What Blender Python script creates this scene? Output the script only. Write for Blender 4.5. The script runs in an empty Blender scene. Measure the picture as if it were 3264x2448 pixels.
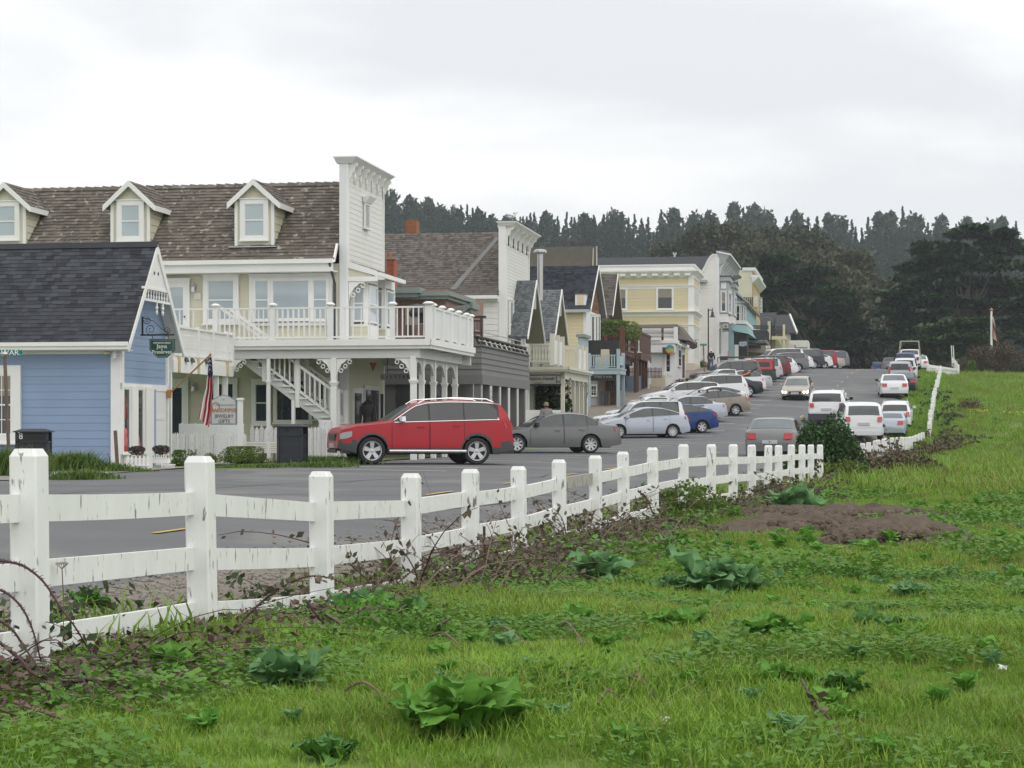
import bpy,math,random
import numpy as np
from mathutils import Matrix,Vector
from math import sin,cos,pi,radians,sqrt,atan2
random.seed(7);RN=np.random.default_rng(11)
R=random.random
def U(a,b):return random.uniform(a,b)
SC=bpy.context.scene
COL=SC.collection
# ---------------------------------------------------------------- camera, sky, sun
F=6400.0                       # focal length in photograph pixels (photograph 3264 x 2448)
CX,HY,CZ=1632.0,1360.0,1.6
cam=bpy.data.cameras.new('camera');cam.sensor_width=36.0;cam.lens=36.0*F / 3264
cam.shift_y=(HY - 1224) / 3264;cam.clip_start=0.5;cam.clip_end=4000
camo=bpy.data.objects.new('camera',cam);camo.location=(0,0,CZ);camo.rotation_euler=(radians(90),0,0)
COL.objects.link(camo);SC.camera=camo
SUN_EL,SUN_AZ=radians(58),radians(140)     # azimuth clockwise from +Y: behind the camera, to the right
wd=bpy.data.worlds.new('World');SC.world=wd;wd.use_nodes=True
nt=wd.node_tree;N=nt.nodes;LK=nt.links
for n in list(N):N.remove(n)
out=N.new('ShaderNodeOutputWorld')
sky=N.new('ShaderNodeTexSky');sky.sky_type='NISHITA';sky.sun_disc=False
sky.sun_elevation=SUN_EL;sky.sun_rotation=SUN_AZ;sky.air_density=1.0;sky.dust_density=2.0
b1=N.new('ShaderNodeBackground');b1.inputs[1].default_value=0.09;LK.new(sky.outputs[0],b1.inputs[0])
tc=N.new('ShaderNodeTexCoord');sep=N.new('ShaderNodeSeparateXYZ');LK.new(tc.outputs['Generated'],sep.inputs[0])
def wmath(op,a,b=None):
    m=N.new('ShaderNodeMath');m.operation=op
    for i,v in ((0,a),(1,b)):
        if v is None:continue
        if isinstance(v,(int,float)):m.inputs[i].default_value=v
        else:LK.new(v,m.inputs[i])
    return m.outputs[0]
zc=wmath('MAXIMUM',sep.outputs['Z'],0.0);dz=wmath('ADD',zc,0.13)
cmb=N.new('ShaderNodeCombineXYZ')
LK.new(wmath('DIVIDE',sep.outputs['X'],dz),cmb.inputs[0]);LK.new(wmath('DIVIDE',sep.outputs['Y'],dz),cmb.inputs[1]);cmb.inputs[2].default_value=3.3
nz=N.new('ShaderNodeTexNoise');nz.inputs['Scale'].default_value=0.85;nz.inputs['Detail'].default_value=5;nz.inputs['Roughness'].default_value=0.5
nz.inputs['Distortion'].default_value=0.25
LK.new(cmb.outputs[0],nz.inputs['Vector'])
cr=N.new('ShaderNodeValToRGB');LK.new(nz.outputs['Fac'],cr.inputs[0])
cr.color_ramp.interpolation='EASE'
cr.color_ramp.elements[0].position=0.38;cr.color_ramp.elements[0].color=(0.69,0.705,0.725,1)
cr.color_ramp.elements[1].position=0.60;cr.color_ramp.elements[1].color=(0.90,0.90,0.895,1)
gl=wmath('MULTIPLY',wmath('POWER',wmath('SUBTRACT',1.0,wmath('MINIMUM',wmath('MULTIPLY',zc,6.0),1.0)),2.0),0.75)
mx=N.new('ShaderNodeMixRGB');LK.new(gl,mx.inputs[0]);LK.new(cr.outputs[0],mx.inputs[1]);mx.inputs[2].default_value=(0.90,0.90,0.895,1)
b2=N.new('ShaderNodeBackground');b2.inputs[1].default_value=1.0;LK.new(mx.outputs[0],b2.inputs[0])
ms=N.new('ShaderNodeMixShader');ms.inputs[0].default_value=0.94
LK.new(b1.outputs[0],ms.inputs[1]);LK.new(b2.outputs[0],ms.inputs[2]);LK.new(ms.outputs[0],out.inputs['Surface'])
sl=bpy.data.lights.new('sun','SUN');sl.energy=1.0;sl.angle=radians(80);sl.color=(1.0,0.97,0.93)
so=bpy.data.objects.new('sun',sl);COL.objects.link(so)
so.rotation_euler=(pi / 2 - SUN_EL,0,pi - SUN_AZ)
SC.view_settings.view_transform='Standard';SC.view_settings.look='None'
SC.view_settings.exposure=0.42;SC.view_settings.gamma=1.0;SC.view_settings.use_curve_mapping=False
SC.cycles.max_bounces=6;SC.cycles.diffuse_bounces=3;SC.cycles.glossy_bounces=3;SC.cycles.transparent_max_bounces=8
SC.cycles.volume_bounces=0
# ---------------------------------------------------------------- materials
MATS={}
def M(name,col,rough=0.6,var=0.12,scale=1.5,bump=0.0,bscale=30,metal=0.0,rnd=0.0,spec=0.5,col2=None,thr=None,sc2=8,
      emit=0,coat=0.0,stretch=None,trans=0.0,alpha=None):
    """procedural material; col2/thr/sc2: wear patches of a second colour; rnd: brightness change per piece"""
    if name in MATS:return MATS[name]
    m=bpy.data.materials.new(name);m.use_nodes=True;MATS[name]=m
    n=m.node_tree.nodes;l=m.node_tree.links;p=n['Principled BSDF']
    geo=n.new('ShaderNodeNewGeometry')
    mp=n.new('ShaderNodeMapping');l.new(geo.outputs['Position'],mp.inputs[0])
    if stretch:mp.inputs['Scale'].default_value=stretch
    def noise(s,d=4):
        t=n.new('ShaderNodeTexNoise');t.inputs['Scale'].default_value=s;t.inputs['Detail'].default_value=d
        l.new(mp.outputs[0],t.inputs['Vector']);return t.outputs['Fac']
    def mth(op,a,b):
        t=n.new('ShaderNodeMath');t.operation=op
        for i,v in ((0,a),(1,b)):
            if isinstance(v,(int,float)):t.inputs[i].default_value=v
            else:l.new(v,t.inputs[i])
        return t.outputs[0]
    f=mth('ADD',mth('MULTIPLY',mth('SUBTRACT',noise(scale),0.5),2.4*var),1.0)
    if rnd:
        f=mth('MULTIPLY',f,mth('ADD',mth('MULTIPLY',mth('SUBTRACT',geo.outputs['Random Per Island'],0.5),2*rnd),1.0))
        oi=n.new('ShaderNodeObjectInfo')
        f=mth('MULTIPLY',f,mth('ADD',mth('MULTIPLY',mth('SUBTRACT',oi.outputs['Random'],0.5),1.2*rnd),1.0))
    c=n.new('ShaderNodeMixRGB');c.blend_type='MULTIPLY';c.inputs[0].default_value=1
    c.inputs[1].default_value=(*col,1);l.new(f,c.inputs[2]);co=c.outputs[0]
    if col2 is not None:
        k=n.new('ShaderNodeValToRGB');k.color_ramp.elements[0].position=thr;k.color_ramp.elements[1].position=min(1,thr+0.06)
        l.new(noise(sc2,5),k.inputs[0])
        c2=n.new('ShaderNodeMixRGB');l.new(k.outputs[0],c2.inputs[0]);l.new(co,c2.inputs[1]);c2.inputs[2].default_value=(*col2,1);co=c2.outputs[0]
    l.new(co,p.inputs['Base Color'])
    p.inputs['Roughness'].default_value=rough;p.inputs['Metallic'].default_value=metal
    p.inputs['Specular IOR Level'].default_value=spec
    if coat:p.inputs['Coat Weight'].default_value=coat;p.inputs['Coat Roughness'].default_value=0.08
    if trans:
        p.inputs['Transmission Weight'].default_value=trans
    if emit:l.new(co,p.inputs['Emission Color']);p.inputs['Emission Strength'].default_value=emit
    if bump:
        b=n.new('ShaderNodeBump');b.inputs['Strength'].default_value=bump;b.inputs['Distance'].default_value=0.02
        l.new(noise(bscale),b.inputs['Height']);l.new(b.outputs[0],p.inputs['Normal'])
    return m
def leafmat(name,c1,c2,rough=0.55,scale=0.5,tr=0.25,spec=0.3):
    """foliage: colour varies per leaf and per clump, with some light through the leaf"""
    if name in MATS:return MATS[name]
    m=bpy.data.materials.new(name);m.use_nodes=True;MATS[name]=m
    n=m.node_tree.nodes;l=m.node_tree.links;p=n['Principled BSDF']
    geo=n.new('ShaderNodeNewGeometry');oi=n.new('ShaderNodeObjectInfo')
    t=n.new('ShaderNodeTexNoise');t.inputs['Scale'].default_value=scale;t.inputs['Detail'].default_value=3;l.new(geo.outputs['Position'],t.inputs['Vector'])
    def mth(op,a,b):
        q=n.new('ShaderNodeMath');q.operation=op
        for i,v in ((0,a),(1,b)):
            if isinstance(v,(int,float)):q.inputs[i].default_value=v
            else:l.new(v,q.inputs[i])
        return q.outputs[0]
    f=mth('ADD',mth('MULTIPLY',geo.outputs['Random Per Island'],0.45),mth('MULTIPLY',mth('SUBTRACT',t.outputs['Fac'],0.28),1.0))
    f=mth('ADD',f,mth('MULTIPLY',mth('SUBTRACT',oi.outputs['Random'],0.5),0.25))
    mx=n.new('ShaderNodeMixRGB');l.new(f,mx.inputs[0]);mx.inputs[1].default_value=(*c1,1);mx.inputs[2].default_value=(*c2,1);mx.use_clamp=True
    l.new(mx.outputs[0],p.inputs['Base Color']);p.inputs['Roughness'].default_value=rough;p.inputs['Specular IOR Level'].default_value=spec
    if tr:
        d=n.new('ShaderNodeBsdfTranslucent');l.new(mx.outputs[0],d.inputs[0]);s=n.new('ShaderNodeMixShader');s.inputs[0].default_value=tr
        l.new(p.outputs[0],s.inputs[1]);l.new(d.outputs[0],s.inputs[2]);l.new(s.outputs[0],n['Material Output'].inputs['Surface'])
    return m
WHITE=M('white_paint',(0.79,0.79,0.765),0.55,0.07,1.2)
WHITE2=M('cool_white_paint',(0.72,0.73,0.73),0.55,0.07,1.0)
CREAM=M('pale_yellow_paint',(0.60,0.575,0.445),0.6,0.09,0.8,rnd=0.03)
WSIDE=M('white_siding',(0.73,0.72,0.685),0.6,0.05,0.8,rnd=0.025)
BLUE=M('blue_siding',(0.235,0.32,0.47),0.6,0.12,0.7,rnd=0.04)
YEL=M('yellow_siding',(0.64,0.565,0.36),0.6,0.05,0.8,rnd=0.03)
YELD=M('ochre_siding',(0.50,0.36,0.12),0.6,0.08,0.8,rnd=0.04)
TEAL=M('teal_siding',(0.27,0.42,0.44),0.6,0.06,0.8,rnd=0.03)
GREYS=M('grey_siding',(0.17,0.17,0.165),0.7,0.1,1.5,rnd=0.05)
GREYG=M('grey_green_paint',(0.22,0.255,0.235),0.6,0.06,1.0)
LBLUE=M('light_grey_blue_paint',(0.33,0.42,0.45),0.6,0.07,1.0)
GREYW=M('light_grey_paint',(0.42,0.42,0.41),0.6,0.07,1.0)
BROWN=M('dark_brown_wood',(0.085,0.035,0.022),0.65,0.25,3.0,bump=0.2)
REDW=M('redwood_boards',(0.26,0.16,0.13),0.75,0.25,2.0,rnd=0.18)
OLIVE=M('olive_soffit_paint',(0.20,0.19,0.125),0.7,0.05)
BRICK=M('red_brick',(0.30,0.085,0.055),0.85,0.3,8,rnd=0.25,bump=0.4)
BRICKO=M('lichen_brick',(0.30,0.115,0.06),0.85,0.35,8,rnd=0.25,bump=0.4)
WOODSH=M('weathered_wood_shingle',(0.128,0.112,0.092),0.85,0.18,2.2,rnd=0.27,spec=.2,col2=(0.33,0.32,0.28),thr=0.60,sc2=4.5,bump=0.3)
SLATE=M('charcoal_asphalt_shingle',(0.046,0.049,0.057),0.85,0.15,2,rnd=0.42,spec=.2,bump=0.2,bscale=60)
BRSH=M('brown_asphalt_shingle',(0.112,0.099,0.088),0.9,0.15,2,rnd=0.34,bump=0.2,spec=.2)
GRSH=M('grey_asphalt_shingle',(0.125,0.135,0.14),0.9,0.12,2,rnd=0.34,bump=0.2,spec=.2)
NVSH=M('blue_black_shingle',(0.040,0.044,0.056),0.85,0.2,3,rnd=0.5,spec=.2)
DKROOF=M('dark_flat_roofing',(0.045,0.047,0.055),0.8,0.1)
CEDAR=M('cedar_shake',(0.20,0.085,0.05),0.85,0.3,4,rnd=0.3)
BLACK=M('black_metal',(0.012,0.012,0.014),0.4,0.1)
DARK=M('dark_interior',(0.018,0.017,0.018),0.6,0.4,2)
DGREY=M('dark_grey_paint',(0.05,0.052,0.055),0.6,0.1)
GLASS=M('window_glass',(0.40,0.46,0.49),0.06,0.12,1.2,spec=0.9)      # curtained upstairs windows
GLASSD=M('dark_window_glass',(0.025,0.028,0.03),0.05,0.5,1.6,spec=0.8)
BLIND=M('window_blind',(0.26,0.235,0.19),0.7,0.1)
CONC=M('concrete',(0.24,0.225,0.20),0.85,0.15,1.5,bump=0.2)
CONCB=M('brown_concrete',(0.20,0.17,0.14),0.85,0.15,0.8,bump=0.2)
GREEN=M('dark_green_sign_paint',(0.012,0.06,0.045),0.4,0.05)
GOLD=M('gold_lettering',(0.42,0.19,0.05),0.4,0.05)
STEEL=M('galvanised_steel',(0.5,0.5,0.5),0.35,0.1,metal=0.8)
WOODP=M('weathered_post_wood',(0.14,0.10,0.08),0.8,0.3,6)
FENCEW=M('chipped_white_fence_paint',(0.80,0.805,0.785),0.6,0.09,1.6,col2=(0.21,0.195,0.175),thr=0.622,sc2=6.5,stretch=(3.6,3.6,0.8),bump=0.15)
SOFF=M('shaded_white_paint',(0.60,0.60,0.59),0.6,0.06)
# ---------------------------------------------------------------- mesh helpers
def mk(name,v,f,mat=None,parent=None,smooth=False,loc=None,link=True):
    me=bpy.data.meshes.new(name);me.from_pydata(v,[],f)
    if mat is not None:me.materials.append(mat)
    if smooth:me.shade_smooth();me.set_sharp_from_angle(angle=0.7)
    o=bpy.data.objects.new(name,me)
    if link:COL.objects.link(o)
    if parent is not None:o.parent=parent
    if loc is not None:o.location=loc
    return o
def tag(o,label=None,cat=None,group=None,kind=None):
    if label:o['label']=label
    if cat:o['category']=cat
    if group:o['group']=group
    if kind:o['kind']=kind
    return o
def empty(name,loc,rz,label,cat,group=None):
    o=bpy.data.objects.new(name,None);COL.objects.link(o);o.location=loc;o.rotation_euler=(0,0,rz);o.empty_display_size=0.2
    return tag(o,label,cat,group)
IDENT=lambda a,d,z:(a,d,z)
class MB:
    def __init__(s,fn=None):s.v=[];s.f=[];s.fn=fn or IDENT
    def P(s,pts):
        i=len(s.v);s.v+=[s.fn(*p) for p in pts];return i
    def poly(s,*pts):
        i=s.P(pts);s.f.append(tuple(range(i,i+len(pts))));return s
    def hexa(s,p):
        i=s.P(p);s.f+=[(i,i+3,i+2,i+1),(i+4,i+5,i+6,i+7),(i,i+1,i+5,i+4),(i+1,i+2,i+6,i+5),(i+2,i+3,i+7,i+6),(i+3,i,i+4,i+7)];return s
    def box(s,x0,x1,y0,y1,z0,z1):
        return s.hexa([(x0,y0,z0),(x1,y0,z0),(x1,y1,z0),(x0,y1,z0),(x0,y0,z1),(x1,y0,z1),(x1,y1,z1),(x0,y1,z1)])
    def prism(s,pts,d0,d1,ax=1):
        """polygon pts (a,z) pushed from d0 to d1 along the second axis"""
        n=len(pts);A=s.P([(a,d0,z) for a,z in pts]);B=s.P([(a,d1,z) for a,z in pts])
        s.f.append(tuple(range(A,A+n))[::-1]);s.f.append(tuple(range(B,B+n)))
        for k in range(n):s.f.append((A+k,A+(k+1)%n,B+(k+1)%n,B+k))
        return s
    def beam(s,p,q,w,h):
        p=Vector(p);q=Vector(q);d=(q-p)
        if d.length < 1e-6:return s
        d.normalize();up=Vector((0,0,1)) if abs(d.z) < 0.95 else Vector((0,1,0))
        a=d.cross(up).normalized()*w/2;b=a.cross(d).normalized()*h/2
        return s.hexa([tuple(p-a-b),tuple(p+a-b),tuple(p+a+b),tuple(p-a+b),tuple(q-a-b),tuple(q+a-b),tuple(q+a+b),tuple(q-a+b)])
    def tube(s,pts,r,n=8,r2=None,cap=True):
        pts=[Vector(p) for p in pts];m=len(pts);rings=[]
        for i,p in enumerate(pts):
            d=(pts[min(i+1,m-1)] - pts[max(i-1,0)]);
            if d.length < 1e-9:d=Vector((0,0,1))
            d.normalize();up=Vector((0,0,1)) if abs(d.z) < 0.9 else Vector((1,0,0))
            a=d.cross(up).normalized();b=a.cross(d)
            rr=r if r2 is None else r+(r2-r)*i/max(1,m-1)
            if isinstance(r,(list,tuple)):rr=r[i]
            rings.append(s.P([tuple(p+a*cos(2*pi*k/n)*rr+b*sin(2*pi*k/n)*rr) for k in range(n)]))
        for i in range(m-1):
            for k in range(n):s.f.append((rings[i]+k,rings[i]+(k+1)%n,rings[i+1]+(k+1)%n,rings[i+1]+k))
        if cap:s.f.append(tuple(range(rings[0],rings[0]+n))[::-1]);s.f.append(tuple(range(rings[-1],rings[-1]+n)))
        return s
    def lathe(s,prof,c=(0,0,0),n=12,ax='z',cap=True):
        rings=[]
        for r,h in prof:
            ring=[]
            for k in range(n):
                a=2*pi*k/n
                ring.append((c[0]+r*cos(a),c[1]+r*sin(a),c[2]+h) if ax == 'z' else (c[0]+r*cos(a),c[1]+h,c[2]+r*sin(a)))
            rings.append(s.P(ring))
        for i in range(len(prof)-1):
            for k in range(n):s.f.append((rings[i]+k,rings[i]+(k+1)%n,rings[i+1]+(k+1)%n,rings[i+1]+k))
        if cap:s.f.append(tuple(range(rings[0],rings[0]+n))[::-1]);s.f.append(tuple(range(rings[-1],rings[-1]+n)))
        return s
    def build(s,name,mat,parent=None,smooth=False):return mk(name,s.v,s.f,mat,parent,smooth)
# pixel helpers: the crops the photograph was measured in (origin x, y and enlargement)
CROP=dict(g2=(2050,980,6.38),g3=(2280,860,4.879),c1=(0,480,2.676),c2=(0,1000,2.676),c3=(700,480,3.607),c4=(500,850,2.911),c5=(1150,600,3.607),c6=(1150,980,2.765),c7=(1650,700,3.607),
            c8=(2100,780,3.95),d1=(1850,1100,3.687),d2=(2350,1050,3.016),d3=(2250,580,2.181),d5=(0,1400,1.583),d6=(1000,1400,1.583),d7=(2100,1400,1.583),
            d8=(1000,1250,3.16),e1=(500,1240,3.814),e2=(0,1080,3.457),e3=(2400,700,2.56),e4=(1650,1040,4.366),e5=(2850,940,4.147),e7=(2560,1080,5.53),e8=(2200,1150,5.027),
            n=(0,0,1.0),w=(0,0,2212/3264))
def px(c,x,y=0):
    o=CROP[c];return o[0]+x/o[2],o[1]+y/o[2]
TH=atan2(2735 - CX,F)         # the building line turns this far from the view direction
class Fr:
    """local frame of a building: x towards the street, y along the street, z up; knows how to read a pixel on its planes"""
    def __init__(s,name,label,cat,x,Z,gz,th=TH,group=None):
        s.loc=Vector(((x - CX)/F*Z,Z,gz));s.root=empty(name,s.loc,-th,label,cat,group);s.th=th
        s.ux=Vector((cos(th),-sin(th),0));s.uy=Vector((sin(th),cos(th),0))
        c=Vector((0,0,CZ)) - s.loc;s.c=Vector((c.dot(s.ux),c.dot(s.uy),c.z))
    def ray(s,x,y):
        d=Vector(((x-CX)/F,1,(HY-y)/F));return Vector((d.dot(s.ux),d.dot(s.uy),d.z))
    def Y(s,c,x,y,yc=0.0):      # plane local y = yc -> (x, z)
        d=s.ray(*px(c,x,y));t=(yc - s.c.y)/d.y;p=s.c+d*t;return p.x,p.z
    def X(s,c,x,y,xc=0.0):      # plane local x = xc -> (y, z)
        d=s.ray(*px(c,x,y));t=(xc - s.c.x)/d.x;p=s.c+d*t;return p.y,p.z
    def world(s,x,y,z):return s.loc+s.ux*x+s.uy*y+Vector((0,0,z))
def fy(c):return lambda a,d,z:(a,c-d,z)          # features on a wall facing the camera (local -y)
def fx(c):return lambda a,d,z:(c+d,a,z)          # features on a wall facing the street (local +x)
def planks(par,fn,poly,dz,mat,t=0.02,name='plank',z0=None,cap=300,zlo=None,joined=False):
    """lapped boards over a convex polygon (a,z); one object per board"""
    zs=[p[1] for p in poly];lo=min(zs) if z0 is None else z0;hi=max(zs);n=len(poly);k=0
    def ext(z):
        xs=[]
        for i in range(n):
            (x0,a),(x1,b)=poly[i],poly[(i+1) % n]
            if (a <= z <= b or b <= z <= a):
                if abs(a-b) < 1e-9:xs+=[x0,x1]
                else:xs.append(x0+(x1-x0)*(z-a)/(b-a))
        return (min(xs),max(xs)) if xs else None
    z=lo;J=MB(fn)
    while z < hi - 1e-4 and k < cap:
        z1=min(z+dz,hi);e0,e1=ext(max(z,min(zs)+1e-5)),ext(z1-1e-5)
        if e0 and e1 and (zlo is None or z1 > zlo):
            m=J if joined else MB(fn);m.hexa([(e0[0],-0.01,z),(e0[1],-0.01,z),(e0[1],t,z),(e0[0],t,z),(e1[0],-0.01,z1),(e1[1],-0.01,z1),(e1[1],t*0.25,z1),(e1[0],t*0.25,z1)])
            if not joined:m.build(name,mat,par)
            k+=1
        z+=dz
    if joined and J.v:tag(J.build('siding',mat,par),kind='stuff')
def shingles(par,q,rows,cols,mat,n=300,lift=0.03,name='shingle',stuffname='shingles',clip=None,jit=0.12,single=True):
    """courses of shingles on a quad q = eave a, eave b, ridge b, ridge a; the n lowest as objects of their own, the rest one stuff part"""
    q=[Vector(p) for p in q];nrm=(q[1]-q[0]).cross(q[3]-q[0]).normalized()
    if nrm.z < 0:nrm=-nrm
    def S(u,v):return (q[0]*(1-u)+q[1]*u)*(1-v)+(q[3]*(1-u)+q[2]*u)*v
    allb=[]
    for r in range(rows):
        v0,v1=r/rows,(r+1.25)/rows;us=[0.0];off=(0.5 if r % 2 else 0)
        k=1 - off
        while k < cols:us.append((k+U(-jit,jit))/cols);k+=1
        us.append(1.0)
        for i in range(len(us)-1):
            a,b=us[i],us[i+1]-0.004/max(1e-3,1)*0.5/cols*10
            if clip and not clip(S((a+b)/2,(v0+v1)/2)):continue
            l=lift*U(0.75,1.25);vj=U(-0.06,0.06)/rows if jit else 0
            v0j=max(0,v0+vj) if r else v0 - 0.2/rows
            allb.append([S(a,v0j),S(b,v0j),S(b,min(1,v1)),S(a,min(1,v1)),S(a,v0j)+nrm*l,S(b,v0j)+nrm*l,S(b,min(1,v1))+nrm*l*0.2,S(a,min(1,v1))+nrm*l*0.2])
    rest=MB()
    for i,b in enumerate(allb):
        pts=[tuple(p) for p in b]
        if i < n:MB().hexa(pts).build(name,mat,par)
        else:rest.hexa(pts)
    if rest.v:tag(rest.build(stuffname,mat,par),kind='stuff')
def rect(x0,x1,z0,z1):return [(x0,z0),(x1,z0),(x1,z1),(x0,z1)]
def window(par,fn,a0,a1,z0,z1,fw=0.1,glass=None,rail=True,nv=0,nh=0,frame=None,sill=True,head=True,depth=0.085,blind=None,name='window'):
    """a0..z1 is the glass opening; casing of width fw stands proud round it"""
    glass=glass or GLASS;frame=frame or WHITE;d=depth
    m=MB(fn);m.box(a0-fw,a0,0.0,d,z0-fw,z1+fw);m.box(a1,a1+fw,0.0,d,z0-fw,z1+fw);m.box(a0,a1,0.0,d,z1,z1+fw);m.box(a0,a1,0.0,d,z0-fw,z0)
    if head:m.box(a0-fw-0.03,a1+fw+0.03,0,d+0.03,z1+fw,z1+fw+0.035)
    w=m.build(name,frame,par)
    MB(fn).box(a0,a1,0.0,d-0.03,z0,z1).build('pane',glass,w)
    s=MB(fn);t=0.022;e=d-0.03
    s.box(a0,a0+t,e,e+0.015,z0,z1);s.box(a1-t,a1,e,e+0.015,z0,z1);s.box(a0+t,a1-t,e,e+0.015,z0,z0+t*1.3);s.box(a0+t,a1-t,e,e+0.015,z1-t,z1)
    if rail:zm=(z0+z1)/2;s.box(a0+t,a1-t,e,e+0.022,zm-0.02,zm+0.02)
    for i in range(nv):x=a0+(a1-a0)*(i+1)/(nv+1);s.box(x-0.01,x+0.01,e,e+0.012,z0+t*1.3,z1-t)
    for i in range(nh):z=z0+(z1-z0)*(i+1)/(nh+1);s.box(a0+t,a1-t,e,e+0.013,z-0.01,z+0.01)
    s.build('sash',frame,w)
    if sill:MB(fn).box(a0-fw-0.02,a1+fw+0.02,d,d+0.05,z0-fw-0.005,z0-fw+0.04).build('sill',frame,w)
    if blind:MB(fn).box(a0+t,a1-t,e+0.001,e+0.006,z0+(z1-z0)*(1-blind),z1-t).build('blind',BLIND,w)
    return w
def railing(par,fn,a0,a1,d,z0,h,mat,gap=0.14,bw=0.03,name='baluster',posts=(),pw=0.11,cap=True,nb=None,bot=0.09,tp=0.05,ph=0.12):
    """top and bottom rail, balusters (a part each) and posts in the plane of fn at depth d"""
    m=MB(fn);m.box(a0,a1,d-0.035,d+0.035,z0+h-tp,z0+h);m.build('top_rail',mat,par)
    m=MB(fn);m.box(a0,a1,d-0.02,d+0.02,z0+bot,z0+bot+0.05);m.build('bottom_rail',mat,par)
    n=nb or max(1,int((a1-a0)/gap));base=None
    for i in range(n):
        a=a0+(a1-a0)*(i+0.5)/n
        if any(abs(a-p) < pw*0.75 for p in posts):continue
        MB(fn).box(a-bw/2,a+bw/2,d-bw/2,d+bw/2,z0+bot+0.05,z0+h-tp).build(name,mat,par)
    for p in posts:
        m=MB(fn);m.box(p-pw/2,p+pw/2,d-pw/2,d+pw/2,z0,z0+h+ph*0.5)
        if cap:m.box(p-pw*0.75,p+pw*0.75,d-pw*0.75,d+pw*0.75,z0+h+ph*0.5,z0+h+ph*0.8);m.box(p-pw*0.5,p+pw*0.5,d-pw*0.5,d+pw*0.5,z0+h+ph*0.8,z0+h+ph)
        m.build('post',mat,par)
def text(par,s,size,mat,M4,name='lettering',ext=0.004,xs=1.0,align='CENTER',shear=0.0):
    c=bpy.data.curves.new(name,'FONT');c.body=s;c.size=size;c.extrude=ext;c.align_x=align;c.align_y='CENTER';c.shear=shear;c.resolution_u=2
    c.materials.append(mat);t_=bpy.data.objects.new(name,c);me=bpy.data.meshes.new_from_object(t_);bpy.data.objects.remove(t_);o=bpy.data.objects.new(name,me);COL.objects.link(o);o.parent=par;o.matrix_local=M4 @ Matrix.Diagonal((xs,1,1,1));return o
def Tface(x,y,z,th=0):return Matrix.Translation((x,y,z)) @ Matrix.Rotation(th,4,'Z') @ Matrix.Rotation(pi/2,4,'X')
def cloud_mesh(name,C,S,mat,parent=None,flat=0.0,aspect=1.6,link=True,nrm=None):
    """many small leaf faces: C centres, S sizes; flat 0..1 turns the faces towards level"""
    C=np.asarray(C,float);n=len(C);S=np.broadcast_to(np.asarray(S,float),(n,))
    d=RN.normal(size=(n,3));d[:,2] *= (1-flat)
    if nrm is not None:d+=np.asarray(nrm)
    d /= np.linalg.norm(d,axis=1)[:,None]+1e-9
    q=RN.normal(size=(n,3));q[:,2] *= (1-flat*0.7);a=q - (q*d).sum(1)[:,None]*d
    if flat > 0:      # d is in the leaf plane when flat, so use it as the long axis
        long=d;b=np.cross(d,np.array([0,0,1.0])+RN.normal(size=(n,3))*0.35);b /= np.linalg.norm(b,axis=1)[:,None]+1e-9;a=long
    else:
        a /= np.linalg.norm(a,axis=1)[:,None]+1e-9;b=np.cross(d,a)
    a=a*(S*0.5*aspect)[:,None];b=b*(S*0.5)[:,None]
    V=np.empty((n,4,3));V[:,0]=C-a;V[:,1]=C-b*0.9+a*0.1;V[:,2]=C+a;V[:,3]=C+b*0.9+a*0.1
    return npmesh(name,V.reshape(-1,3),4,mat,parent,link)
def npmesh(name,V,k,mat,parent=None,link=True):
    n=len(V)//k;me=bpy.data.meshes.new(name)
    me.vertices.add(len(V));me.vertices.foreach_set('co',V.astype(np.float32).ravel())
    me.loops.add(n*k);me.loops.foreach_set('vertex_index',np.arange(n*k,dtype=np.int32))
    me.polygons.add(n);me.polygons.foreach_set('loop_start',np.arange(0,n*k,k,dtype=np.int32))
    me.update(calc_edges=True)
    if mat is not None:me.materials.append(mat)
    o=bpy.data.objects.new(name,me)
    if link:COL.objects.link(o)
    if parent is not None:o.parent=parent
    return o
def scatter(name,pts,rz,sc,src,label=None,tilt=0.15):
    """geometry-nodes copies of src (a mesh object outside the scene) on points: ground cover nobody could count"""
    n=len(pts);me=bpy.data.meshes.new(name);me.vertices.add(n);me.vertices.foreach_set('co',np.asarray(pts,np.float32).ravel())
    rot=np.zeros((n,3),np.float32);rot[:,2]=rz;rot[:,0]=RN.normal(size=n)*tilt;rot[:,1]=RN.normal(size=n)*tilt
    at=me.attributes.new('rot','FLOAT_VECTOR','POINT');at.data.foreach_set('vector',rot.ravel())
    at=me.attributes.new('scl','FLOAT','POINT');at.data.foreach_set('value',np.asarray(sc,np.float32))
    o=bpy.data.objects.new(name,me);COL.objects.link(o);tag(o,label,kind='stuff')
    g=bpy.data.node_groups.new(name,'GeometryNodeTree');g.interface.new_socket('Geometry',in_out='INPUT',socket_type='NodeSocketGeometry');g.interface.new_socket('Geometry',in_out='OUTPUT',socket_type='NodeSocketGeometry')
    a=g.nodes.new('NodeGroupInput');b=g.nodes.new('NodeGroupOutput');i=g.nodes.new('GeometryNodeInstanceOnPoints');oi=g.nodes.new('GeometryNodeObjectInfo')
    oi.inputs['Object'].default_value=src;oi.inputs['As Instance'].default_value=True
    r=g.nodes.new('GeometryNodeInputNamedAttribute');r.data_type='FLOAT_VECTOR';r.inputs[0].default_value='rot'
    s=g.nodes.new('GeometryNodeInputNamedAttribute');s.data_type='FLOAT';s.inputs[0].default_value='scl'
    g.links.new(a.outputs[0],i.inputs['Points']);g.links.new(oi.outputs['Geometry'],i.inputs['Instance']);g.links.new(r.outputs[0],i.inputs['Rotation']);g.links.new(s.outputs[0],i.inputs['Scale'])
    g.links.new(i.outputs[0],b.inputs[0]);md=o.modifiers.new('scatter','NODES');md.node_group=g
    return o
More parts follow.
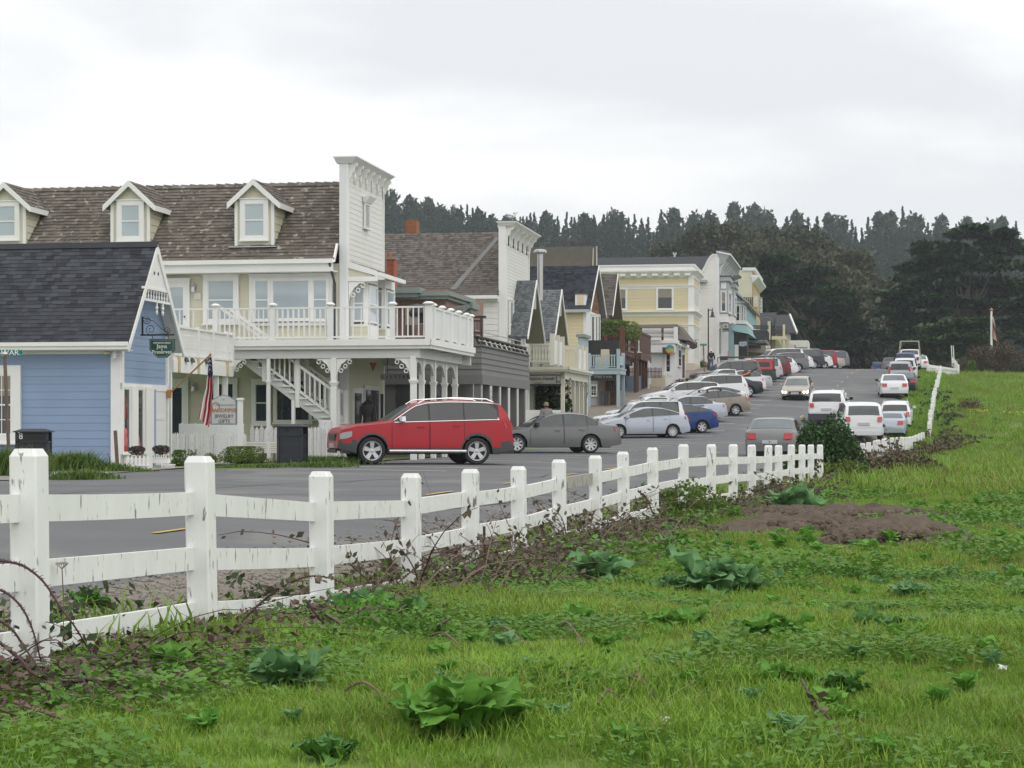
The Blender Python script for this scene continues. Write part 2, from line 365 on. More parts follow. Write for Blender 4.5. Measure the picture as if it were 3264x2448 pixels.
# ---------------------------------------------------------------- terrain
def Xc(y):return -3.9+0.222*(np.asarray(y,float)-22.8)
TC=([0,10,25,40,52,67,80,90,96,103,109,115,120,133,150,165,172,181,190,205,230,250,300,400,560,700,900,4000],
      [-1.3,-1.25,-1.2,-1.15,-1.1,-1.06,-.95,-.78,-.66,-.35,.08,.55,.9,1.88,3.05,4.15,4.65,5.1,5.45,5.85,6.1,6.2,6.0,8,24,40,44,40])
TF=([0,8,10.6,12.9,15.8,18.7,30,48,67,88,96,103,109,120,133,150,165,181,190,205,240,300,400,560,700,900,4000],
      [-1.55,-1.36,-1.27,-1.33,-1.48,-1.56,-1.57,-1.6,-1.66,-1.68,-1.5,-1.15,-.75,.3,1.4,2.55,3.55,4.5,4.85,5.2,5.7,5.9,8,24,40,44,40])
_yy=np.arange(-60,4001,0.5)
def _smooth(T):
    v=np.interp(_yy,*T);k=np.hanning(17);k /= k.sum();p=np.concatenate([np.full(8,v[0]),v,np.full(8,v[-1])]);return (_yy,np.convolve(p,k,'valid'))
TC=_smooth(TC);TF=_smooth(TF)
def H(x,y):
    x=np.asarray(x,float);y=np.asarray(y,float);r=x - Xc(y)
    hc=np.interp(y,*TC);hf=np.interp(y,*TF);hl=hc+0.08
    r0=np.interp(y,[0,55,88,102],[0,0,3.3,4.6]);r1=np.interp(y,[0,55,88,102],[5,5,5.2,6.6]);k=np.clip((r-r0)/(r1-r0),0,1);k=k*k*(3-2*k);j=np.clip(-r/6.0,0,1);j=j*j*(3-2*j)
    z=hc*(1-k)+hf*k;z=z*(1-j)+hl*j
    # behind the house row the ridge climbs earlier on the left than on the right
    far=np.clip((y-420)/300,0,1);z=z+far*np.clip(-x/180,-0.5,1)*14
    return z+CZ
def h(x,y):return float(H(x,y))
def bumpy(x,y):return 0.05*np.sin(x*0.9+1.3*np.sin(y*0.31))*np.cos(y*0.53+x*0.2)+0.025*np.sin(x*3.1+y*1.7)*np.sin(y*2.3-x*1.1)
def hg(x,y):                    # field surface: the terrain with its small unevenness
    r=x - Xc(y);return H(x,y)+bumpy(np.asarray(x,float),np.asarray(y,float))*np.clip((r-3.5)/1.5,0,1)*np.clip((300-np.asarray(y,float))/100,0,1)
def onground(c,x,y,f=None):
    """where the ray through a pixel meets the ground"""
    X,Y=px(c,x,y);k=(X-CX)/F;m=(HY-Y)/F;t=np.linspace(6,260,6000);g=hg(k*t,t);d=CZ+m*t - g
    i=int(np.argmax(d < 0));return Vector((k*t[i],t[i],float(g[i])))
def grid_mesh(name,us,ys,fn,mat,kind='structure',label=None,mats=None,smooth=True):
    V=[];Fc=[];nu=len(us(ys[0]))
    for y in ys:
        for x in us(y):V.append((float(x),float(y),float(fn(x,y))))
    for j in range(len(ys)-1):
        for i in range(nu-1):a=j*nu+i;Fc.append((a,a+1,a+nu+1,a+nu))
    o=mk(name,V,Fc,mat,None,False);o.data.shade_smooth();return tag(o,label,kind=kind)
def ledge(y):return float(np.interp(y,[0,45.5,48.5,60,400],[-15,-15,-7.9,-7.6,-7.6]))
def redge(y):return float(np.interp(y,[0,18,35,60,100,400],[2.0,2.2,2.6,4.0,5.2,5.4]))
ASPH=M('asphalt',(0.122,0.124,0.126),0.85,0.20,0.5,bump=0.25,bscale=90,col2=(0.165,0.163,0.158),thr=0.56,sc2=0.3)
GRAV=M('gravel_shoulder',(0.20,0.175,0.145),0.95,0.35,12,bump=0.8,bscale=45,col2=(0.30,0.28,0.25),thr=0.62,sc2=30)
GRND=M('field_soil_and_grass',(0.12,0.19,0.03),0.95,0.5,0.8,bump=0.5,bscale=14,col2=(0.13,0.115,0.045),thr=0.61,sc2=1.3)
HILL=M('forest_floor',(0.03,0.045,0.02),0.95,0.3,0.2)
def yrange(*seg):
    o=[]
    for a,b,s in seg:o+=list(np.arange(a,b,s))
    return o+[seg[-1][1]]
ysr=yrange((-20,6,4),(6,40,0.8),(40,120,1.5),(120,260,3),(260,420,20))
EDG=[-9,-6,-3,-1.5,0,1.5,3]
def cols_ground(y):
    xc=float(Xc(y));l=xc+ledge(y);rr=xc+redge(y)
    return [xc-400,xc-150,xc-60,xc-30,xc-20]+list(np.linspace(xc-16,l-0.3,4))+[l+0.3,xc-3,xc,rr-0.3,rr+0.3,xc+5.6,xc+6.2,xc+7]+list(np.linspace(xc+8,xc+24,14))+[xc+40,xc+80,xc+150,xc+400]
def ground_fn(x,y):
    r=x - float(Xc(y));inr=(ledge(y)+0.2 < r < redge(y) - 0.2) and y < 420
    return float(hg(x,y)) - (0.12 if inr else 0.0)
ground=grid_mesh('ground',cols_ground,ysr,ground_fn,GRND)
hillys=list(np.arange(420,900,20))+[900,1200,2000,3500]
hill=grid_mesh('hill',lambda y:list(np.linspace(-600,700,40)),hillys,lambda x,y:float(H(x,y)),HILL)
def cols_road(y):
    xc=float(Xc(y));return list(np.linspace(xc+ledge(y),xc+redge(y),26))
road=grid_mesh('road',cols_road,[y for y in ysr if -10 <= y <= 300],lambda x,y:float(H(x,y))+0.012,ASPH)
def cols_sh(y):
    xc=float(Xc(y));a=xc+redge(y)-0.02;return list(np.linspace(a,max(a+0.5,xc+3.6 if y < 60 else xc+6.2),5))
shoulder=grid_mesh('road_shoulder',cols_sh,[y for y in ysr if -10 <= y <= 260],lambda x,y:float(H(x,y))+0.05,GRAV)
def cols_sw(y):
    xc=float(Xc(y));return list(np.linspace(xc-float(np.interp(y,[66,95,108,205],[11.4,11.4,17,17])),xc-8.3,8))
ysw=[y for y in ysr if 66 <= y <= 205]
side=grid_mesh('sidewalk',cols_sw,ysw,lambda x,y:float(H(x,y))+0.12,CONCB)
kb=MB()
for a,b in zip(ysw[:-1],ysw[1:]):
    xa,xb=float(Xc(a)),float(Xc(b));za,zb=h(xa-8.2,a),h(xb-8.2,b)
    kb.hexa([(xa-8.3,a,za-.1),(xa-8.12,a,za-.1),(xb-8.12,b,zb-.1),(xb-8.3,b,zb-.1),(xa-8.3,a,za+.135),(xa-8.12,a,za+.125),(xb-8.12,b,zb+.125),(xb-8.3,b,zb+.135)])
tag(kb.build('kerb',CONC),kind='structure')
# a concrete path in front of the two near shops, and the worn apron beside the blue shop
def strip(name,pts,mat,lift,kind='structure',par=None):
    """pts: list of (x,y,width) centre line; laid on the terrain"""
    V=[];Fc=[]
    for i,(x,y,w) in enumerate(pts):
        p=Vector(pts[max(0,i-1)][:2]);q=Vector(pts[min(len(pts)-1,i+1)][:2]);d=(q-p).normalized();n=Vector((d.y,-d.x))
        for k in (-1,0,1):X=x+n.x*w/2*k;Y=y+n.y*w/2*k;V.append((X,Y,h(X,Y)+lift))
    for i in range(len(pts)-1):
        for k in range(2):a=i*3+k;Fc.append((a,a+1,a+4,a+3))
    o=mk(name,V,Fc,mat,par)
    if par is None:tag(o,kind=kind)
    return o
def upt(t,s): # point at distance s along the street direction and t to the right of the line through the origin
    return Vector((cos(TH)*t+sin(TH)*s,-sin(TH)*t+cos(TH)*s))
strip('path',[(*upt(-16.6,s),1.1) for s in np.arange(50,74,1.0)],CONC,0.05)
MARKY=M('yellow_road_paint',(0.52,0.35,0.07),0.7,0.2,6,col2=(0.2,0.18,0.14),thr=0.66,sc2=9)
TAR=M('tar_seal',(.045,.045,.047),.6,.2,5)
for (a,b,c,d) in ((-9,24,1.5,27),(-6,30,-2,44),(-3.5,33,3.2,35),(-8,36,1,38.5),(-.5,42,.8,62),(1.5,27,1.2,45),(-5,48,3.5,52),(-2,60,4,66),(1.8,66,1.5,95),(-3,80,3,84)):
    for q in range(9):
        t0,t1=q/9,(q+1)/9;f_=lambda t:(float(Xc(b+(d-b)*t))+a+(c-a)*t+.25*sin(t*21+a)+.12*sin(t*47),b+(d-b)*t+.3*sin(t*17+c));P_,Q_=f_(t0),f_(t1)
        if q == 0:tv,tf=[],[]
        n_=Vector((Q_[1]-P_[1],P_[0]-Q_[0])).normalized()*.022;i0=len(tv)
        for (u_,s_) in ((P_,-1),(P_,1),(Q_,1),(Q_,-1)):X_,Y_=u_[0]+n_.x*s_,u_[1]+n_.y*s_;tv.append((X_,Y_,h(X_,Y_)+.022))
        tf.append((i0,i0+1,i0+2,i0+3))
    mk('tar_seam',tv,tf,TAR,road)
MARKW=M('white_road_paint',(0.62,0.62,0.60),0.7,0.2,6,col2=(0.2,0.2,0.2),thr=0.62,sc2=6)
def mark(par,name,p,q,w,mat):
    p=Vector(p);q=Vector(q);n=max(2,int((q-p).length/0.8));d=(q-p).normalized();nn=Vector((d.y,-d.x));V=[];Fc=[]
    for i in range(n+1):
        c=p.lerp(q,i/n)
        for k in (-1,1):X,Y=c.x+nn.x*w/2*k,c.y+nn.y*w/2*k;V.append((X,Y,h(X,Y)+0.026))
    for i in range(n):Fc.append((2*i,2*i+1,2*i+3,2*i+2))
    return mk(name,V,Fc,mat,par)
y=16.65
while y < 186:
    ln=1.7 if y < 170 else 6
    mark(road,'centre_line_dash',(float(Xc(y)),y),(float(Xc(y+ln)),y+ln),0.10,MARKY);y+=5.75 if y < 150 else 7.5
# ================================================================ near buildings
def zline(x,t):     # distance at which pixel column x meets the street line t
    return t/((x-CX)/F*cos(TH) - sin(TH))
def bracket(par,fn,a,z,s,sg,mat=None,name='bracket',d=0.0,th=0.05):
    """scroll-sawn corner bracket hanging from z, reaching s along a in direction sg"""
    mat=mat or WHITE;m=MB(fn);P=[]
    for i in range(13):
        q=i/12*pi/2;rr=s*(1 - 0.09*abs(sin(i*pi/2.0)));P.append((a+sg*(s - rr*sin(q)*0.86),z - s*1.25+rr*1.25*cos(q)*0.0+rr*1.2*(1-cos(q))))
    out_=[(a,z),(a+sg*s,z)]+[(a+sg*(s*(1-sin(i/8*pi/2))**1.0),z - s*1.2*(1-cos(i/8*pi/2)) - 0.05*s*(i % 2)) for i in range(1,9)]
    # outline: top edge, then a scalloped curve back to the post
    m.prism(out_,d-th/2,d+th/2)
    for i in range(3):
        c=(a+sg*s*(0.25+0.28*i),z - s*(0.75-0.27*i));m.tube([(c[0]+0.12*s*cos(t),d,c[1]+0.12*s*sin(t)) for t in np.linspace(0,2*pi,9)],0.03*s+0.004,5)
    m.build(name,mat,par)
def gable_roof_x(par,x0,x1,y0,yr,y1,ze,zr,mat,t=0.08,rows=0,cols=0,n=300,lift=0.03,name='roof'):
    """ridge along local x; near slope y0..yr shingled, far slope plain; returns the roof part"""
    m=MB();m.hexa([(x0,y0,ze-t),(x1,y0,ze-t),(x1,yr,zr-t),(x0,yr,zr-t),(x0,y0,ze),(x1,y0,ze),(x1,yr,zr),(x0,yr,zr)])
    m.hexa([(x0,yr+.002,zr-t),(x1,yr+.002,zr-t),(x1,y1,ze-t),(x0,y1,ze-t),(x0,yr+.002,zr),(x1,yr+.002,zr),(x1,y1,ze),(x0,y1,ze)])
    r=m.build(name,mat,par)
    return r
def sconce(par,x,y,z,mat=None):
    m=MB();m.box(x-.05,x+.05,y-.03,y,z-.1,z+.1);m.tube([(x,y-.03,z+.05),(x,y-.12,z+.14),(x,y-.17,z+.08)],.012,6)
    m.lathe([(.03,.0),(.075,.02),(.06,.18),(.085,.19),(.02,.26),(.01,.3)],(x,y-.17,z-.18),8);return m.build('wall_lamp',mat or STEEL,par)
# ---------------------------------------------------------------- A: two-storey shop with the tall false front
ZA=62.1
A=Fr('false_front_shop','long pale yellow and white two-storey shop with three dormers and tall white false front','building',1107.5,ZA,CZ-1.02)
rt=A.root;tA=A.loc.dot(A.ux)
Wd=A.X('c3',1890,900)[0];yr=Wd*0.5
zr=A.Y('c3',1360,380,yr)[1];ze=A.Y('c3',1300,1245,-0.5)[1];XL=-12.2
zft=A.Y('c3',1420,145,0)[1]
wall=MB().box(XL,-0.28,0.03,Wd,-0.6,ze-0.1).build('wall',CREAM,rt)
zdk=A.Y('c4',1200,692,-2.0)[1];zdb=A.Y('c4',1200,768,-2.0)[1];xr=A.Y('c6',615,300,-2.0)[0];xl=A.Y('c4',703,700,-2.0)[0]
planks(wall,fy(0.03),rect(XL,-0.28,-0.3,ze-0.12),0.158,CREAM,0.014)
MB().box(XL,0,Wd-.05,Wd,-.5,ze).build('rear_wall',WSIDE,rt)
ff=MB().box(-0.26,-0.03,0.0,Wd,-0.6,zft).build('false_front',WHITE2,rt)
planks(ff,fx(-0.03),rect(0.12,Wd-0.1,-0.3,zft-0.02),0.163,WSIDE,0.012)
for a,b in ((0.0,0.12),(Wd-0.1,Wd)):MB().box(-0.03,0.02,a,b,-0.6,zft).build('corner_board',WHITE,ff)
zc1=A.Y('c3',1545,105,-0.0)[1]
m=MB();m.hexa([(-.34,-.04,zft),(.1,-.04,zft),(.1,Wd+.04,zft),(-.34,Wd+.04,zft),(-.40,-.16,zft+.16),(.32,-.16,zft+.16),(.32,Wd+.15,zft+.16),(-.40,Wd+.15,zft+.16)])
m.box(-.42,.35,-.18,Wd+.17,zft+.16,zft+.2);m.build('cornice',WHITE2,rt)
for i,x in enumerate((1500,1580,1650,1720,1790,1855,1910)):
    y=0.16+(Wd-0.3)*i/6;m=MB()
    m.prism([(0,zft+.02),(.28,zft+.02),(.28,zft-.08),(.2,zft-.12),(.18,zft-.26),(.11,zft-.3),(.09,zft-.42),(.05,zft-.44),(.03,zft-.54),(0,zft-.56)],y-.035,y+.035)
    m.v=[(a,b,c) for a,b,c in m.v];m.build('bracket',WHITE,rt)
    MB().lathe([(.012,-.5),(.03,-.44),(.03,-.36),(.012,-.3)],(.2,y,zft),8).build('drop_finial',WHITE,rt)
va=A.X('c3',1662,750,0.02)[0];vb=A.X('c3',1715,750,0.02)[0];vz0=A.X('c3',1690,888,0.02)[1];vz1=A.X('c3',1690,630,0.02)[1]
lv=MB(fx(.0));lv.box(va,va+.05,0,.07,vz0,vz1);lv.box(vb-.05,vb,0,.07,vz0,vz1);lv.box(va,vb,0,.07,vz1,vz1+.06);lv.box(va-.03,vb+.03,0,.1,vz0-.06,vz0)
lv.hexa([(va-.06,0,vz1+.06),(vb+.06,0,vz1+.06),(vb+.06,.1,vz1+.06),(va-.06,.1,vz1+.06),(va-.12,0,vz1+.24),(vb+.12,0,vz1+.24),(vb+.12,.24,vz1+.24),(va-.12,.24,vz1+.24)])
lv=lv.build('louvre_vent',WHITE,ff)
for i in range(11):
    z=vz0+(vz1-vz0)*(i+.5)/11;MB(fx(0)).hexa([(va+.05,.0,z-.01),(vb-.05,.0,z-.01),(vb-.05,.06,z-.05),(va+.05,.06,z-.05),(va+.05,.0,z+.015),(vb-.05,.0,z+.015),(vb-.05,.06,z-.025),(va+.05,.06,z-.025)]).build('louvre',WHITE2,lv)
# main roof
y0=-0.5;roof=gable_roof_x(rt,XL,-0.27,y0,yr,Wd+.3,ze,zr,WOODSH)
def zroof(y):return ze+(zr-ze)*(y-y0)/(yr-y0)
def invroof(z):return y0+(z-ze)/(zr-ze)*(yr-y0)
shingles(roof,[(XL,y0-.03,ze),(-.27,y0-.03,ze),(-.27,yr,zr),(XL,yr,zr)],24,64,WOODSH,300,0.035)
m=MB()
for k in range(40):x=XL+12*k/40;m.hexa([(x,yr-.14,zr-.06),(x+.3,yr-.14,zr-.06),(x+.3,yr+.14,zr-.06),(x,yr+.14,zr-.06),(x,yr-.03,zr+.07+.02*R()),(x+.3,yr-.03,zr+.045),(x+.3,yr+.03,zr+.045),(x,yr+.03,zr+.07)])
m.build('ridge_cap',WOODSH,roof)
zf0=A.Y('c3',600,1395,-.52)[1]
m=MB();m.box(XL,-.32,-.56,-.5,zf0,ze-.06);m.box(XL,-.3,-.66,-.56,ze-.13,ze-.0);m.box(XL,-.3,-.5,.0,zf0,zf0+.03);m.build('eave_fascia',WHITE,rt)
m=MB();m.hexa([(-.32,-.62,ze-.1),(-.26,-.62,ze-.1),(-.26,-.5,ze-.1),(-.32,-.5,ze-.1),(-.32,-.2,ze+.5),(-.26,-.2,ze+.5),(-.26,-.1,ze+.5),(-.32,-.1,ze+.5)]);m.build('rake_board',WHITE,rt)
m=MB();m.tube([(-.42,-.6,ze-.1),(-.38,-.4,ze-.45),(-.38,-.1,ze-.75),(-.38,-.1,zdk+.1)],.045,8);m.build('downpipe',DGREY,rt)
# dormers
def dormer(fx0,fx1,apx,apy,ybot,ytop,gl,c='c3'):
    yd=0.1
    for _ in range(12):
        zb=A.Y(c,(fx0+fx1)/2,ybot,yd)[1];yd=max(-.45,invroof(zb+0.0))
    x0=A.Y(c,fx0,ybot,yd)[0];x1=A.Y(c,fx1,ybot,yd)[0];za=A.Y(c,apx,apy,yd-.15)[1];zt=A.Y(c,fx0,ytop,yd)[1];xm=(x0+x1)/2
    zap=za - .1;ov=.2;sl=(zap-zt)/((x1-x0)/2);yb=invroof(zt);ybr=invroof(zap)
    d=MB();d.prism([(x0,zb),(x1,zb),(x1,zt),(xm,zap),(x0,zt)],yd,yd+.06)
    for x in (x0,x1-.05):d.hexa([(x,yd+.06,zb),(x+.05,yd+.06,zb),(x+.05,yd+.07,zb),(x,yd+.07,zb),(x,yd+.06,zt),(x+.05,yd+.06,zt),(x+.05,yb,zt),(x,yb,zt)])
    D=d.build('dormer',CREAM,rt)
    for k in range(6):     # cheek boards
        z=zb+(zt-zb)*k/6;zz=zb+(zt-zb)*(k+1)/6;ya,yb2=invroof(z),invroof(zz)
        if ya > yd+.08:MB().hexa([(x1,yd+.05,z),(x1+.024,yd+.05,z),(x1+.024,ya,z),(x1,ya,z),(x1,yd+.05,zz-.003),(x1+.006,yd+.05,zz-.003),(x1+.006,yb2,zz-.003),(x1,yb2,zz-.003)]).build('plank',CREAM,D)
    rf=MB()
    for sg in (-1,1):
        e=(xm+sg*((x1-x0)/2+ov),zt - sl*ov);ybe=invroof(e[1])
        rf.hexa([(xm,yd-.16,za-.06),(e[0],yd-.16,e[1]-.0),(e[0],ybe,e[1]-.0),(xm,ybr,za-.06),(xm,yd-.16,za+.02),(e[0],yd-.16,e[1]+.08),(e[0],ybe,e[1]+.08),(xm,ybr,za+.02)])
        MB(fy(yd-.16)).hexa([(xm,0,za-.16),(e[0],0,e[1]-.1),(e[0],.04,e[1]-.1),(xm,.04,za-.16),(xm,0,za+.03),(e[0],0,e[1]+.09),(e[0],.04,e[1]+.09),(xm,.04,za+.03)]).build('barge_board',WHITE,D)
        if sg > 0:
            MB().hexa([(e[0],yd-.2,e[1]-.1),(e[0]+.04,yd-.2,e[1]-.1),(e[0]+.04,ybe,e[1]-.1),(e[0],ybe,e[1]-.1),(e[0],yd-.2,e[1]+.07),(e[0]+.04,yd-.2,e[1]+.07),(e[0]+.04,ybe,e[1]+.07),(e[0],ybe,e[1]+.07)]).build('eave_board',WHITE,D)
            shingles(D,[(e[0],yd-.17,e[1]+.08),(e[0],ybe,e[1]+.08),(xm,ybr,za+.02),(xm,yd-.17,za+.02)],6,8,WOODSH,60,.03)
    rf.build('dormer_roof',WOODSH,D)
    for x in (x0,x1-.1):MB(fy(yd)).box(x,x+.1,0,.03,zb,zt).build('corner_board',WHITE,D)
    g=[A.Y(c,gl[0],gl[3],yd)[0],A.Y(c,gl[1],gl[3],yd)[0],A.Y(c,gl[0],gl[3],yd)[1],A.Y(c,gl[0],gl[2],yd)[1]]
    window(D,fy(yd),g[0],g[1],g[2],g[3],0.15)
    MB().box(x0-.15,x1+.1,yd-.2,yd,zb-.03,zb+.0).build('flashing',STEEL,D)
dormer(175,630,385,335,1105,580,(295,515,618,990))
k13=3.607/2.676;cv=lambda x:(x/2.676-700)*3.607
dormer(cv(945),cv(1280),cv(1098),(480+262/2.676-480)*3.607,1105,(450/2.676)*3.607,(cv(1040),cv(1195),470/2.676*3.607,740/2.676*3.607))
dormer(cv(-120),cv(222),cv(38),275/2.676*3.607,1100,462/2.676*3.607,(cv(-22),cv(135),478/2.676*3.607,735/2.676*3.607))
# upstairs openings on the side wall (crop c4)
def wy(x0,x1,y0_,y1_,yc=0.0,c='c4',Fm=A):a,zt=Fm.Y(c,x0,y0_,yc);b,zb=Fm.Y(c,x1,y1_,yc);return a,b,zb,zt
def door(par,fn,a0,a1,z0,z1,frame=WHITE,glass=GLASS,lo=0.32,fw=.1,panel=None):
    m=MB(fn);m.box(a0-fw,a0,0,.07,z0,z1+fw);m.box(a1,a1+fw,0,.07,z0,z1+fw);m.box(a0,a1,0,.07,z1,z1+fw);m.box(a0-fw-.03,a1+fw+.03,.0,.09,z1+fw,z1+fw+.04)
    d=m.build('door',frame,par);hh=z1-z0
    l=MB(fn);l.box(a0,a0+.12,0,.04,z0,z1);l.box(a1-.12,a1,0,.04,z0,z1);l.box(a0+.12,a1-.12,0,.04,z1-.15,z1);l.box(a0+.12,a1-.12,0,.04,z0,z0+hh*lo);l.build('door_leaf',panel or frame,d)
    MB(fn).box(a0+.12,a1-.12,0,.02,z0+hh*lo,z1-.15).build('pane',glass,d);MB(fn).lathe([(.02,0),(.03,.03),(.0,.05)],(a1-.06,.05,z0+hh*.45),8,'y').build('knob',DGREY,d);return d
W_=A.root
a=wy(92,280,150,690);door(W_,fy(0.0),a[0],a[1],zdk,a[3])
window(W_,fy(0),*wy(480,718,130,492),.16)
window(W_,fy(0),*wy(915,1038,130,490),.07,head=False);window(W_,fy(0),*wy(1080,1415,130,485),.07,rail=False,head=False);window(W_,fy(0),*wy(1455,1580,125,490),.07,head=False)
a=wy(858,1630,80,545);m=MB(fy(0));m.box(a[0],a[1],-.001,.04,a[3]-.12,a[3]);m.box(a[0]-.03,a[1]+.03,.0,.08,a[3],a[3]+.035);m.box(a[0],a[0]+.14,0,.04,a[2],a[3]-.12);m.box(a[1]-.12,a[1],0,.04,a[2],a[3]-.12);m.box(a[0],a[1],0,.07,a[2],a[2]+.1);m.build('window_casing',WHITE,W_)
sconce(W_,*[A.Y('c4',352,190,0)[0],-.0,A.Y('c4',352,190,0)[1]])
sx,sz=A.Y('c4',378,272,0);pn=MB(fy(0)).box(sx-.1,sx+.1,0,.02,sz-.1,sz+.1).build('notice',WHITE,W_)
for k,cc in enumerate((GOLD,MATS['red_brick'],MATS['red_brick'])):MB(fy(-.02)).box(sx-.08,sx+.08,0,.003,sz+.05-.06*k,sz+.065-.06*k).build('notice_line',cc,pn)
# downstairs
a=wy(105,268,1080,1470);door(W_,fy(0),a[0],a[1],-.1,a[3],glass=GLASSD,lo=.33)
window(W_,fy(0),*wy(505,715,1085,1400),.13,glass=GLASSD,rail=True,nv=1)
window(W_,fy(0),*wy(920,1025,1090,1440),.13,glass=GLASSD);window(W_,fy(0),*wy(1115,1420,1060,1430),.1,glass=GLASSD,rail=False,head=False);window(W_,fy(0),*wy(1490,1580,1070,1400),.1,glass=GLASSD)
sconce(W_,A.Y('c4',355,1110,0)[0],0,A.Y('c4',355,1110,0)[1])
planks(ff,fx(-.012),rect(.15,Wd-.1,-.3,zdb-.02),.158,CREAM,.016)
# ground floor of the street face, seen under the deck
yy=[A.X('c4',x,1250,0)[0] for x in (1810,1885,1915,2045,2062,2110)]
window(ff,fx(0),yy[0],yy[1],.5,2.1,.1,glass=GLASSD,rail=False)
dd=MB(fx(0));dd.box(yy[2]-.1,yy[2],0,.08,0,2.3);dd.box(yy[3],yy[3]+.1,0,.08,0,2.3);dd.box(yy[2],yy[3],0,.08,2.2,2.35);dd=dd.build('door',WHITE2,ff)
MB(fx(-.005)).box(yy[2],yy[3],0,.03,0,2.2).build('pane',GLASSD,dd)
MB(fx(0)).box(Wd-1.2,Wd-.3,0,.05,.5,2.1).build('display_window',GLASSD,ff)
# deck
yb=A.X('c6',1000,400,xr)[0];zu=zdb-.02
dk=MB();dk.box(XL,xr-.06,-1.95,-.03,zdk-.06,zdk);dk.box(.0,xr-.06,-.03,yb,zdk-.06,zdk);DK=dk.build('deck',WHITE,rt)
m=MB();m.box(xl,xr,-2.02,-1.95,zdb,zdk+.0);m.box(xl,xr+.04,-2.08,-2.02,zdb+.1,zdk+.04);m.box(xr-.06,xr,-1.95,yb,zdb,zdk);m.box(xr,xr+.05,-2.08,yb,zdb+.1,zdk+.04);m.build('deck_fascia',WHITE,rt)
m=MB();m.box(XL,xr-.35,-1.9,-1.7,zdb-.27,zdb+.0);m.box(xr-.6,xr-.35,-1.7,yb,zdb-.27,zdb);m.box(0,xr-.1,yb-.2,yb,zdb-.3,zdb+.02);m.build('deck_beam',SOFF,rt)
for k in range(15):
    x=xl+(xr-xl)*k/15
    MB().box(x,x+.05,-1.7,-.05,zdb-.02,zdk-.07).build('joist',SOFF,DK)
px4=lambda x:A.Y('c4',x,500,-1.98)[0]
posts=[px4(x) for x in (545,1075,1610)]+[A.Y('c5',365,1400,-1.98)[0],xr-.06]
railing(DK,fy(-1.98),px4(150),posts[0]-.06,0,zdk,1.02,WHITE,nb=3,bw=.035)
railing(DK,fy(-1.98),posts[0]+.06,posts[1]-.06,0,zdk,1.02,WHITE,nb=11,bw=.035)
railing(DK,fy(-1.98),posts[1]+.06,posts[2]-.06,0,zdk,1.02,WHITE,nb=10,bw=.05)
railing(DK,fy(-1.98),posts[2]+.06,posts[3]-.06,0,zdk,1.02,WHITE,nb=7,bw=.035)
railing(DK,fy(-1.98),posts[3]+.06,posts[4]-.06,0,zdk,1.02,WHITE,nb=6,bw=.035)
def cappost(par,x,y,z0,z1,w=.15,mat=WHITE):
    m=MB();m.box(x-w/2,x+w/2,y-w/2,y+w/2,z0,z1);m.lathe([(w*.4,0),(w*.95,.03),(w*1.0,.06),(w*.5,.11),(.01,.12)],(x,y,z1),10);m.build('newel_post',mat,par)
for i,p in enumerate(posts):cappost(DK,p,-1.98,zdk,zdk+1.04,.19 if i == 4 else .15)
fp=[A.X('c5',x,1500,xr-.04)[0] for x in (835,935,1035,1125,1215,1268)]
for p in fp:cappost(DK,xr-.04,p,zdk,zdk+1.02,.13)
MB(fx(xr-.04)).box(-1.9,fp[-1],-.03,.03,zdk+.96,zdk+1.02).build('top_rail',WHITE,DK)
last=-1.9
for p in fp:MB(fx(xr-.05)).box(last+.04,p-.08,-.012,.012,zdk+.1,zdk+.955).build('rail_panel',WHITE2,DK);last=p
# columns
colx=A.Y('c6',465,600,-1.85)[0]
def column(par,x,y,z0,z1,w=.17,mat=WHITE,bk=(),capz=.75):
    m=MB();m.box(x-w/2,x+w/2,y-w/2,y+w/2,z0,z1);zc_=z1-capz
    m.box(x-w*.72,x+w*.72,y-w*.72,y+w*.72,zc_,zc_+.05);m.box(x-w*.62,x+w*.62,y-w*.62,y+w*.62,zc_-.05,zc_);m.box(x-w*.6,x+w*.6,y-w*.6,y+w*.6,z0,z0+.25);m.build('column',mat,par)
for cx_ in ('a',):pass
cA=[A.Y('c4',1037,1200,-1.85)[0],A.Y('c4',1645,1100,-1.85)[0]]
column(rt,cA[0],-1.85,-.3,zu-.2,.1,WHITE);column(rt,cA[1],-1.85,-.3,zu-.25,.17,WHITE)
for c_ in (cA[1],):
    bracket(rt,fy(-1.85),c_-.09,zu-.26,.48,-1);bracket(rt,fy(-1.85),c_+.09,zu-.26,.48,1)
bracket(rt,fy(-1.85),A.Y('c4',705,800,-1.85)[0]+.02,zu-.26,.42,1)
cols_=[-1.85]+[A.X('c6',x,700,colx)[0] for x in (537,640,738,830)]
for i,y in enumerate(cols_):
    column(rt,colx,y,-.3,zu-.2,.17 if i == 0 else .15)
    if i == 0:bracket(rt,fy(-1.85),colx-.1,zu-.26,.5,-1)
    if i < 4:
        q=cols_[i+1];m=MB(fx(colx));P=[(y+.09,zu-.25),(q-.09,zu-.25),(q-.09,zu-.72)]
        n_=8
        for k in range(n_+1):t=k/n_;P.append((q-.09-(q-y-.18)*t,zu-.72+.36*sin(pi*t)**.5))
        m.prism(P,-.03,.03);m.build('arch_panel',SOFF,rt)
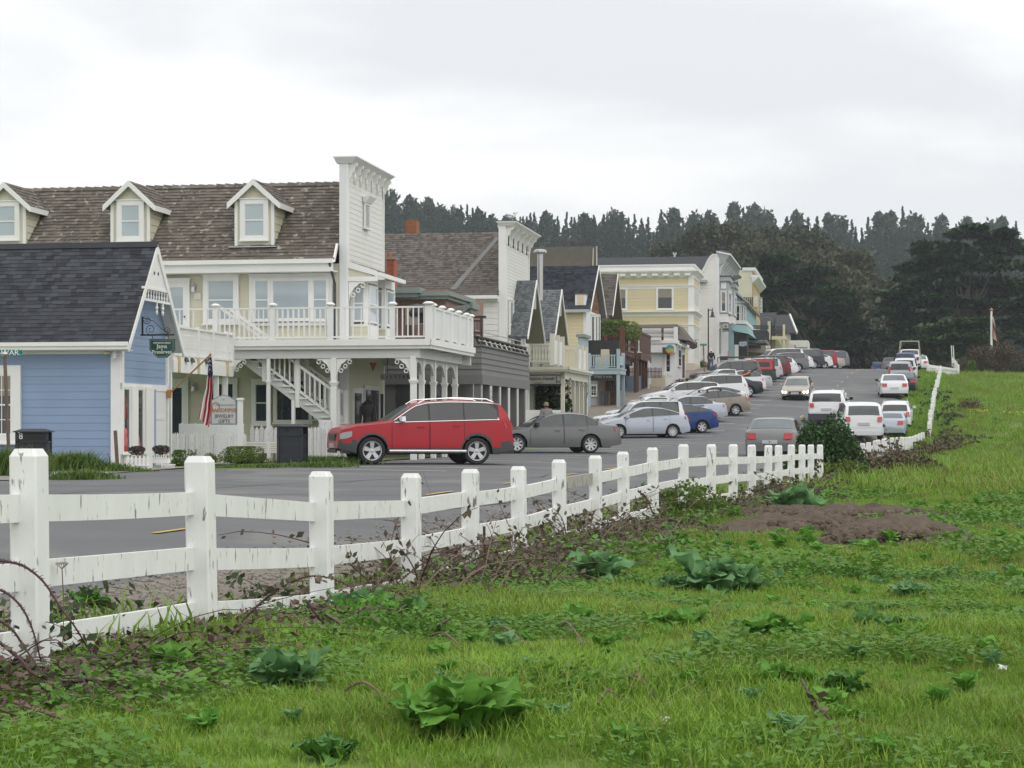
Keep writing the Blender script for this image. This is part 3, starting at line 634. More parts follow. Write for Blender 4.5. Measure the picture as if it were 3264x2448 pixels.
# stairs
xs0,zs0=A.Y('c4',1720,1505,-1.0);xs1=A.Y('c4',700,690,-1.0)[0];n=14;ST=MB()
dx_=(xs1-xs0)/n;dz_=(zdk-zs0)/n
for yy_ in (-1.45,-.55):ST.hexa([(xs0,yy_-.03,zs0-.2),(xs0,yy_+.03,zs0-.2),(xs0+dx_*.2,yy_+.03,zs0+.25),(xs0+dx_*.2,yy_-.03,zs0+.25),(xs1+.3,yy_-.03,zdk-.5),(xs1+.3,yy_+.03,zdk-.5),(xs1,yy_+.03,zdk-.04),(xs1,yy_-.03,zdk-.04)])
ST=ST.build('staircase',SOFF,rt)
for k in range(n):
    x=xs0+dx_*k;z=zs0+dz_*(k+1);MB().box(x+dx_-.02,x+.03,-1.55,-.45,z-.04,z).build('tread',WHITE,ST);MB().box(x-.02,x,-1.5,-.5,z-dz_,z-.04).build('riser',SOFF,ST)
    MB().box(x+dx_,x,-1.49,-1.46,z-dz_-.05,z-.04).build('stringer_block',SOFF,ST)
for yy_ in (-1.52,-.5):
    MB().beam((xs0,yy_,zs0+1.05),(xs1-.2,yy_,zdk+1.05),.06,.08).build('handrail',WHITE,ST);MB().beam((xs0,yy_,zs0+.25),(xs1,yy_,zdk+.22),.04,.07).build('lower_rail',WHITE,ST)
    for k in range(22):t=(k+.5)/22;x=xs0+(xs1-xs0)*t;z=zs0+(zdk-zs0)*t;MB().box(x-.02,x+.02,yy_-.02,yy_+.02,z+.25,z+1.02).build('baluster',WHITE,ST)
    for t in (0,.36,.66):x=xs0+(xs1-xs0)*t;z=zs0+(zdk-zs0)*t;MB().box(x-.06,x+.06,yy_-.06,yy_+.06,z-.3 if t else -.2,z+1.18).build('post',WHITE,ST)
m=MB();x=A.Y('c4',1270,1300,-1.5)[0];m.box(x-.05,x+.05,-1.58,-1.48,-.3,A.Y('c4',1270,1240,-1.5)[1]);m.build('prop',WHITE,ST)
# bay windows upstairs on the street face and their lean-to roof
zr1=A.X('c3',1478,1268,0.05)[1];zr0=A.Y('c3',1690,1392,.1)[1];xe=.95;yb1=A.X('c3',2115,1530,xe)[0]
lr=MB();lr.hexa([(.0,.05,zr1-.08),(xe,.05,zr0-.08),(xe,yb1,zr0-.08),(0,yb1,zr1-.08),(.0,.05,zr1),(xe,.05,zr0),(xe,yb1,zr0),(0,yb1,zr1)]);lr=lr.build('porch_roof',WOODSH,rt)
shingles(lr,[(xe,.05,zr0),(xe,yb1,zr0),(0,yb1,zr1),(0,.05,zr1)],6,18,WOODSH,108,.025)
m=MB();m.box(xe-.02,xe+.07,.02,yb1+.03,zr0-.14,zr0-.02);m.build('gutter',WHITE,rt)
m=MB(fy(.06));m.hexa([(0,0,zr1-.2),(xe,0,zr0-.15),(xe,.05,zr0-.15),(0,.05,zr1-.2),(0,0,zr1+.01),(xe,0,zr0+.01),(xe,.05,zr0+.01),(0,.05,zr1+.01)]);m.box(0,xe,0,.05,zr0-.3,zr0-.16);m.build('barge_board',WHITE,rt)
MB(fy(.08)).prism([(0,zr0-.16),(xe*.9,zr0-.16),(0,zr1-.1)],0,.02).build('gable_panel',CREAM,rt)
bracket(rt,fy(.06),.03,zr0-.31,.55,1)
for b0,b1 in ((.35,1.75),(2.75,4.1)):
    xx=.55;bw_=MB();bw_.box(0,xx,b0,b1,zdk,zdk+.62);bw_.box(0,xx,b0,b1,zr0-.32,zr0-.06);BW=bw_.build('bay_window',WHITE,rt)
    planks(BW,fy(b0),rect(.03,xx,zdk+.05,zdk+.56),.158,CREAM,.02)
    for q in ((b0,0),(b1-.1,0),(b0,xx-.1),(b1-.1,xx-.1)):MB().box(q[1],q[1]+.1,q[0],q[0]+.1,zdk+.62,zr0-.32).build('bay_post',WHITE,BW)
    window(BW,fy(b0+.05),.12,xx-.12,zdk+.72,zr0-.42,.03,head=False,sill=False);window(BW,fx(xx-.05),b0+.15,b1-.15,zdk+.72,zr0-.42,.04,head=False,sill=False,glass=GLASS)
# sign hung under the deck over the doorway, pointed pennant
x0,z0=A.Y('c6',180,640,-1.2);x1,z1=A.Y('c6',510,585,-1.2)
hs=MB(fy(-1.2)).box(x0,x1,0,.06,z0,z1).build('hanging_sign',DGREY,None);hs.name='ornate_hanging_board'
hs.parent=None;hs.matrix_world=A.root.matrix_basis.copy();tag(hs,'long dark board with row of ring ornaments hanging under the white deck','sign')
for i in range(9):
    cx_=x0+(x1-x0)*(i+.5)/9;MB(fy(-1.26)).tube([(cx_+.075*cos(t),0,(z0+z1)/2+.075*sin(t)) for t in np.linspace(0,2*pi,10)],.014,5).build('ring_ornament',GREYS,hs)
for cx_ in (x0+.2,x1-.2):MB().beam((cx_,-1.23,z1),(cx_,-1.23,zdb-.05),.02,.02).build('hanger',BLACK,hs)
px_,pz_=A.Y('c4',1970,960,.0)
mp_=MB(fy(-.2)).prism([(.75,pz_+.22),(.98,pz_+.22),(.865,pz_-.06)],0,.02).build('pennant_sign',BRICK);mp_.matrix_world=A.root.matrix_basis.copy();tag(mp_,'small dark red pointed pennant hung under the white deck by the shop door','pennant')
# clothing shown in the doorway
x0,z0=A.Y('c4',1965,1480,-.2);dr=MB()
dr.lathe([(.05,1.85),(.09,1.8),(.2,1.72),(.19,1.5),(.15,1.3),(.17,1.1),(.22,.7),(.26,.45),(.24,.4)],(x0+.0,-.3,.0),12);dr.beam((x0-.2,-.3,1.66),(x0-.25,-.32,1.15),.09,.1);dr.beam((x0+.2,-.3,1.66),(x0+.25,-.32,1.15),.09,.1);dr.tube([(x0,-.3,.4),(x0,-.3,-.05)],.02);dr.lathe([(.2,0),(.2,.02),(.02,.04)],(x0,-.3,-.08),12)
dr=dr.build('dress_form',DARK);dr.matrix_world=A.root.matrix_basis.copy();tag(dr,'dark coat on a stand in the shop doorway under the deck','coat')
# barbecue on the deck
x0=A.Y('c5',640,1600,-1.0)[0];bq=empty('barbecue',A.world(x0,-.9,zdk),-TH,'black barbecue with beige cover standing on the white deck','barbecue')
m=MB();m.box(-.32,.32,-.25,.25,.55,.75);m.lathe([(.34,.0),(.36,.12),(.3,.3),(.15,.38),(.01,.4)],(0,0,.75),14);m.build('firebox',BLACK,bq)
for sx_ in (-.26,.26):
    for sy_ in (-.2,.2):MB().beam((sx_,sy_,0),(sx_,sy_,.56),.04,.04).build('leg',BLACK,bq)
MB().box(-.3,.1,-.29,-.26,.5,1.02).build('cover',BLIND,bq)
# lattice balcony and porch of the neighbouring shop, running along the street in front of A's left part
xb_=A.Y('c4',697,700,-2.2)[0]
LB=Fr('lattice_balcony','white lattice balcony on square posts between the blue shop and the long white deck','balcony',*[(lambda p:(p.x/p.y*F+CX,p.y))(A.world(xb_,-2.2,0))],CZ-1.02) if False else None
pw_=A.world(xb_,-2.15,0)
LB=Fr('lattice_balcony','white lattice balcony on square posts between the blue shop and the long white deck','balcony',pw_.x/pw_.y*F+CX,pw_.y,CZ-1.02)
zt_=LB.Y('c4',697,625,0)[1];zb_=LB.Y('c4',697,880,0)[1];zbm=LB.Y('c4',697,1022,0)[1];L0=LB.X('c4',150,600,0)[0]
m=MB();m.box(-.1,.03,L0,0,zt_-.05,zt_);m.box(-.06,.02,L0,0,zb_,zb_+.07);m.box(-1.2,.0,L0,0,zb_-.12,zb_-.02);m.box(-.12,.02,L0,0,zbm,zb_-.12);LBm=m.build('balcony_frame',WHITE,LB.root)
ps=[LB.X('c4',x,700,0)[0] for x in (197,377,515,645)]+[-.03]
for p in ps:MB().box(-.05,.05,p-.04,p+.04,zb_-.15,zt_+.04).build('baluster_post',WHITE,LB.root)
prev=L0;nb_=0
for y in np.arange(L0,-.05,.085):
    m=MB(fx(-.02));m.box(y,y+.034,-.008,.008,zb_+.07,zt_-.05);m.box(y-.012,y+.057,-.009,.009,zt_-.26,zt_-.2);m.box(y-.012,y+.057,-.009,.009,zb_+.24,zb_+.29);m.build('fretwork_slat',WHITE,LBm)
for p in (LB.X('c4',150,1200,0)[0],LB.X('c4',583,1200,0)[0],LB.X('c4',667,1200,0)[0]):MB().box(-.18,-.04,p-.05,p+.05,-.3,zbm+.02).build('post',WHITE,LB.root)
for p in (ps[0],ps[1],ps[3]):MB().box(-.04,.06,p-.06,p+.06,zbm-.0,zb_).build('weathered_block',M('peeling_cream_paint',(.55,.46,.27),.8,.2,6),LB.root)
for x in (262,318,452):
    y=LB.X('c4',x,860,0)[0];MB().lathe([(.02,0),(.06,-.03),(.1,-.12),(.09,-.13)],(.03,y,zb_-.02),10).build('flood_lamp',DGREY,LB.root)
# ---------------------------------------------------------------- the blue shop
ZB=50.5
Bs=Fr('blue_shop','small light blue clapboard shop with steep charcoal shingle roof and white trim','building',px('c2',1028)[0],ZB,CZ-1.13)
rb=Bs.root;tB=Bs.loc.dot(Bs.ux)
WB=Bs.X('c2',1425,900,0)[0];ze=Bs.Y('c2',600,250,-.32)[1];XL=-6.8;ov=.34
zr=Bs.X('c1',1312,785,ov)[1];yr=WB/2
wb=MB().box(XL,-.02,.03,WB,-.4,ze).build('wall',BLUE,rb)
zp=Bs.Y('c2',500,345,0)[1]
planks(wb,fy(.03),rect(XL,-.2,-.35,zp+.05),.197,BLUE,.012,z0=-.35)
zfh=Bs.X('c2',1200,600,0)[1]
slope=(zr-ze)/(yr+.32)
def gz_(y):return ze+slope*((y+.32) if y <= yr else (2*yr-y+.32))
planks(wb,fx(-.02),[(.0,zfh),(WB,zfh),(WB,gz_(WB)-.1),(yr,zr-.12),(0,gz_(0)-.1)],.197,BLUE,.012)
m=MB();m.box(-.25,.0,-.03,0.03,-.4,zp+.1);m.box(-.02,.04,.0,.17,-.4,zp+.1);m.box(-.02,.05,WB-.1,WB+.02,-.4,gz_(WB)-.1);m.build('corner_board',WHITE,rb)
MB().box(XL,-.25,-.02,0.02,zp,zp+.13).build('frieze_board',WHITE,rb)
# roof
rf=MB();t=.1
rf.hexa([(XL,-.32,ze-t),(ov,-.32,ze-t),(ov,yr,zr-t),(XL,yr,zr-t),(XL,-.32,ze),(ov,-.32,ze),(ov,yr,zr),(XL,yr,zr)])
rf.hexa([(XL,yr+.002,zr-t),(ov,yr+.002,zr-t),(ov,WB+.32,ze-t),(XL,WB+.32,ze-t),(XL,yr+.002,zr),(ov,yr+.002,zr),(ov,WB+.32,ze),(XL,WB+.32,ze)])
rf=rf.build('roof',SLATE,rb)
shingles(rf,[(XL,-.34,ze+.002),(ov+.01,-.34,ze+.002),(ov+.01,yr,zr+.002),(XL,yr,zr+.002)],26,34,SLATE,300,.016,jit=.3)
MB().hexa([(XL,yr-.13,zr-.1),(ov+.03,yr-.13,zr-.1),(ov+.03,yr+.13,zr-.1),(XL,yr+.13,zr-.1),(XL,yr-.05,zr+.05),(ov+.03,yr-.05,zr+.05),(ov+.03,yr+.05,zr+.05),(XL,yr+.05,zr+.05)]).build('ridge_cap',SLATE,rf)
m=MB();m.box(XL,ov,-.42,-.33,ze-.17,ze+.0);m.box(XL,ov+.02,-.46,-.42,ze-.08,ze+.02);m.build('gutter',WHITE,rb)
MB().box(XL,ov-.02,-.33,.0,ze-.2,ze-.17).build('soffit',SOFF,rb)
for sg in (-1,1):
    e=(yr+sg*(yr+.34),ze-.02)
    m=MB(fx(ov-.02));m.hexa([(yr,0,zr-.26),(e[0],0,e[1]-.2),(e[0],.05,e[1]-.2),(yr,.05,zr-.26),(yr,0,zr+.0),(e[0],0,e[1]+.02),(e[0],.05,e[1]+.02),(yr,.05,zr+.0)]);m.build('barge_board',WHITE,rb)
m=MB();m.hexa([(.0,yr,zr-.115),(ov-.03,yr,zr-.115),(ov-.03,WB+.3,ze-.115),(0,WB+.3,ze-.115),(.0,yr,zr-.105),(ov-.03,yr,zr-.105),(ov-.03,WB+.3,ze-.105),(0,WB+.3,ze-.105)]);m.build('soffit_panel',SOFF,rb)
# gable ornament
za,zb=Bs.X('c1',1300,1180,ov)[1],Bs.X('c1',1300,1280,ov)[1]
hw=lambda z:max(.05,(zr-.2-z)/slope)
m=MB(fx(ov-.04));m.prism([(yr-hw(za),za),(yr+hw(za),za),(yr,zr-.2)],0,.03);m.box(yr-hw(zb)-.0,yr+hw(zb),-.01,.06,za-.03,za+.03);m.box(yr-hw(zb),yr+hw(zb),-.01,.06,zb-.03,zb+.03);go=m.build('gable_ornament',WHITE,rb)
for k in range(9):
    y=yr - hw(zb)*.9+hw(zb)*1.8*(k+.5)/9;MB().lathe([(.018,0),(.03,(za-zb)*.25),(.015,(za-zb)*.45),(.035,(za-zb)*.7),(.02,za-zb-.05)],(ov-.02,y,zb+.03),8).build('spindle',WHITE,go)
for dy in (0,.45):MB().lathe([(.01,-.33),(.03,-.3),(.045,-.25),(.02,-.2),(.05,-.14),(.025,-.08),(.04,0)],(ov-.01,yr+dy,zb-.03),10).build('drop_finial',WHITE,go)
for dy in (-.18,.12):MB(fx(ov-.01)).lathe([(.05,0),(.05,.006)],(yr+dy,0,za+.42),10,'y').build('dark_cutout',DGREY,go)
# side window at the left
a=Bs.Y('c2',-60,760,0)[0],Bs.Y('c2',103,760,0)[0];z0,z1=Bs.Y('c2',50,1030,0)[1],Bs.Y('c2',50,525,0)[1]
window(rb,fy(0.01),a[0],a[1],z0,z1,.25,glass=GLASSD,nv=3,nh=3,sill=True,head=False,blind=.35)
MB(fy(.01)).box(a[0]+.03,a[1]-.03,.022,.026,z0+.03,z0+(z1-z0)*.48).build('curtain',WHITE2,rb)
# shop front on the street face
Xq=lambda x:Bs.X('c2',x,900,.02)[0]
z_t,z_b=Bs.X('c2',1200,640,.02)[1],Bs.X('c2',1150,1180,.02)[1]
sf=MB(fx(0));sf.box(.0,WB,-.01,.05,zfh-.16,zfh+.0);sf.box(.0,Xq(1290),-.01,.04,-.4,z_b-.04);sf=sf.build('shop_front',WHITE,rb)
pn=[(1045,1100),(1160,1215)]
for a_,b_ in pn:
    w=window(sf,fx(.0),Xq(a_),Xq(b_),z_b,z_t,.06,glass=GLASSD,rail=False,head=False,depth=.06)
MB(fx(.0)).box(Xq(1100)+.03,Xq(1160)-.03,.02,.1,z_b-.1,z_t+.05).build('fluted_post',WHITE,sf);MB(fx(0)).box(Xq(1225),Xq(1290),.0,.1,z_b-.3,z_t+.05).build('fluted_post',WHITE,sf)
MB(fx(0)).box(Xq(1300),Xq(1318),.0,.06,-.3,z_t).build('blue_door_post',BLUE,sf)
MB(fx(-.0)).box(Xq(1318),Xq(1415),.0,.03,-.1,z_t).build('open_door',WHITE2,sf)
MB(fx(-.0)).box(Xq(1320),Xq(1390),.03,.045,Bs.X('c2',1350,905,0)[1],Bs.X('c2',1350,870,0)[1]).build('door_rail',WHITE2,sf)
# goods in the window
PINK=M('pink_cloth',(.55,.13,.15),.8,.4,5);REDC=M('red_cloth',(.42,.03,.03),.8,.3,5)
for nm,lab,x,y_,w_,hh,mt in (('doll','pink stuffed doll in the blue shop window near its left pane',1075,1060,.16,.5,PINK),('stuffed_toy','red and pink stuffed toy in the second pane of the blue shop window',1185,1110,.15,.42,PINK),('red_box','red gift bag on the sill of the blue shop window',1075,1150,.15,.16,REDC),('red_ribbon','red cloth hanging high in the blue shop window',1075,800,.06,.6,REDC)):
    yq,zq=Bs.X('c2',x,y_,.06);g=MB(fx(.045)).lathe([(.02,-hh/2),(w_*.8,-hh*.4),(w_,-.1*hh),(w_*.6,.1*hh),(w_*.75,.28*hh),(w_*.5,.44*hh),(.02,.5*hh)],(yq,.0,zq),10)
    g.v=[(.045+(v[0]-.045)*.15 if True else 0,v[1],v[2]) for v in g.v];o=g.build(nm,mt,None,True);o.matrix_world=Bs.root.matrix_basis.copy();tag(o,lab,'toy' if 'toy' in nm or nm == 'doll' else 'goods')
# wall lamps under the eave
m=MB();m.lathe([(.05,0),(.1,-.08),(.09,-.12)],(-.3,-.2,zp+.1),10);m.build('flood_lamp',M('cream_lamp',(.5,.42,.25),.5),rb);m=MB();m.lathe([(.03,0),(.07,-.08),(.05,-.16),(.08,-.2)],(-.1,-.15,zp+.08),10);m.build('flood_lamp',WHITE2,rb)
# iron bracket and the Jams & Preserves sign (faces the camera, hung from the gable)
bx0,bz=Bs.Y('c2',1200,182,.9);bx1=Bs.Y('c2',1487,182,.9)[0]
IB=empty('sign_bracket',Bs.world(bx0,.9,bz),-TH,'black wrought iron scroll bracket holding the green jam shop sign','bracket');L=bx1-bx0
vx=Bs.Y('c2',1216,100,.9)[0]-bx0;hz=Bs.Y('c2',1216,25,.9)[1]-bz
m=MB();m.box(0,L,-.02,.02,-.02,.02);m.box(vx-.02,vx+.02,-.02,.02,0,hz);m.build('bar',BLACK,IB)
def spiral(cx,cz,r,a0,turns,n=26):return [(cx+r*(1-t*.8)*cos(a0+turns*2*pi*t),0,cz+r*(1-t*.8)*sin(a0+turns*2*pi*t)) for t in np.linspace(0,1,n)]
for cx_,cz_,r_,a0_,tn in ((vx+.13,hz*.8,.1,pi,1.4),(vx+.22,hz*.3,.14,-pi/2,-1.5),(L-.2,.12,.09,-pi/2,1.5)):MB().tube(spiral(cx_,cz_,r_,a0_,tn),.009,5).build('scroll',BLACK,IB)
MB().tube([(vx,0,hz*.95),(vx+.3,0,hz*.75),(vx+.5,0,hz*.35),(L-.15,0,.05)],.01,5).build('stay',BLACK,IB)
for x in (.35*L,.82*L):MB().tube([(x,0,0),(x,0,-.1)],.01,6).build('hook',BLACK,IB)
cxs,czs=Bs.Y('c2',1385,295,.9);sw=abs(Bs.Y('c2',1495,295,.9)[0]-Bs.Y('c2',1275,295,.9)[0]);sh=abs(Bs.Y('c2',1385,215,.9)[1]-Bs.Y('c2',1385,375,.9)[1])
JS=empty('jam_shop_sign',Bs.world(cxs,.9,czs),-TH,'dark green hanging sign lettered Jams & Preserves','sign')
def octo(w,hh,c):return [(-w/2,hh/2),(w/2,hh/2),(w/2-.01,hh*.42),(w/2-.01,-hh/2+c),(w/2-c*1.1,-hh/2),(-w/2+c*1.1,-hh/2),(-w/2+.01,-hh/2+c),(-w/2+.01,hh*.42)]
MB().prism(octo(sw,sh,.2),-.03,.03).build('board',GREEN,JS)
TRIM=M('pale_green_trim',(.25,.38,.3),.5)
m=MB();pp=octo(sw-.07,sh-.06,.18)
for i in range(len(pp)):m.beam((pp[i][0],-.032,pp[i][1]),(pp[(i+1) % 8][0],-.032,pp[(i+1) % 8][1]),.006,.008)
m.build('border',TRIM,JS)
text(JS,'MENDOCINO',.065,WHITE,Tface(0,-.034,sh*.28),xs=1.15);text(JS,'Jams',.15,WHITE,Tface(0,-.034,sh*.1));text(JS,'&',.07,WHITE,Tface(0,-.034,-.035));text(JS,'Preserves',.135,WHITE,Tface(0,-.034,-sh*.2))
# ---------------------------------------------------------------- flag
fx0,fz0=Bs.X('c2',1445,680,.1);p0=Bs.world(.1,fx0,fz0)
Zf=p0.y;X1,Y1=px('c2',1795,350);p1=Vector(((X1-CX)/F*(Zf-.6),Zf-.6,CZ+(HY-Y1)/F*(Zf-.6)))
FG=empty('flag',p0,0,'American flag hanging limp from a wooden pole on the blue shop corner','flag')
v1=p1-p0;MB().tube([(0,0,0),tuple(v1)],.022,8).build('pole',M('varnished_wood',(.42,.22,.09),.4),FG);MB().box(-.06,.05,-.05,.05,-.12,.1).build('pole_socket',GOLD,FG)
MB().lathe([(.01,-.05),(.04,0),(.01,.05)],tuple(v1),8).build('finial',GOLD,FG)
FR=M('flag_red',(.5,.025,.04),.8,.1,5);FW=M('flag_white',(.75,.73,.74),.8,.05);FB=M('flag_blue',(.02,.025,.09),.8,.1)
cl=[px('c2',*q) for q in ((1790,375),(1790,450),(1790,535),(1785,640),(1765,760),(1740,895))];wd_=[.09,.13,.16,.2,.27,.3]
V=[];fr=[];rows=40;colsn=26
for j in range(rows+1):
    t=j/rows*5;i=min(4,int(t));u=t-i;X=cl[i][0]*(1-u)+cl[i+1][0]*u;Y=cl[i][1]*(1-u)+cl[i+1][1]*u;w=wd_[i]*(1-u)+wd_[i+1]*u
    cX=(X-CX)/F*(Zf-.5)-p0.x;cZ_=CZ+(HY-Y)/F*(Zf-.5)-p0.z
    for i2 in range(colsn+1):
        s=i2/colsn;V.append((cX+(s-.5)*w+.01*sin(6*s+t),-.5+.085*sin(s*pi*5+t*.5),cZ_ - (.25*s*(j/rows) if j > rows*.8 else 0)+.03*sin(s*9)))
me=bpy.data.meshes.new('cloth');Fc=[];mi=[]
for j in range(rows):
    for i2 in range(colsn):
        a_=j*(colsn+1)+i2;Fc.append((a_,a_+1,a_+colsn+2,a_+colsn+1))
        mi.append(2 if (j < rows*.4) else (0 if (i2//4) % 2 == 0 else 1))
me.from_pydata(V,[],Fc);[me.materials.append(q) for q in (FR,FW,FB)];me.polygons.foreach_set('material_index',mi);me.shade_smooth()
o=bpy.data.objects.new('cloth',me);COL.objects.link(o);o.parent=FG
st=MB()
for j in range(2,13,2):
    for i2 in range(2,colsn-1,6):
        c_=Vector(V[j*(colsn+1)+i2+(j//2 % 2)*3]);st.poly(*[tuple(c_+Vector(((.022 if k % 2 == 0 else .01)*cos(pi/2+k*pi/5),-.012,(.022 if k % 2 == 0 else .01)*sin(pi/2+k*pi/5)))) for k in range(10)])
tag(st.build('stars',FW,FG),kind='stuff')
# ================================================================ yard in front of the near shops
def at(c,x,y,Z):   # world point of a pixel at distance Z
    X,Y=px(c,x,y);return Vector(((X-CX)/F*Z,Z,CZ+(HY-Y)/F*Z))
def pickets(name,label,c,xa,xb,ytop,ybot,Za,Zb,n,mat,w=.075,yslope=0,point=True):
    pa,pb=at(c,xa,ytop,Za),at(c,xb,ytop+yslope,Zb);f=empty(name,(pa.x,pa.y,pa.z),0,label,'fence')
    za=at(c,xa,ybot,Za).z - pa.z;d=(pb-pa);th=atan2(d.y,d.x);L=Vector((d.x,d.y)).length;f.rotation_euler[2]=th;dz=d.z
    for i in range(n):
        t=(i+.5)/n;x=L*t;zt=dz*t+U(-.02,.02);k=w*U(.85,1.1);tl=U(-.012,.012);yy=U(-.01,.01)
        P=[(x-k/2,za),(x+k/2,za),(x+k/2+tl,zt-.07),(x+tl,zt),(x-k/2+tl,zt-.07)] if point else [(x-k/2,za),(x+k/2,za),(x+k/2,zt),(x-k/2,zt)]
        MB().prism(P,yy-.01,yy+.01).build('picket',mat,f)
    for zz in (.25,.75):MB().hexa([(0,.012,za*zz),(L,.012,za*zz+dz),(L,.05,za*zz+dz),(0,.05,za*zz),(0,.012,za*zz+.07),(L,.012,za*zz+.07+dz),(L,.05,za*zz+.07+dz),(0,.05,za*zz+.07)]).build('rail',mat,f)
    return f
OLDW=M('weathered_white_pickets',(.60,.60,.60),.75,.12,3,rnd=.18,col2=(.33,.33,.34),thr=.60,sc2=14,stretch=(6,6,.6))
pickets('picket_fence','weathered white picket fence behind the round hedge, left of the bench','e1',150,1085,530,880,55.5,57.3,44,OLDW,yslope=8)
pickets('picket_fence','short stretch of white pickets between the black bin and the red car','e1',1770,2165,470,860,56.2,58.2,19,OLDW,yslope=-5)
pickets('picket_fence','pointed white pickets standing above the gate at the foot of the white stairs','e1',1975,2135,385,480,58.6,59.0,8,OLDW)
pickets('picket_fence','row of broad pointed pickets behind the jewelry sign','e1',270,1060,415,560,58.8,59.2,14,WHITE2,w=.14)
# bench with pointed slat back and slatted front
bp=at('e1',1090,780,57.0);BE=empty('bench',(bp.x,bp.y,bp.z),-TH*.3,'white slatted bench beside the black bin','bench');L=(1500-1090)/3.814/(F/57)
bz=lambda y:at('e1',1090,y,57.0).z - bp.z
for i in range(5):MB().box(0,L,-.02*i,.02-.02*i,bz(775-28*i),bz(775-28*i)+.045).build('slat',WHITE,BE)
for i in range(7):x=L*(i+.5)/7;z1=bz(440) - (.05 if i % 2 else 0);MB().prism([(x-.06,bz(640)),(x+.06,bz(640)),(x+.06,z1-.1),(x,z1),(x-.06,z1-.1)],.5,.525).build('back_slat',OLDW,BE)
MB().box(0,L,.525,.56,bz(560),bz(545)).build('back_rail',GREYS,BE)
for x in (.35,.55,.8,1.0):MB().box(x*L,x*L+.05,.0,.06,bz(905),bz(780)).build('leg',WOODP,BE)
# shop sign board
s0=at('e1',655,435,55.0);SGN=empty('jewelry_shop_sign',(s0.x,s0.y,s0.z),0,'grey framed arched signboard lettered Sandpiper Jewelry Gifts','sign')
k=1/3.814/(F/55);W_s=318*k;H_s=300*k
def arch(w0,w1,z0,zs,zt):return [(w0,z0),(w1,z0),(w1,zs),((w0+w1)/2+.12,zt-.03),((w0+w1)/2,zt),((w0+w1)/2-.12,zt-.03),(w0,zs)]
SG1=M('sign_frame_grey',(.25,.29,.34),.5);SG2=M('sign_field_pale',(.56,.57,.56),.5)
MB().prism(arch(0,W_s,0,H_s,H_s+.15),-.02,.02).build('frame',SG1,SGN);MB().prism(arch(.035,W_s-.035,.035,H_s-.02,H_s+.12),-.03,-.021).build('panel',SG2,SGN)
text(SGN,'MENDOCINO',.07,SG1,Tface(W_s*.56,-.034,H_s*.80),xs=1.2)
text(SGN,'SANDPIPER',.15,GOLD,Tface(W_s*.52,-.036,H_s*.585),xs=.92,ext=.008)
MB().tube([(W_s*.2+.1*cos(t),-.036,H_s*.73+.12*sin(t)) for t in np.linspace(-1.2,4.4,16)],.012,5).build('flourish',GOLD,SGN)
text(SGN,'JEWELRY',.13,DGREY,Tface(W_s*.52,-.034,H_s*.345));text(SGN,'GIFTS',.13,DGREY,Tface(W_s*.52,-.034,H_s*.14));MB().box(W_s*.36,W_s*.66,-.034,-.031,H_s*.24,H_s*.247).build('rule',GOLD,SGN)
MB().poly((W_s*.44,-.034,H_s+.02),(W_s*.56,-.034,H_s+.03),(W_s*.5,-.034,H_s-.015)).build('bird_emblem',SG1,SGN)
m=MB();xx=W_s+.02;m.box(xx,xx+.14,-.05,.09,-1.6,H_s-.0);m.box(xx-.03,xx+.17,-.08,.12,H_s,H_s+.03);m.box(xx-.01,xx+.15,-.06,.1,H_s+.03,H_s+.06);m.build('post',WHITE,SGN)
# litter bins
def bin_(loc,rz,label,num=None,H_=1.25,W=.56):
    b=empty('litter_bin',loc,rz,label,'bin','black slotted litter bins');w=W/2;c=MB()
    c.box(-w,w,-w,w,0,H_*.74);c.build('body',BINM,b)
    for z0,z1 in ((.12,.24),(.36,.48),(.6,.72)):
        for i in range(9):
            x=-w+W*(i+.6)/9.2
            MB().box(x-.012,x+.012,-w-.004,-w+.001,z0*H_,z1*H_).build('slot',BLACK,b)
            if i % 2 == 0:MB().box(w-.001,w+.004,x-.012,x+.012,z0*H_,z1*H_).build('slot',BLACK,b)
    for sx_ in (-1,1):
        for sy_ in (-1,1):MB().box(sx_*w-.03,sx_*w+.03,sy_*w-.03,sy_*w+.03,0,H_*.93).build('corner_post',BINM,b)
    MB().box(-w,w,w-.03,w,H_*.74,H_*.93).build('hood_back',BINM,b)
    if num:MB().box(-w,w,-w,-w+.02,H_*.76,H_*.92).build('hood_front',BLACK,b)
    else:MB().box(-w,w,-w,-w+.02,H_*.74,H_*.93).build('hood_front',BINM,b);MB().lathe([(.07,0),(.07,.005)],(-.08,-w-.004,H_*.86),12,'y').build('opening',BLACK,b)
    MB().box(-w-.02,w+.04,-w-.03,w+.03,H_*.735,H_*.76).build('shelf',BINM,b)
    m=MB();e=w+.08;m.hexa([(-e,-e,H_*.93),(e,-e,H_*.93),(e,e,H_*.93),(-e,e,H_*.93),(-e,-e,H_*.95),(e,-e,H_*.95),(e,e,H_*.95),(-e,e,H_*.95)]);f=w*.7
    m.hexa([(-e,-e,H_*.95),(e,-e,H_*.95),(e,e,H_*.95),(-e,e,H_*.95),(-f,-f,H_),(f,-f,H_),(f,f,H_),(-f,f,H_)]);m.build('lid',BINM,b)
    if num:text(b,'8',.2,WHITE,Tface(-w*.72,-w-.01,H_*.85),ext=.002)
    return b
BINM=M('blue_black_powder_coat',(.022,.027,.036),.5,.15,3)
bl=at('e1',1650,965,52.6);bin_(bl,-.12,'black litter bin with a small round hole, between the bench and the red car',None,(965-425)/3.814/(F/52.6),.62)
b2=at('e2',372,1560,46.5);bin_(b2,.1,'black litter bin with open hood and a white figure, behind the first fence post','8',(1560-990)/3.457/(F/46.5),.68)
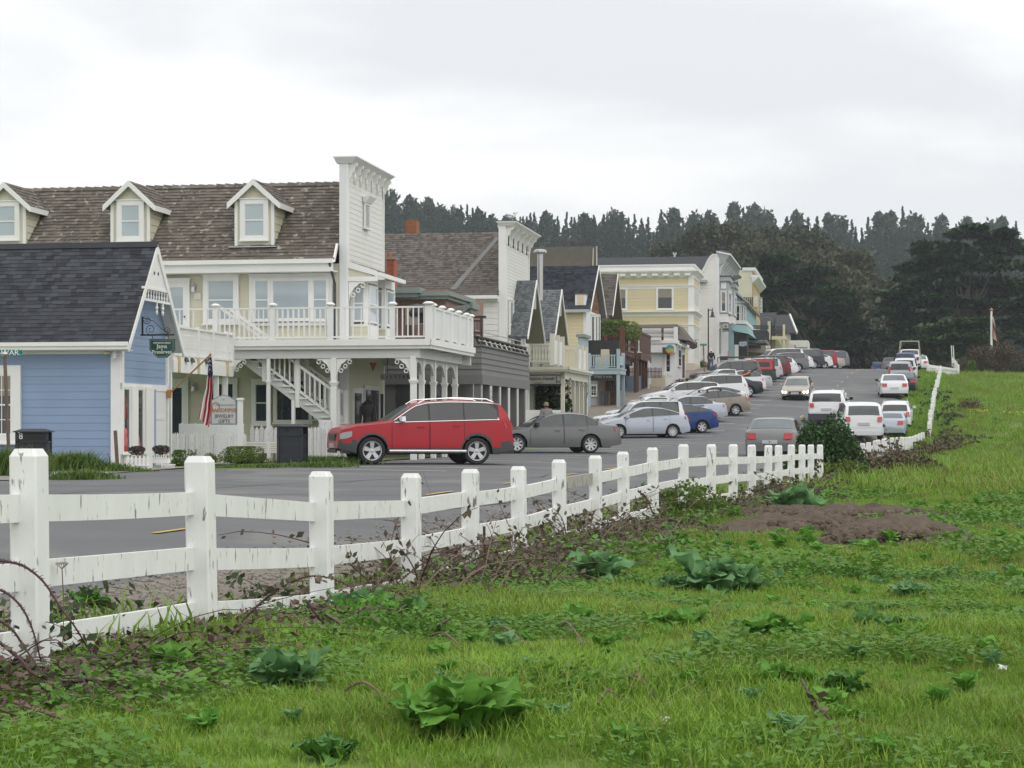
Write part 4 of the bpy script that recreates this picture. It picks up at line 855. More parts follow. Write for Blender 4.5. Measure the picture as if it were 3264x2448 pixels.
# street-name sign on a leaning rusty post
pb=at('e2',120,1640,44);pt=at('e2',52,200,44);SS=empty('street_sign',(pb.x,pb.y,pb.z),0,'green street name plate on a leaning rusty pole at the left edge','street sign')
v=pt-pb;MB().tube([(0,0,-.3),tuple(v)],.04,8).build('pole',WOODP,SS);q0=at('e2',-160,190,44)-pb;q1=at('e2',248,120,44)-pb
SGRN=M('street_sign_green',(.008,.17,.13),.4,.1)
MB().box(q0.x,q1.x,-.01,.01,q0.z+.02,q1.z).build('plate',SGRN,SS);MB().lathe([(.06,0),(.11,.06),(.1,.1)],tuple(v),8).build('pole_cap',STEEL,SS)
text(SS,'WAR',.17,WHITE,Tface(v.x+.12,-.02,(q0.z+q1.z)/2));text(SS,'D',.17,M('faded_letter',(.12,.35,.32),.5),Tface(v.x+.36,-.02,(q0.z+q1.z)/2))
# leaning weathered stake by the blue corner
a_,b_=at('e2',1300,1420,48),at('e2',1270,1010,48);o=MB().beam((0,0,-.2),tuple(b_-a_),.08,.05).build('leaning_stake',WOODP);o.location=a_;tag(o,'weathered stake leaning against the white corner of the blue shop','stake')
# picket planters with flowers in front of the shop window
FLW=leafmat('dark_flower_foliage',(.03,.055,.02),(.13,.05,.09),tr=.1);TERRA=M('terracotta',(.35,.12,.05),.8,.2,8)
def planter(c,x0,x1,yt,yb,Z,label,high=True):
    p=at(c,x0,yb,Z);k=F/Z;w=(x1-x0)/CROP[c][2]/k;hh=(yb-yt)/CROP[c][2]/k;f=empty('picket_planter',p,-.05,label,'planter')
    MB().box(0.02,w-.02,.02,.4,0,hh*.85).build('trough',WHITE2,f)
    n=max(3,int(w/.085))
    for i in range(n):x=w*(i+.5)/n;MB().prism([(x-.032,0),(x+.032,0),(x+.032,hh-.08),(x,hh),(x-.032,hh-.08)],-.012,.012).build('picket',WHITE,f)
    MB().box(0,w,-.03,-.012,hh*.5,hh*.56).build('rail',WHITE,f);MB().lathe([(.07,0),(.11,.10),(.115,.11)],(w/2,.2,hh*.72),10).build('pot',TERRA,f)
    return f,w,hh
f,w,hh=planter('c2',1075,1280,1205,1395,48.6,'white picket planter box nearer the blue shop corner')
def flower_bush(loc,r,hgt,label,mat=None,n=900,s=.032,cat='plant',name='potted_shrub',sprig=0):
    C=RN.normal(size=(n,3));C /= np.linalg.norm(C,axis=1)[:,None];C *= (RN.random(n)**.35)[:,None]*np.array([r,r,hgt/2]);C[:,2]+=hgt/2;C *= 1+.12*np.sin(C*17)
    e=empty(name,loc,0,label,cat);cloud_mesh('foliage',C,RN.uniform(.6,1.3,n)*s,mat or FLW,e);m=MB()
    for i in range(5):m.tube([(0,0,-.05),(U(-.5,.5)*r,U(-.5,.5)*r,hgt*.6)],.008,4)
    m.build('stem',WOODP,e);return e
flower_bush(at('c2',1165,1212,48.9),.22,.28,'dark flowering plant in the pot behind the nearer picket planter')
pl2=at('c2',1282,1385,49.2);P2=empty('planter_stand',pl2,-.05,'white planter stand with a picket edge beside the blue shop door','planter');k=1/2.676/(F/49.2)
MB().box(0,150*k,0,.3,110*k,150*k).build('shelf',WHITE,P2);MB().box(95*k,110*k,0,.1,0,110*k).build('leg',WHITE,P2);MB().box(115*k,185*k,0,.35,0,90*k).build('plinth',WHITE2,P2);MB().box(110*k,190*k,-.02,.36,90*k,100*k).build('plinth_cap',WHITE,P2)
for i in range(7):x=(15+20*i)*k;MB().prism([(x-.03,150*k),(x+.03,150*k),(x,185*k)],-.01,.01).build('picket',WHITE,P2);
for i in range(3):MB().lathe([(.05,0),(.07,.07)],((35+45*i)*k,.12,150*k),8).build('pot',TERRA,P2)
flower_bush(at('c2',1375,1205,49.3),.22,.28,'dark purple flowering plant on the planter stand by the shop door')
# hedges and shrubs
HEDG=leafmat('hedge_leaf',(.075,.12,.014),(.18,.25,.045),tr=.2);HEDY=leafmat('bright_hedge_leaf',(.06,.12,.015),(.17,.24,.04));WEED=leafmat('weed_leaf',(.035,.095,.012),(.10,.20,.03));BROWNL=leafmat('dry_leaf',(.07,.04,.028),(.16,.10,.07),tr=.1)
flower_bush(at('e1',1040,955,53.2),.64,.56,'clipped rounded green hedge in front of the picket fence',HEDG,7000,.03,'hedge','hedge')
flower_bush(at('e1',270,1010,51.4),.21,.58,'bright green bush between the planter stand and the picket fence',HEDY,1300,.035,'bush','bush')
flower_bush(at('e1',640,930,54.0),.22,.36,'low green shrub at the left end of the clipped hedge',HEDG,800,.035,'bush','bush')
flower_bush(at('c2',1320,1390,50.0),.16,.26,'small plant with yellow flowers under the planter stand',HEDY,500,.03)
e=empty('shrub',at('e1',420,860,54.5),0,'thin leggy shrub with sparse leaves against the picket fence','shrub');m=MB();C=[]
for i in range(14):
    p=Vector((0,0,-.2));d=Vector((U(-.4,.4),U(-.2,.2),1));pts=[p.copy()]
    for j in range(5):p=p+d*.085;d+=Vector((U(-.3,.3),U(-.2,.2),0));pts.append(p.copy());C.append(p+Vector((U(-.05,.05),0,.02)))
    m.tube(pts,.01,4,.004)
m.build('stem',WOODP,e);cloud_mesh('foliage',np.repeat(np.array([tuple(c) for c in C]),4,0)+RN.normal(size=(len(C)*4,3))*.02,.028,HEDG,e)
# rough grass along the blue wall and round the bin
def blades(cpts,n,hgt,mat,name,label,spread=.35,kind=None,cat=None,w=.014):
    """arching grass blades: each a bent strip of two faces"""
    V=[];cpts=np.asarray(cpts)
    idx=RN.integers(0,len(cpts),n);base=cpts[idx,:3]+np.c_[RN.normal(size=(n,2))*cpts[idx,3:4],np.zeros(n)]
    th=RN.uniform(0,2*pi,n);hh_=hgt*RN.uniform(.45,1.2,n)*(cpts[idx,4] if cpts.shape[1] > 4 else 1);dx=np.c_[np.cos(th),np.sin(th),np.zeros(n)];sd=np.c_[-np.sin(th),np.cos(th),np.zeros(n)]*w
    b1_=base+dx*(hh_*.22)[:,None];b1_[:,2]+=hh_*.6;b2_=base+dx*(hh_*spread*1.9)[:,None];b2_[:,2]+=hh_*RN.uniform(.6,1.0,n)
    V=np.empty((n,2,4,3));V[:,0,0]=base-sd;V[:,0,1]=base+sd;V[:,0,2]=b1_+sd*.8;V[:,0,3]=b1_-sd*.8;V[:,1,0]=b1_-sd*.8;V[:,1,1]=b1_+sd*.8;V[:,1,2]=b2_+sd*.1;V[:,1,3]=b2_-sd*.1
    o=npmesh(name,V.reshape(-1,3),4,mat);return tag(o,label,cat,None,kind)
LONGG=leafmat('long_grass',(.06,.12,.02),(.18,.26,.06),scale=1.0)
def patch(c,x0,x1,y,Z,n=30,r=.25,hs=None):
    o=[]
    for i in range(n):
        t=i/(n-1);p=at(c,x0+(x1-x0)*t,y,Z);q=h(p.x,p.y);o.append((p.x,p.y+U(-.3,.3),q,r,(hs(t) if hs else 1)))
    return o
blades(patch('e2',560,1130,1500,46.3,hs=lambda t:.45+.65*sin(pi*min(1,t*1.2))**2),6000,.46,LONGG,'grass','long green grass against the foot of the blue shop wall',kind='stuff')
blades(patch('e2',1110,1460,1530,46.2,hs=lambda t:.75-.6*t),2500,.34,LONGG,'grass','long grass round the leaning stake at the blue shop corner',kind='stuff')
blades(patch('e1',790,2200,1050,50.5,r=.22,hs=lambda t:.3+.5*t),8000,.2,LONGG,'grass','rough grass verge between the path and the road by the black bin',kind='stuff')
blades(patch('e1',1850,2200,940,53.5,r=.5),3500,.24,LONGG,'grass','rough grass in front of the red car',kind='stuff')
blades(patch('c2',520,880,1530,40.5,r=.2,hs=lambda t:.2+.8*sin(pi*t)),2500,.22,LONGG,'grass','small grass tuft growing at the edge of the worn apron',kind='stuff')
blades(patch('e2',-40,140,1640,43,r=.35),2500,.6,LONGG,'grass','tall weeds round the rusty sign pole',kind='stuff')
GD=strip('apron',[(*upt(-19.5,s),6.5) for s in np.arange(37,48.5,.8)],CONC,0.03)
VG=strip('verge',[(*upt(-14.6+.02*(s-50),s),2.3) for s in np.arange(49.2,68,1.0)],M('verge_soil',(.10,.12,.05),.95,.4,2,bump=.5,bscale=20),0.045)
# ================================================================ buildings further up the street
def root_at(name,label,x,t=None,Z=None,gz=None,cat='building'):
    Z=Z or zline(x,t);X=(x-CX)/F*Z;g=h(X,Z) if gz is None else gz
    f=Fr(name,label,cat,x,Z,g);return f
def nx(c,x):return px(c,x)[0]
def wyF(Fm,c,x0,x1,y0,y1,yc=0.0):a,zt=Fm.Y(c,x0,y0,yc);b,zb=Fm.Y(c,x1,y1,yc);return a,b,zb,zt
def wxF(Fm,c,x0,x1,y0,y1,xc=0.0):a,zt=Fm.X(c,x0,y0,xc);b,_=Fm.X(c,x1,y1,xc);zb=Fm.X(c,(x0+x1)/2,y1,xc)[1];zt=Fm.X(c,(x0+x1)/2,y0,xc)[1];return a,b,zb,zt
tdeck=tA+xr
# ---------------------------------------------------------------- C: grey balcony shop
C=root_at('grey_balcony_shop','low grey shop with lapped grey balcony skirt and grey-green flat roof',nx('c6',1065),tdeck)
rc=C.root;yC=C.X('c6',1485,450,0)[0];z0,z1=C.Y('c6',1065,592,0)[1],C.Y('c6',1065,340,0)[1];xL=-7.5
body=MB();body.box(xL,-.03,.03,yC,z0,z1);body=body.build('balcony_skirt',GREYS,rc)
planks(body,fy(.03),rect(xL,-.0,z0,z1),(z1-z0)/5,GREYS,.04);planks(body,fx(-.03),rect(0,yC,z0,z1),(z1-z0)/5,GREYS,.04)
m=MB();m.box(xL,.02,-.01,.03,z0-.32,z0);m.box(-.15,.03,.03,yC,z0-.32,z0);m.box(xL,.06,-.05,yC,z1,z1+.05);m.build('beam',GREYS,rc)
for i,x in enumerate((1025,1110,1195,1272,1350,1425)):
    y=.15 if i == 0 else C.X('c6',x,800,-.15)[0];MB().box(-.28,-.05,y-.1,y+.1,-.4,z0-.3).build('post',GREYS,rc)
# leaning rail of dark posts on the skirt
RAILD=M('dark_stained_rail',(.05,.035,.035),.6,.2,5)
zt_=C.Y('c6',1082,262,0)[1]
for i in range(11):y=yC*(i)/10+.1;MB().hexa([(-.1,y-.05,z1),(.0,y-.05,z1),(.0,y+.05,z1),(-.1,y+.05,z1),(-.25,y-.05,zt_),(-.15,y-.05,zt_),(-.15,y+.05,zt_),(-.25,y+.05,zt_)]).build('rail_post',RAILD,rc)
m=MB();m.box(-.3,-.1,-.05,yC+.1,zt_,zt_+.05);m.build('top_rail',RAILD,rc)
m=MB();[m.box(-.12-.05*k,-.09-.05*k,0,yC,z1+.18+.17*k,z1+.21+.17*k) for k in range(3)];m.build('rail_wires',GREYW,rc)
a=C.Y('c6',988,75,.6);b=C.Y('c6',1075,75,.6);q=MB(fy(.6));q.box(a[0],b[0]+.12,0,.08,a[1]-.08,a[1]);q.box(b[0]-.08,b[0],0,.08,z1,a[1]);zz=C.Y('c6',1030,230,.6)[1];z3=C.Y('c6',1030,125,.6)[1];q.box(a[0]-.6,b[0],0,.05,zz,zz+.05);q.box(a[0]-.6,b[0],0,.05,z3,z3+.06)
q=q.build('gate_frame',RAILD,rc)
for i in range(7):x=a[0]+(b[0]-a[0])*i/6.5;MB(fy(.6)).box(x,x+.02,.01,.03,z1,z3).build('bar',RAILD,q)
# ground floor behind the posts
MB().box(xL,-2.2,.1,yC,-.4,z0-.1).build('ground_floor_wall',GREYS,rc)
w_=lambda*k:wyF(C,'c6',*k,.1)
MB(fy(.1)).box(*[C.Y('c6',x,700,.1)[0] for x in (320,440)],0,.05,-.2,z0-.2).build('panel_door',DGREY,rc)
for xx in ((560,610),(660,715)):MB(fy(.1)).box(C.Y('c6',xx[0],700,.1)[0],C.Y('c6',xx[1],700,.1)[0],0,.05,-.2,z0-.3).build('dark_window',GLASSD,rc)
# upper storey: redwood wall and two stepped flat roofs
yw=1.2;a,b,zb,zt=wyF(C,'c5',330,980,1255,1500,yw);up=MB().box(a-2,b,yw,yw+7,z1-.3,zt+.25).build('upper_storey',REDW,rc)
n=22
for i in range(n):x=a+(b-a)*i/n;MB(fy(yw)).box(x+.004,x+(b-a)/n-.006,0,.02+.012*(i % 2),z1-.2,zt+.2).build('board',REDW,up)
def flatroof(Fm,par,c,xc_,y_top,y_bot,xe,yc,mat,wleft,z_over=0,name='roof_fascia',lip=.3):
    x,zt=Fm.Y(c,xc_,y_top,yc);zb=Fm.Y(c,xc_,y_bot,yc)[1];ye=Fm.X(c,xe,y_top+60,x)[0]
    m=MB();m.box(x-wleft,x,yc,ye,zb,zt-.02);zm=zb+(zt-zb)*.42;m.box(x-wleft-.06,x+.1,yc-.1,ye+.1,zm,zt);return m.build(name,mat,par)
flatroof(C,rc,'c5',650,1140,1250,800,.4,GREYG,5);flatroof(C,rc,'c5',992,1183,1272,1285,-.1 if False else .7,GREYG,2.6);flatroof(C,rc,'c5',1262,1320,1430,1330,4.5,GREYG,3)
m=MB();x,z=C.Y('c5',1125,1390,1.5);m.beam((x-.5,1.5,z),(x+.35,1.5,z+.1),.1,.1);m.beam((x-.1,1.5,z-.3),(x+.35,1.5,z+.1),.1,.1);m.build('roof_strut',GREYG,rc)
x,zt=C.Y('c5',295,818,3);x1,zb=C.Y('c5',383,1000,3);ch=MB().box(x,x1,3,3.5,zb-1.5,zt).build('chimney',BRICK,rc)
for j in range(14):
    z=zb-.3+j*.165*.62
    if z > zt:break
    for k in range(3):q=x+(x1-x)*k/3+(.0 if j % 2 else .04);MB().box(q,min(x1+.01,q+(x1-x)/3-.02),2.985,3.0,z,z+.085).build('brick',BRICK,ch)
MB().box(x-.03,x1+.03,2.95,3.55,zt,zt+.06).build('cap',CONC,ch);MB().lathe([(.1,0),(.1,.18)],((x+x1)/2-.08,3.2,zt+.05),10).build('flue',TERRA,ch)
# ---------------------------------------------------------------- B: white clapboard shop, false front, brown hip roof
B=root_at('clapboard_shop','white clapboard shop with bracketed false front and broad brown shingle roof',nx('c5',1660),-14.05)
rB=B.root;WB_=B.X('c5',1935,1200,0)[0];zft=B.Y('c5',1600,432,0)[1];ze=B.Y('c5',1400,1225,-.3)[1];yr=WB_*.62;zr=B.Y('c5',1200,512,yr)[1];XL=-9
wb_=MB().box(XL,-.25,.03,WB_,-.8,ze).build('wall',WSIDE,rB);planks(wb_,fy(.03),rect(XL,-.28,-.4,ze-.1),.245,WSIDE,.02)
ff=MB().box(-.27,-.03,0,WB_,-.8,zft).build('false_front',WHITE,rB)
zfr=B.X('c5',1800,690,0)[1]
planks(ff,fx(-.03),rect(.1,WB_-.1,-.4,zfr),.135,WSIDE,.018);MB(fx(-.03)).box(0,WB_,0,.035,zfr,zfr+.08).build('frieze_moulding',WHITE,ff)
for q in (0,WB_-.14):MB().box(-.03,.03,q,q+.14,-.6,zft).build('corner_board',WHITE,ff)
m=MB();m.hexa([(-.3,-.03,zft),(.3,-.03,zft),(.3,WB_+.2,zft),(-.3,WB_+.2,zft),(-.3,-.1,zft+.12),(.45,-.1,zft+.12),(.45,WB_+.3,zft+.12),(-.3,WB_+.3,zft+.12)]);m.box(-.34,.48,-.13,WB_+.33,zft+.12,zft+.18);m.build('cornice',WHITE,rB)
MB().box(-.36,.5,-.15,WB_+.35,zft+.18,zft+.21).build('cornice_cap',GRSH,rB)
for i in range(6):
    y=.14+(WB_-.28)*i/5;MB().prism([(0,zft),(.36,zft),(.34,zft-.12),(.22,zft-.18),(.18,zft-.34),(.09,zft-.42),(.05,zft-.75),(0,zft-.8)],y-.04,y+.04).build('bracket',WHITE,rB)
    if i < 5:MB(fx(0)).box(y+WB_*.09,y+WB_*.09+.05,0,.04,zft-.75,zft-.35).build('frieze_ornament',RAILD,rB)
for xa,xb,y0_,y1_ in ((1702,1738,1318,1650),(1838,1868,1372,1650)):
    w=wxF(B,'c5',xa,xb,y0_,y1_);window(ff,fx(0.0),w[0],w[1],w[2]-.6,w[3],.08,glass=GLASS,rail=True)
rf=gable_roof_x(rB,XL,-.26,-.3,yr,WB_+.2,ze,zr,BRSH)
shingles(rf,[(XL,-.33,ze+.003),(-.27,-.33,ze+.003),(-.27,yr,zr+.003),(XL,yr,zr+.003)],30,60,BRSH,300,.02,jit=.25)
p0=Vector((*[B.Y('c5',1580,600,yr*.85)[0]],yr*.9,0));sl_=(zr-ze)/(yr+.3)
xa=B.Y('c5',1580,595,yr*.88)[0];xb=B.Y('c5',1060,1180,.0)[0]
m=MB();m.hexa([(xa-.12,yr*.88,ze+sl_*(yr*.88+.3)+.02),(xa+.06,yr*.88,ze+sl_*(yr*.88+.3)+.02),(xb+.12,.0,ze+sl_*.3+.02),(xb-.12,.0,ze+sl_*.3+.02),(xa-.12,yr*.88,ze+sl_*(yr*.88+.3)+.05),(xa+.06,yr*.88,ze+sl_*(yr*.88+.3)+.05),(xb+.12,0,ze+sl_*.3+.05),(xb-.12,0,ze+sl_*.3+.05)]);m.build('valley_flashing',GREYS,rf)
m=MB();m.box(XL,-.27,-.38,.0,ze-.16,ze-.02);m.box(XL,-.27,-.1,0.0,ze-.26,ze-.16);m.build('eave_trim',WHITE,rB)
x,zt=B.Y('c5',527,378,yr+.6);x1,zb=B.Y('c5',655,520,yr+.6);ch=MB().box(x,x1,yr+.3,yr+.9,zb-1,zt).build('chimney',BRICKO,rB);zz=zb-.3;j=0
while zz < zt-.05:
    for k in range(4):q=x+(x1-x)*k/4+(.03 if j % 2 else 0);MB().box(q,min(x1+.01,q+(x1-x)/4-.02),yr+.285,yr+.3,zz,zz+.07).build('brick',BRICKO,ch)
    zz+=.085;j+=1
# gull on the false front
def bird(loc,s,label,mat,mat2):
    b=empty('bird',loc,0,label,'bird');V=Vector
    m=MB();m.tube([(-.30*s,0,.26*s),(-.2*s,0,.26*s),(-.05*s,0,.24*s),(.1*s,0,.27*s),(.17*s,0,.34*s),(.2*s,0,.42*s),(.25*s,0,.46*s),(.3*s,0,.45*s)],[.012*s,.05*s,.1*s,.095*s,.06*s,.045*s,.05*s,.015*s],10);m.build('body',mat,b,True)
    for sg in (-1,1):MB().hexa([(-.34*s,sg*.02*s,.27*s),(.08*s,sg*.09*s,.2*s),(.1*s,sg*.1*s,.3*s),(-.1*s,sg*.07*s,.33*s),(-.34*s,sg*.03*s,.28*s),(.08*s,sg*.105*s,.2*s),(.1*s,sg*.112*s,.3*s),(-.1*s,sg*.08*s,.34*s)]).build('wing',mat2,b)
    MB().tube([(.29*s,0,.45*s),(.36*s,0,.435*s)],.012*s,6,.004*s).build('beak',GOLD,b)
    for sg in (-1,1):MB().tube([(0,sg*.03*s,.17*s),(.01*s,sg*.03*s,0),(.06*s,sg*.03*s,0)],.007*s,5).build('leg',GOLD,b)
    return b
gp=at('c5',1758,408,B.loc.y+1.5);bp_=B.world(.1,.9,zft+.24);bird(bp_,.85,'white gull standing on the cornice of the white clapboard shop',M('gull_white',(.7,.7,.7),.7),M('gull_grey',(.35,.37,.4),.7))
# ---------------------------------------------------------------- D: cream shop with twin steep gables and veranda
D=root_at('twin_gable_shop','cream shop with two steep grey gables, olive soffits and columned veranda',nx('c6',1790),tdeck)
rD=D.root;yD=D.X('c6',1992,700,0)[0];LWC=M('cream_white_paint',(.62,.60,.50),.6,.06)
zt=D.Y('c6',1795,545,0)[1];zb2=D.Y('c6',1795,575,0)[1];xl_=-4.2
m=MB();m.box(xl_,.25,-.3,yD,zt-.1,zt+.05);m.box(xl_,.28,-.36,-.3,zt-.02,zt+.1);m.box(.25,.32,-.36,yD,zt-.02,zt+.1);m.build('veranda_roof',LWC,rD)
m=MB();m.box(xl_,.05,-.05,.1,zt-.42,zt-.1);m.box(-.15,.05,.1,yD,zt-.42,zt-.1);m.build('veranda_beam',LWC,rD);MB().box(xl_,-.1,.1,yD-.1,zt-.45,zt-.42).build('veranda_ceiling',OLIVE,rD)
for i,x in enumerate((1790,1835,1872,1913,1948,1985)):
    y=0.03 if i == 0 else D.X('c6',x,750,-.05)[0];column(rD,-.05,y,-.6,zt-.12,.16,LWC,capz=.45)
m=MB();m.tube([(.12,yD-.1,zt-.1),(.12,yD-.05,zt-.8),(-.0,yD,zt-1.1),(-.0,yD,-.3)],.04,6);m.build('downpipe',LWC,rD)
def baluster_flat(par,fn,a0,a1,z0,z1,mat,n):
    for i in range(n):
        a=a0+(a1-a0)*(i+.5)/n;w=(a1-a0)/n*.36;zm=(z0+z1)/2;q=z1-z0
        MB(fn).prism([(a-w*.4,z0),(a+w*.4,z0),(a+w,z0+q*.25),(a+w*.35,z0+q*.55),(a+w,z0+q*.8),(a+w*.7,z1),(a-w*.7,z1),(a-w,z0+q*.8),(a-w*.35,z0+q*.55),(a-w,z0+q*.25)],0,.03).build('baluster',mat,par)
def rail_seg(par,c,xs,ytop,ybot,yc,nbal,mat=LWC,side=None):
    """railing on a camera-facing plane; xs = (left px, right px)"""
    a,z_t=D.Y(c,xs[0],ytop,yc);b=D.Y(c,xs[1],ytop,yc)[0];z_b=D.Y(c,xs[0],ybot,yc)[1]
    MB(fy(yc)).box(a,b,-.03,.06,z_t-.09,z_t).build('top_rail',mat,par);MB(fy(yc)).box(a,b,0,.04,z_b,z_b+.07).build('bottom_rail',mat,par);baluster_flat(par,fy(yc),a,b,z_b+.07,z_t-.09,mat,nbal);return b,z_b,z_t
b,z_b,z_t=rail_seg(rD,'e4',(160,455),235,500,-.2,7)
yv=[D.X('e4',x,300,.1)[0] for x in (478,550,617)]
for i,y in enumerate(yv):MB().box(.02,.2,y-.09,y+.09,zt+.05,z_t+.22).build('post',LWC,rD)
for i in range(2):MB().box(.09,.13,yv[i]+.1,yv[i+1]-.1,zt+.12,z_t-.03).build('rail_panel',WHITE2,rD)
y2=D.X('e4',800,300,.1)[0]
a2,z2=D.Y('e4',640,305,y2-.1);b2=D.Y('e4',800,305,y2-.1)[0];MB(fy(y2-.1)).box(a2,b2,-.03,.06,z2-.09,z2).build('top_rail',LWC,rD);baluster_flat(rD,fy(y2-.1),a2,b2,zt+.1,z2-.09,LWC,5)
yv=[D.X('e4',x,300,.1)[0] for x in (820,885,945)]
for y in yv:MB().box(.02,.2,y-.09,y+.09,zt+.05,z2+.2).build('post',LWC,rD)
for i in range(2):MB().box(.09,.13,yv[i]+.1,yv[i+1]-.1,zt+.1,z2-.0).build('rail_panel',WHITE2,rD)
# body and gables
wD=MB().box(-9,-1.4,.2,yD+1.5,-.8,D.Y('c7',380,1380,1)[1]+.3).build('wall',M('pale_green_grey_siding',(.24,.25,.20),.6,.08,rnd=.04),rD)
def gable(par,Fm,c,apx,apy,ftx,fty,t_x,hw,depth,mat,soff,ov=.5,nrow=14,ncol=14,wallm=None,name='gable',n=150,left=True,lift=.02,trimw=.1):
    """street-facing gable: apex pixel, right foot pixel; ridge runs back from the street"""
    ya,za=Fm.X(c,apx,apy,t_x);yf,zf=Fm.X(c,ftx,fty,t_x);wdt=yf-ya;th_=.1
    g=MB()
    for sg in (-1,1):
        e=(ya+sg*wdt,zf);g.hexa([(t_x-depth,ya,za-th_),(t_x,ya,za-th_),(t_x,e[0],e[1]-th_),(t_x-depth,e[0],e[1]-th_),(t_x-depth,ya,za),(t_x,ya,za),(t_x,e[0],e[1]),(t_x-depth,e[0],e[1])])
    G=g.build(name+'_roof',mat,par)
    shingles(G,[(t_x-depth,ya-wdt,zf+.003),(t_x+.01,ya-wdt,zf+.003),(t_x+.01,ya,za+.003),(t_x-depth,ya,za+.003)],nrow,ncol,mat,n,lift,jit=.2)
    for sg in (-1,1):
        e=(ya+sg*(wdt+.03),zf-.02);MB(fx(t_x)).hexa([(ya,0,za-.14),(e[0],0,e[1]-trimw),(e[0],.05,e[1]-trimw),(ya,.05,za-.14),(ya,0,za+.02),(e[0],0,e[1]+.02),(e[0],.05,e[1]+.02),(ya,.05,za+.02)]).build('barge_board',WHITE,G)
    MB().hexa([(t_x-ov,ya,za-.115),(t_x-.02,ya,za-.115),(t_x-.02,ya+wdt,zf-.115),(t_x-ov,ya+wdt,zf-.115),(t_x-ov,ya,za-.105),(t_x-.02,ya,za-.105),(t_x-.02,ya+wdt,zf-.105),(t_x-ov,ya+wdt,zf-.105)]).build('soffit',soff,G)
    MB().prism([(0,0)]*0 or [(ya-wdt+.05,zf-.1),(ya+wdt-.05,zf-.1),(ya,za-.12)],0,.1).build('x',wallm or WSIDE,G) if False else None
    w=MB(fx(t_x-ov));w.prism([(ya-wdt+.1,zf-.1),(ya+wdt-.1,zf-.1),(ya,za-.14)],-.1,0);w=w.build('gable_wall',wallm or WSIDE,G)
    return G,ya,za,yf,zf,wdt
PGG=MATS['pale_green_grey_siding']
for apx,apy,ftx,fty,wx in ((212,700,306,1395,(135,170)),(502,806,578,1418,(418,455))):
    G,ya,za,yf,zf,wdt=gable(rD,D,'c7',apx,apy,ftx,fty,-.75,1,5,GRSH,OLIVE,ov=.75,wallm=PGG,ncol=44,nrow=28)
    w=MB(fx(-1.49));w.prism([(ya-wdt*.35,zf-.9),(ya+wdt*.1,zf-.9),(ya+wdt*.1,zf+(za-zf)*.2),(ya-wdt*.12,zf+(za-zf)*.42),(ya-wdt*.35,zf+(za-zf)*.2)],0,.05);w.build('pointed_window',GLASSD,G)
    MB().box(-.95,-.75,ya-.02,ya+.02,za-1.2,za-.3).build('gable_drop',WHITE,G)
x,z=D.Y('c7',258,800,2.5);zt_=D.Y('c7',258,395,2.5)[1];m=MB();m.tube([(x,2.5,z-.5),(x,2.5,zt_)],.13,10);m.lathe([(.17,0),(.3,.06),(.3,.14),(.2,.2),(.02,.22)],(x,2.5,zt_),12);m.build('flue_pipe',STEEL,rD)
# posts, planting and sign under the veranda
for xx in (150,400,510,575):y=1.2;x=D.Y('e4',xx,900,y)[0];MB().box(x-.09,x+.09,y-.05,y+.05,-.5,zt-.4).build('door_frame_post',LWC,rD)
a,z_=D.Y('e4',100,680,-.12);b,zq=D.Y('e4',605,808,-.12)
cs=MB(fy(-.12)).box(a,b,0,.06,zq,z_).build('shop_board',M('grey_sign_board',(.30,.30,.25),.5),None);cs.name='creative_hands_board';cs.name='shop_sign';cs.matrix_world=D.root.matrix_basis.copy();tag(cs,'olive grey board lettered Creative Hands under the cream veranda','sign')
MB(fy(-.12)).box(a,b,-.01,.08,zq-.06,zq+.02).build('lower_edge',BLACK,cs);MB(fy(-.12)).box(a,b,-.01,.08,z_-.02,z_+.02).build('upper_edge',BLACK,cs)
ss_=(z_-zq);text(cs,'Creative Hands',ss_*.52,BLACK,Tface(a+(b-a)*.42,-.2,(z_+zq)/2+.05),shear=.2,xs=.95);text(cs,'of Mendocino',ss_*.17,BLACK,Tface(a+(b-a)*.4,-.2,zq+ss_*.17))
MB(fy(-.19)).box(b-(b-a)*.13,b-.03,0,.01,zq+.08,z_-.06).build('pattern_panel',BLACK,cs)
for i in range(5):MB(fy(-.2)).tube([(b-(b-a)*.07+.06*cos(t)*(1 if i % 2 else -1),.01,zq+.16+i*(ss_-.25)/5+.05*sin(t)) for t in np.linspace(0,5,8)],.012,4).build('scroll',GREYW,cs)
for xx,lab in ((320,'dark clipped bush in the window bay left of the veranda post'),(440,'dark climbing bush in the second bay of the cream veranda'),(575,'narrow dark bush beside the first cream column')):
    p=D.world(*[D.Y('e4',xx,1180,1.3)[0],1.3,0]);flower_bush((p.x,p.y,h(p.x,p.y)-.1),.55,3.4,lab,leafmat('dark_shrub_leaf',(.015,.03,.012),(.05,.08,.025)),1500,.12,'bush','bush')
# ---------------------------------------------------------------- E: yellow lap house with navy roof
E=root_at('yellow_lap_house','pale yellow lap-sided house with steep blue-black roof and brown shake gable',nx('c7',783),-16.5)
rE=E.root;ze=E.Y('c7',700,1030,-.3)[1];yE=E.X('c7',948,1100,0)[0]
YLAP=M('cream_lap_siding',(.64,.55,.36),.6,.05,rnd=.03)
wE=MB().box(-8,0,.03,yE,-1,ze).build('wall',YLAP,rE);planks(wE,fy(.03),rect(-8,-.1,1.0,ze-.05),.21,YLAP,.035)
MB().box(-.15,.03,-.03,.02,-1,ze).build('corner_board',WHITE2,rE);MB().box(-.0,.03,.02,yE,-1,ze).build('street_wall',WHITE2,rE)
ya,za=E.X('c7',932,528,.35);yr=ya;yfar,zfar=E.X('c7',1003,1105,.35)
r=gable_roof_x(rE,-8,.35,-.35,yr,2*yr+.35,ze,za,NVSH);shingles(r,[(-8,-.38,ze+.003),(.36,-.38,ze+.003),(.36,yr,za+.003),(-8,yr,za+.003)],22,34,NVSH,150,.02,jit=.3)
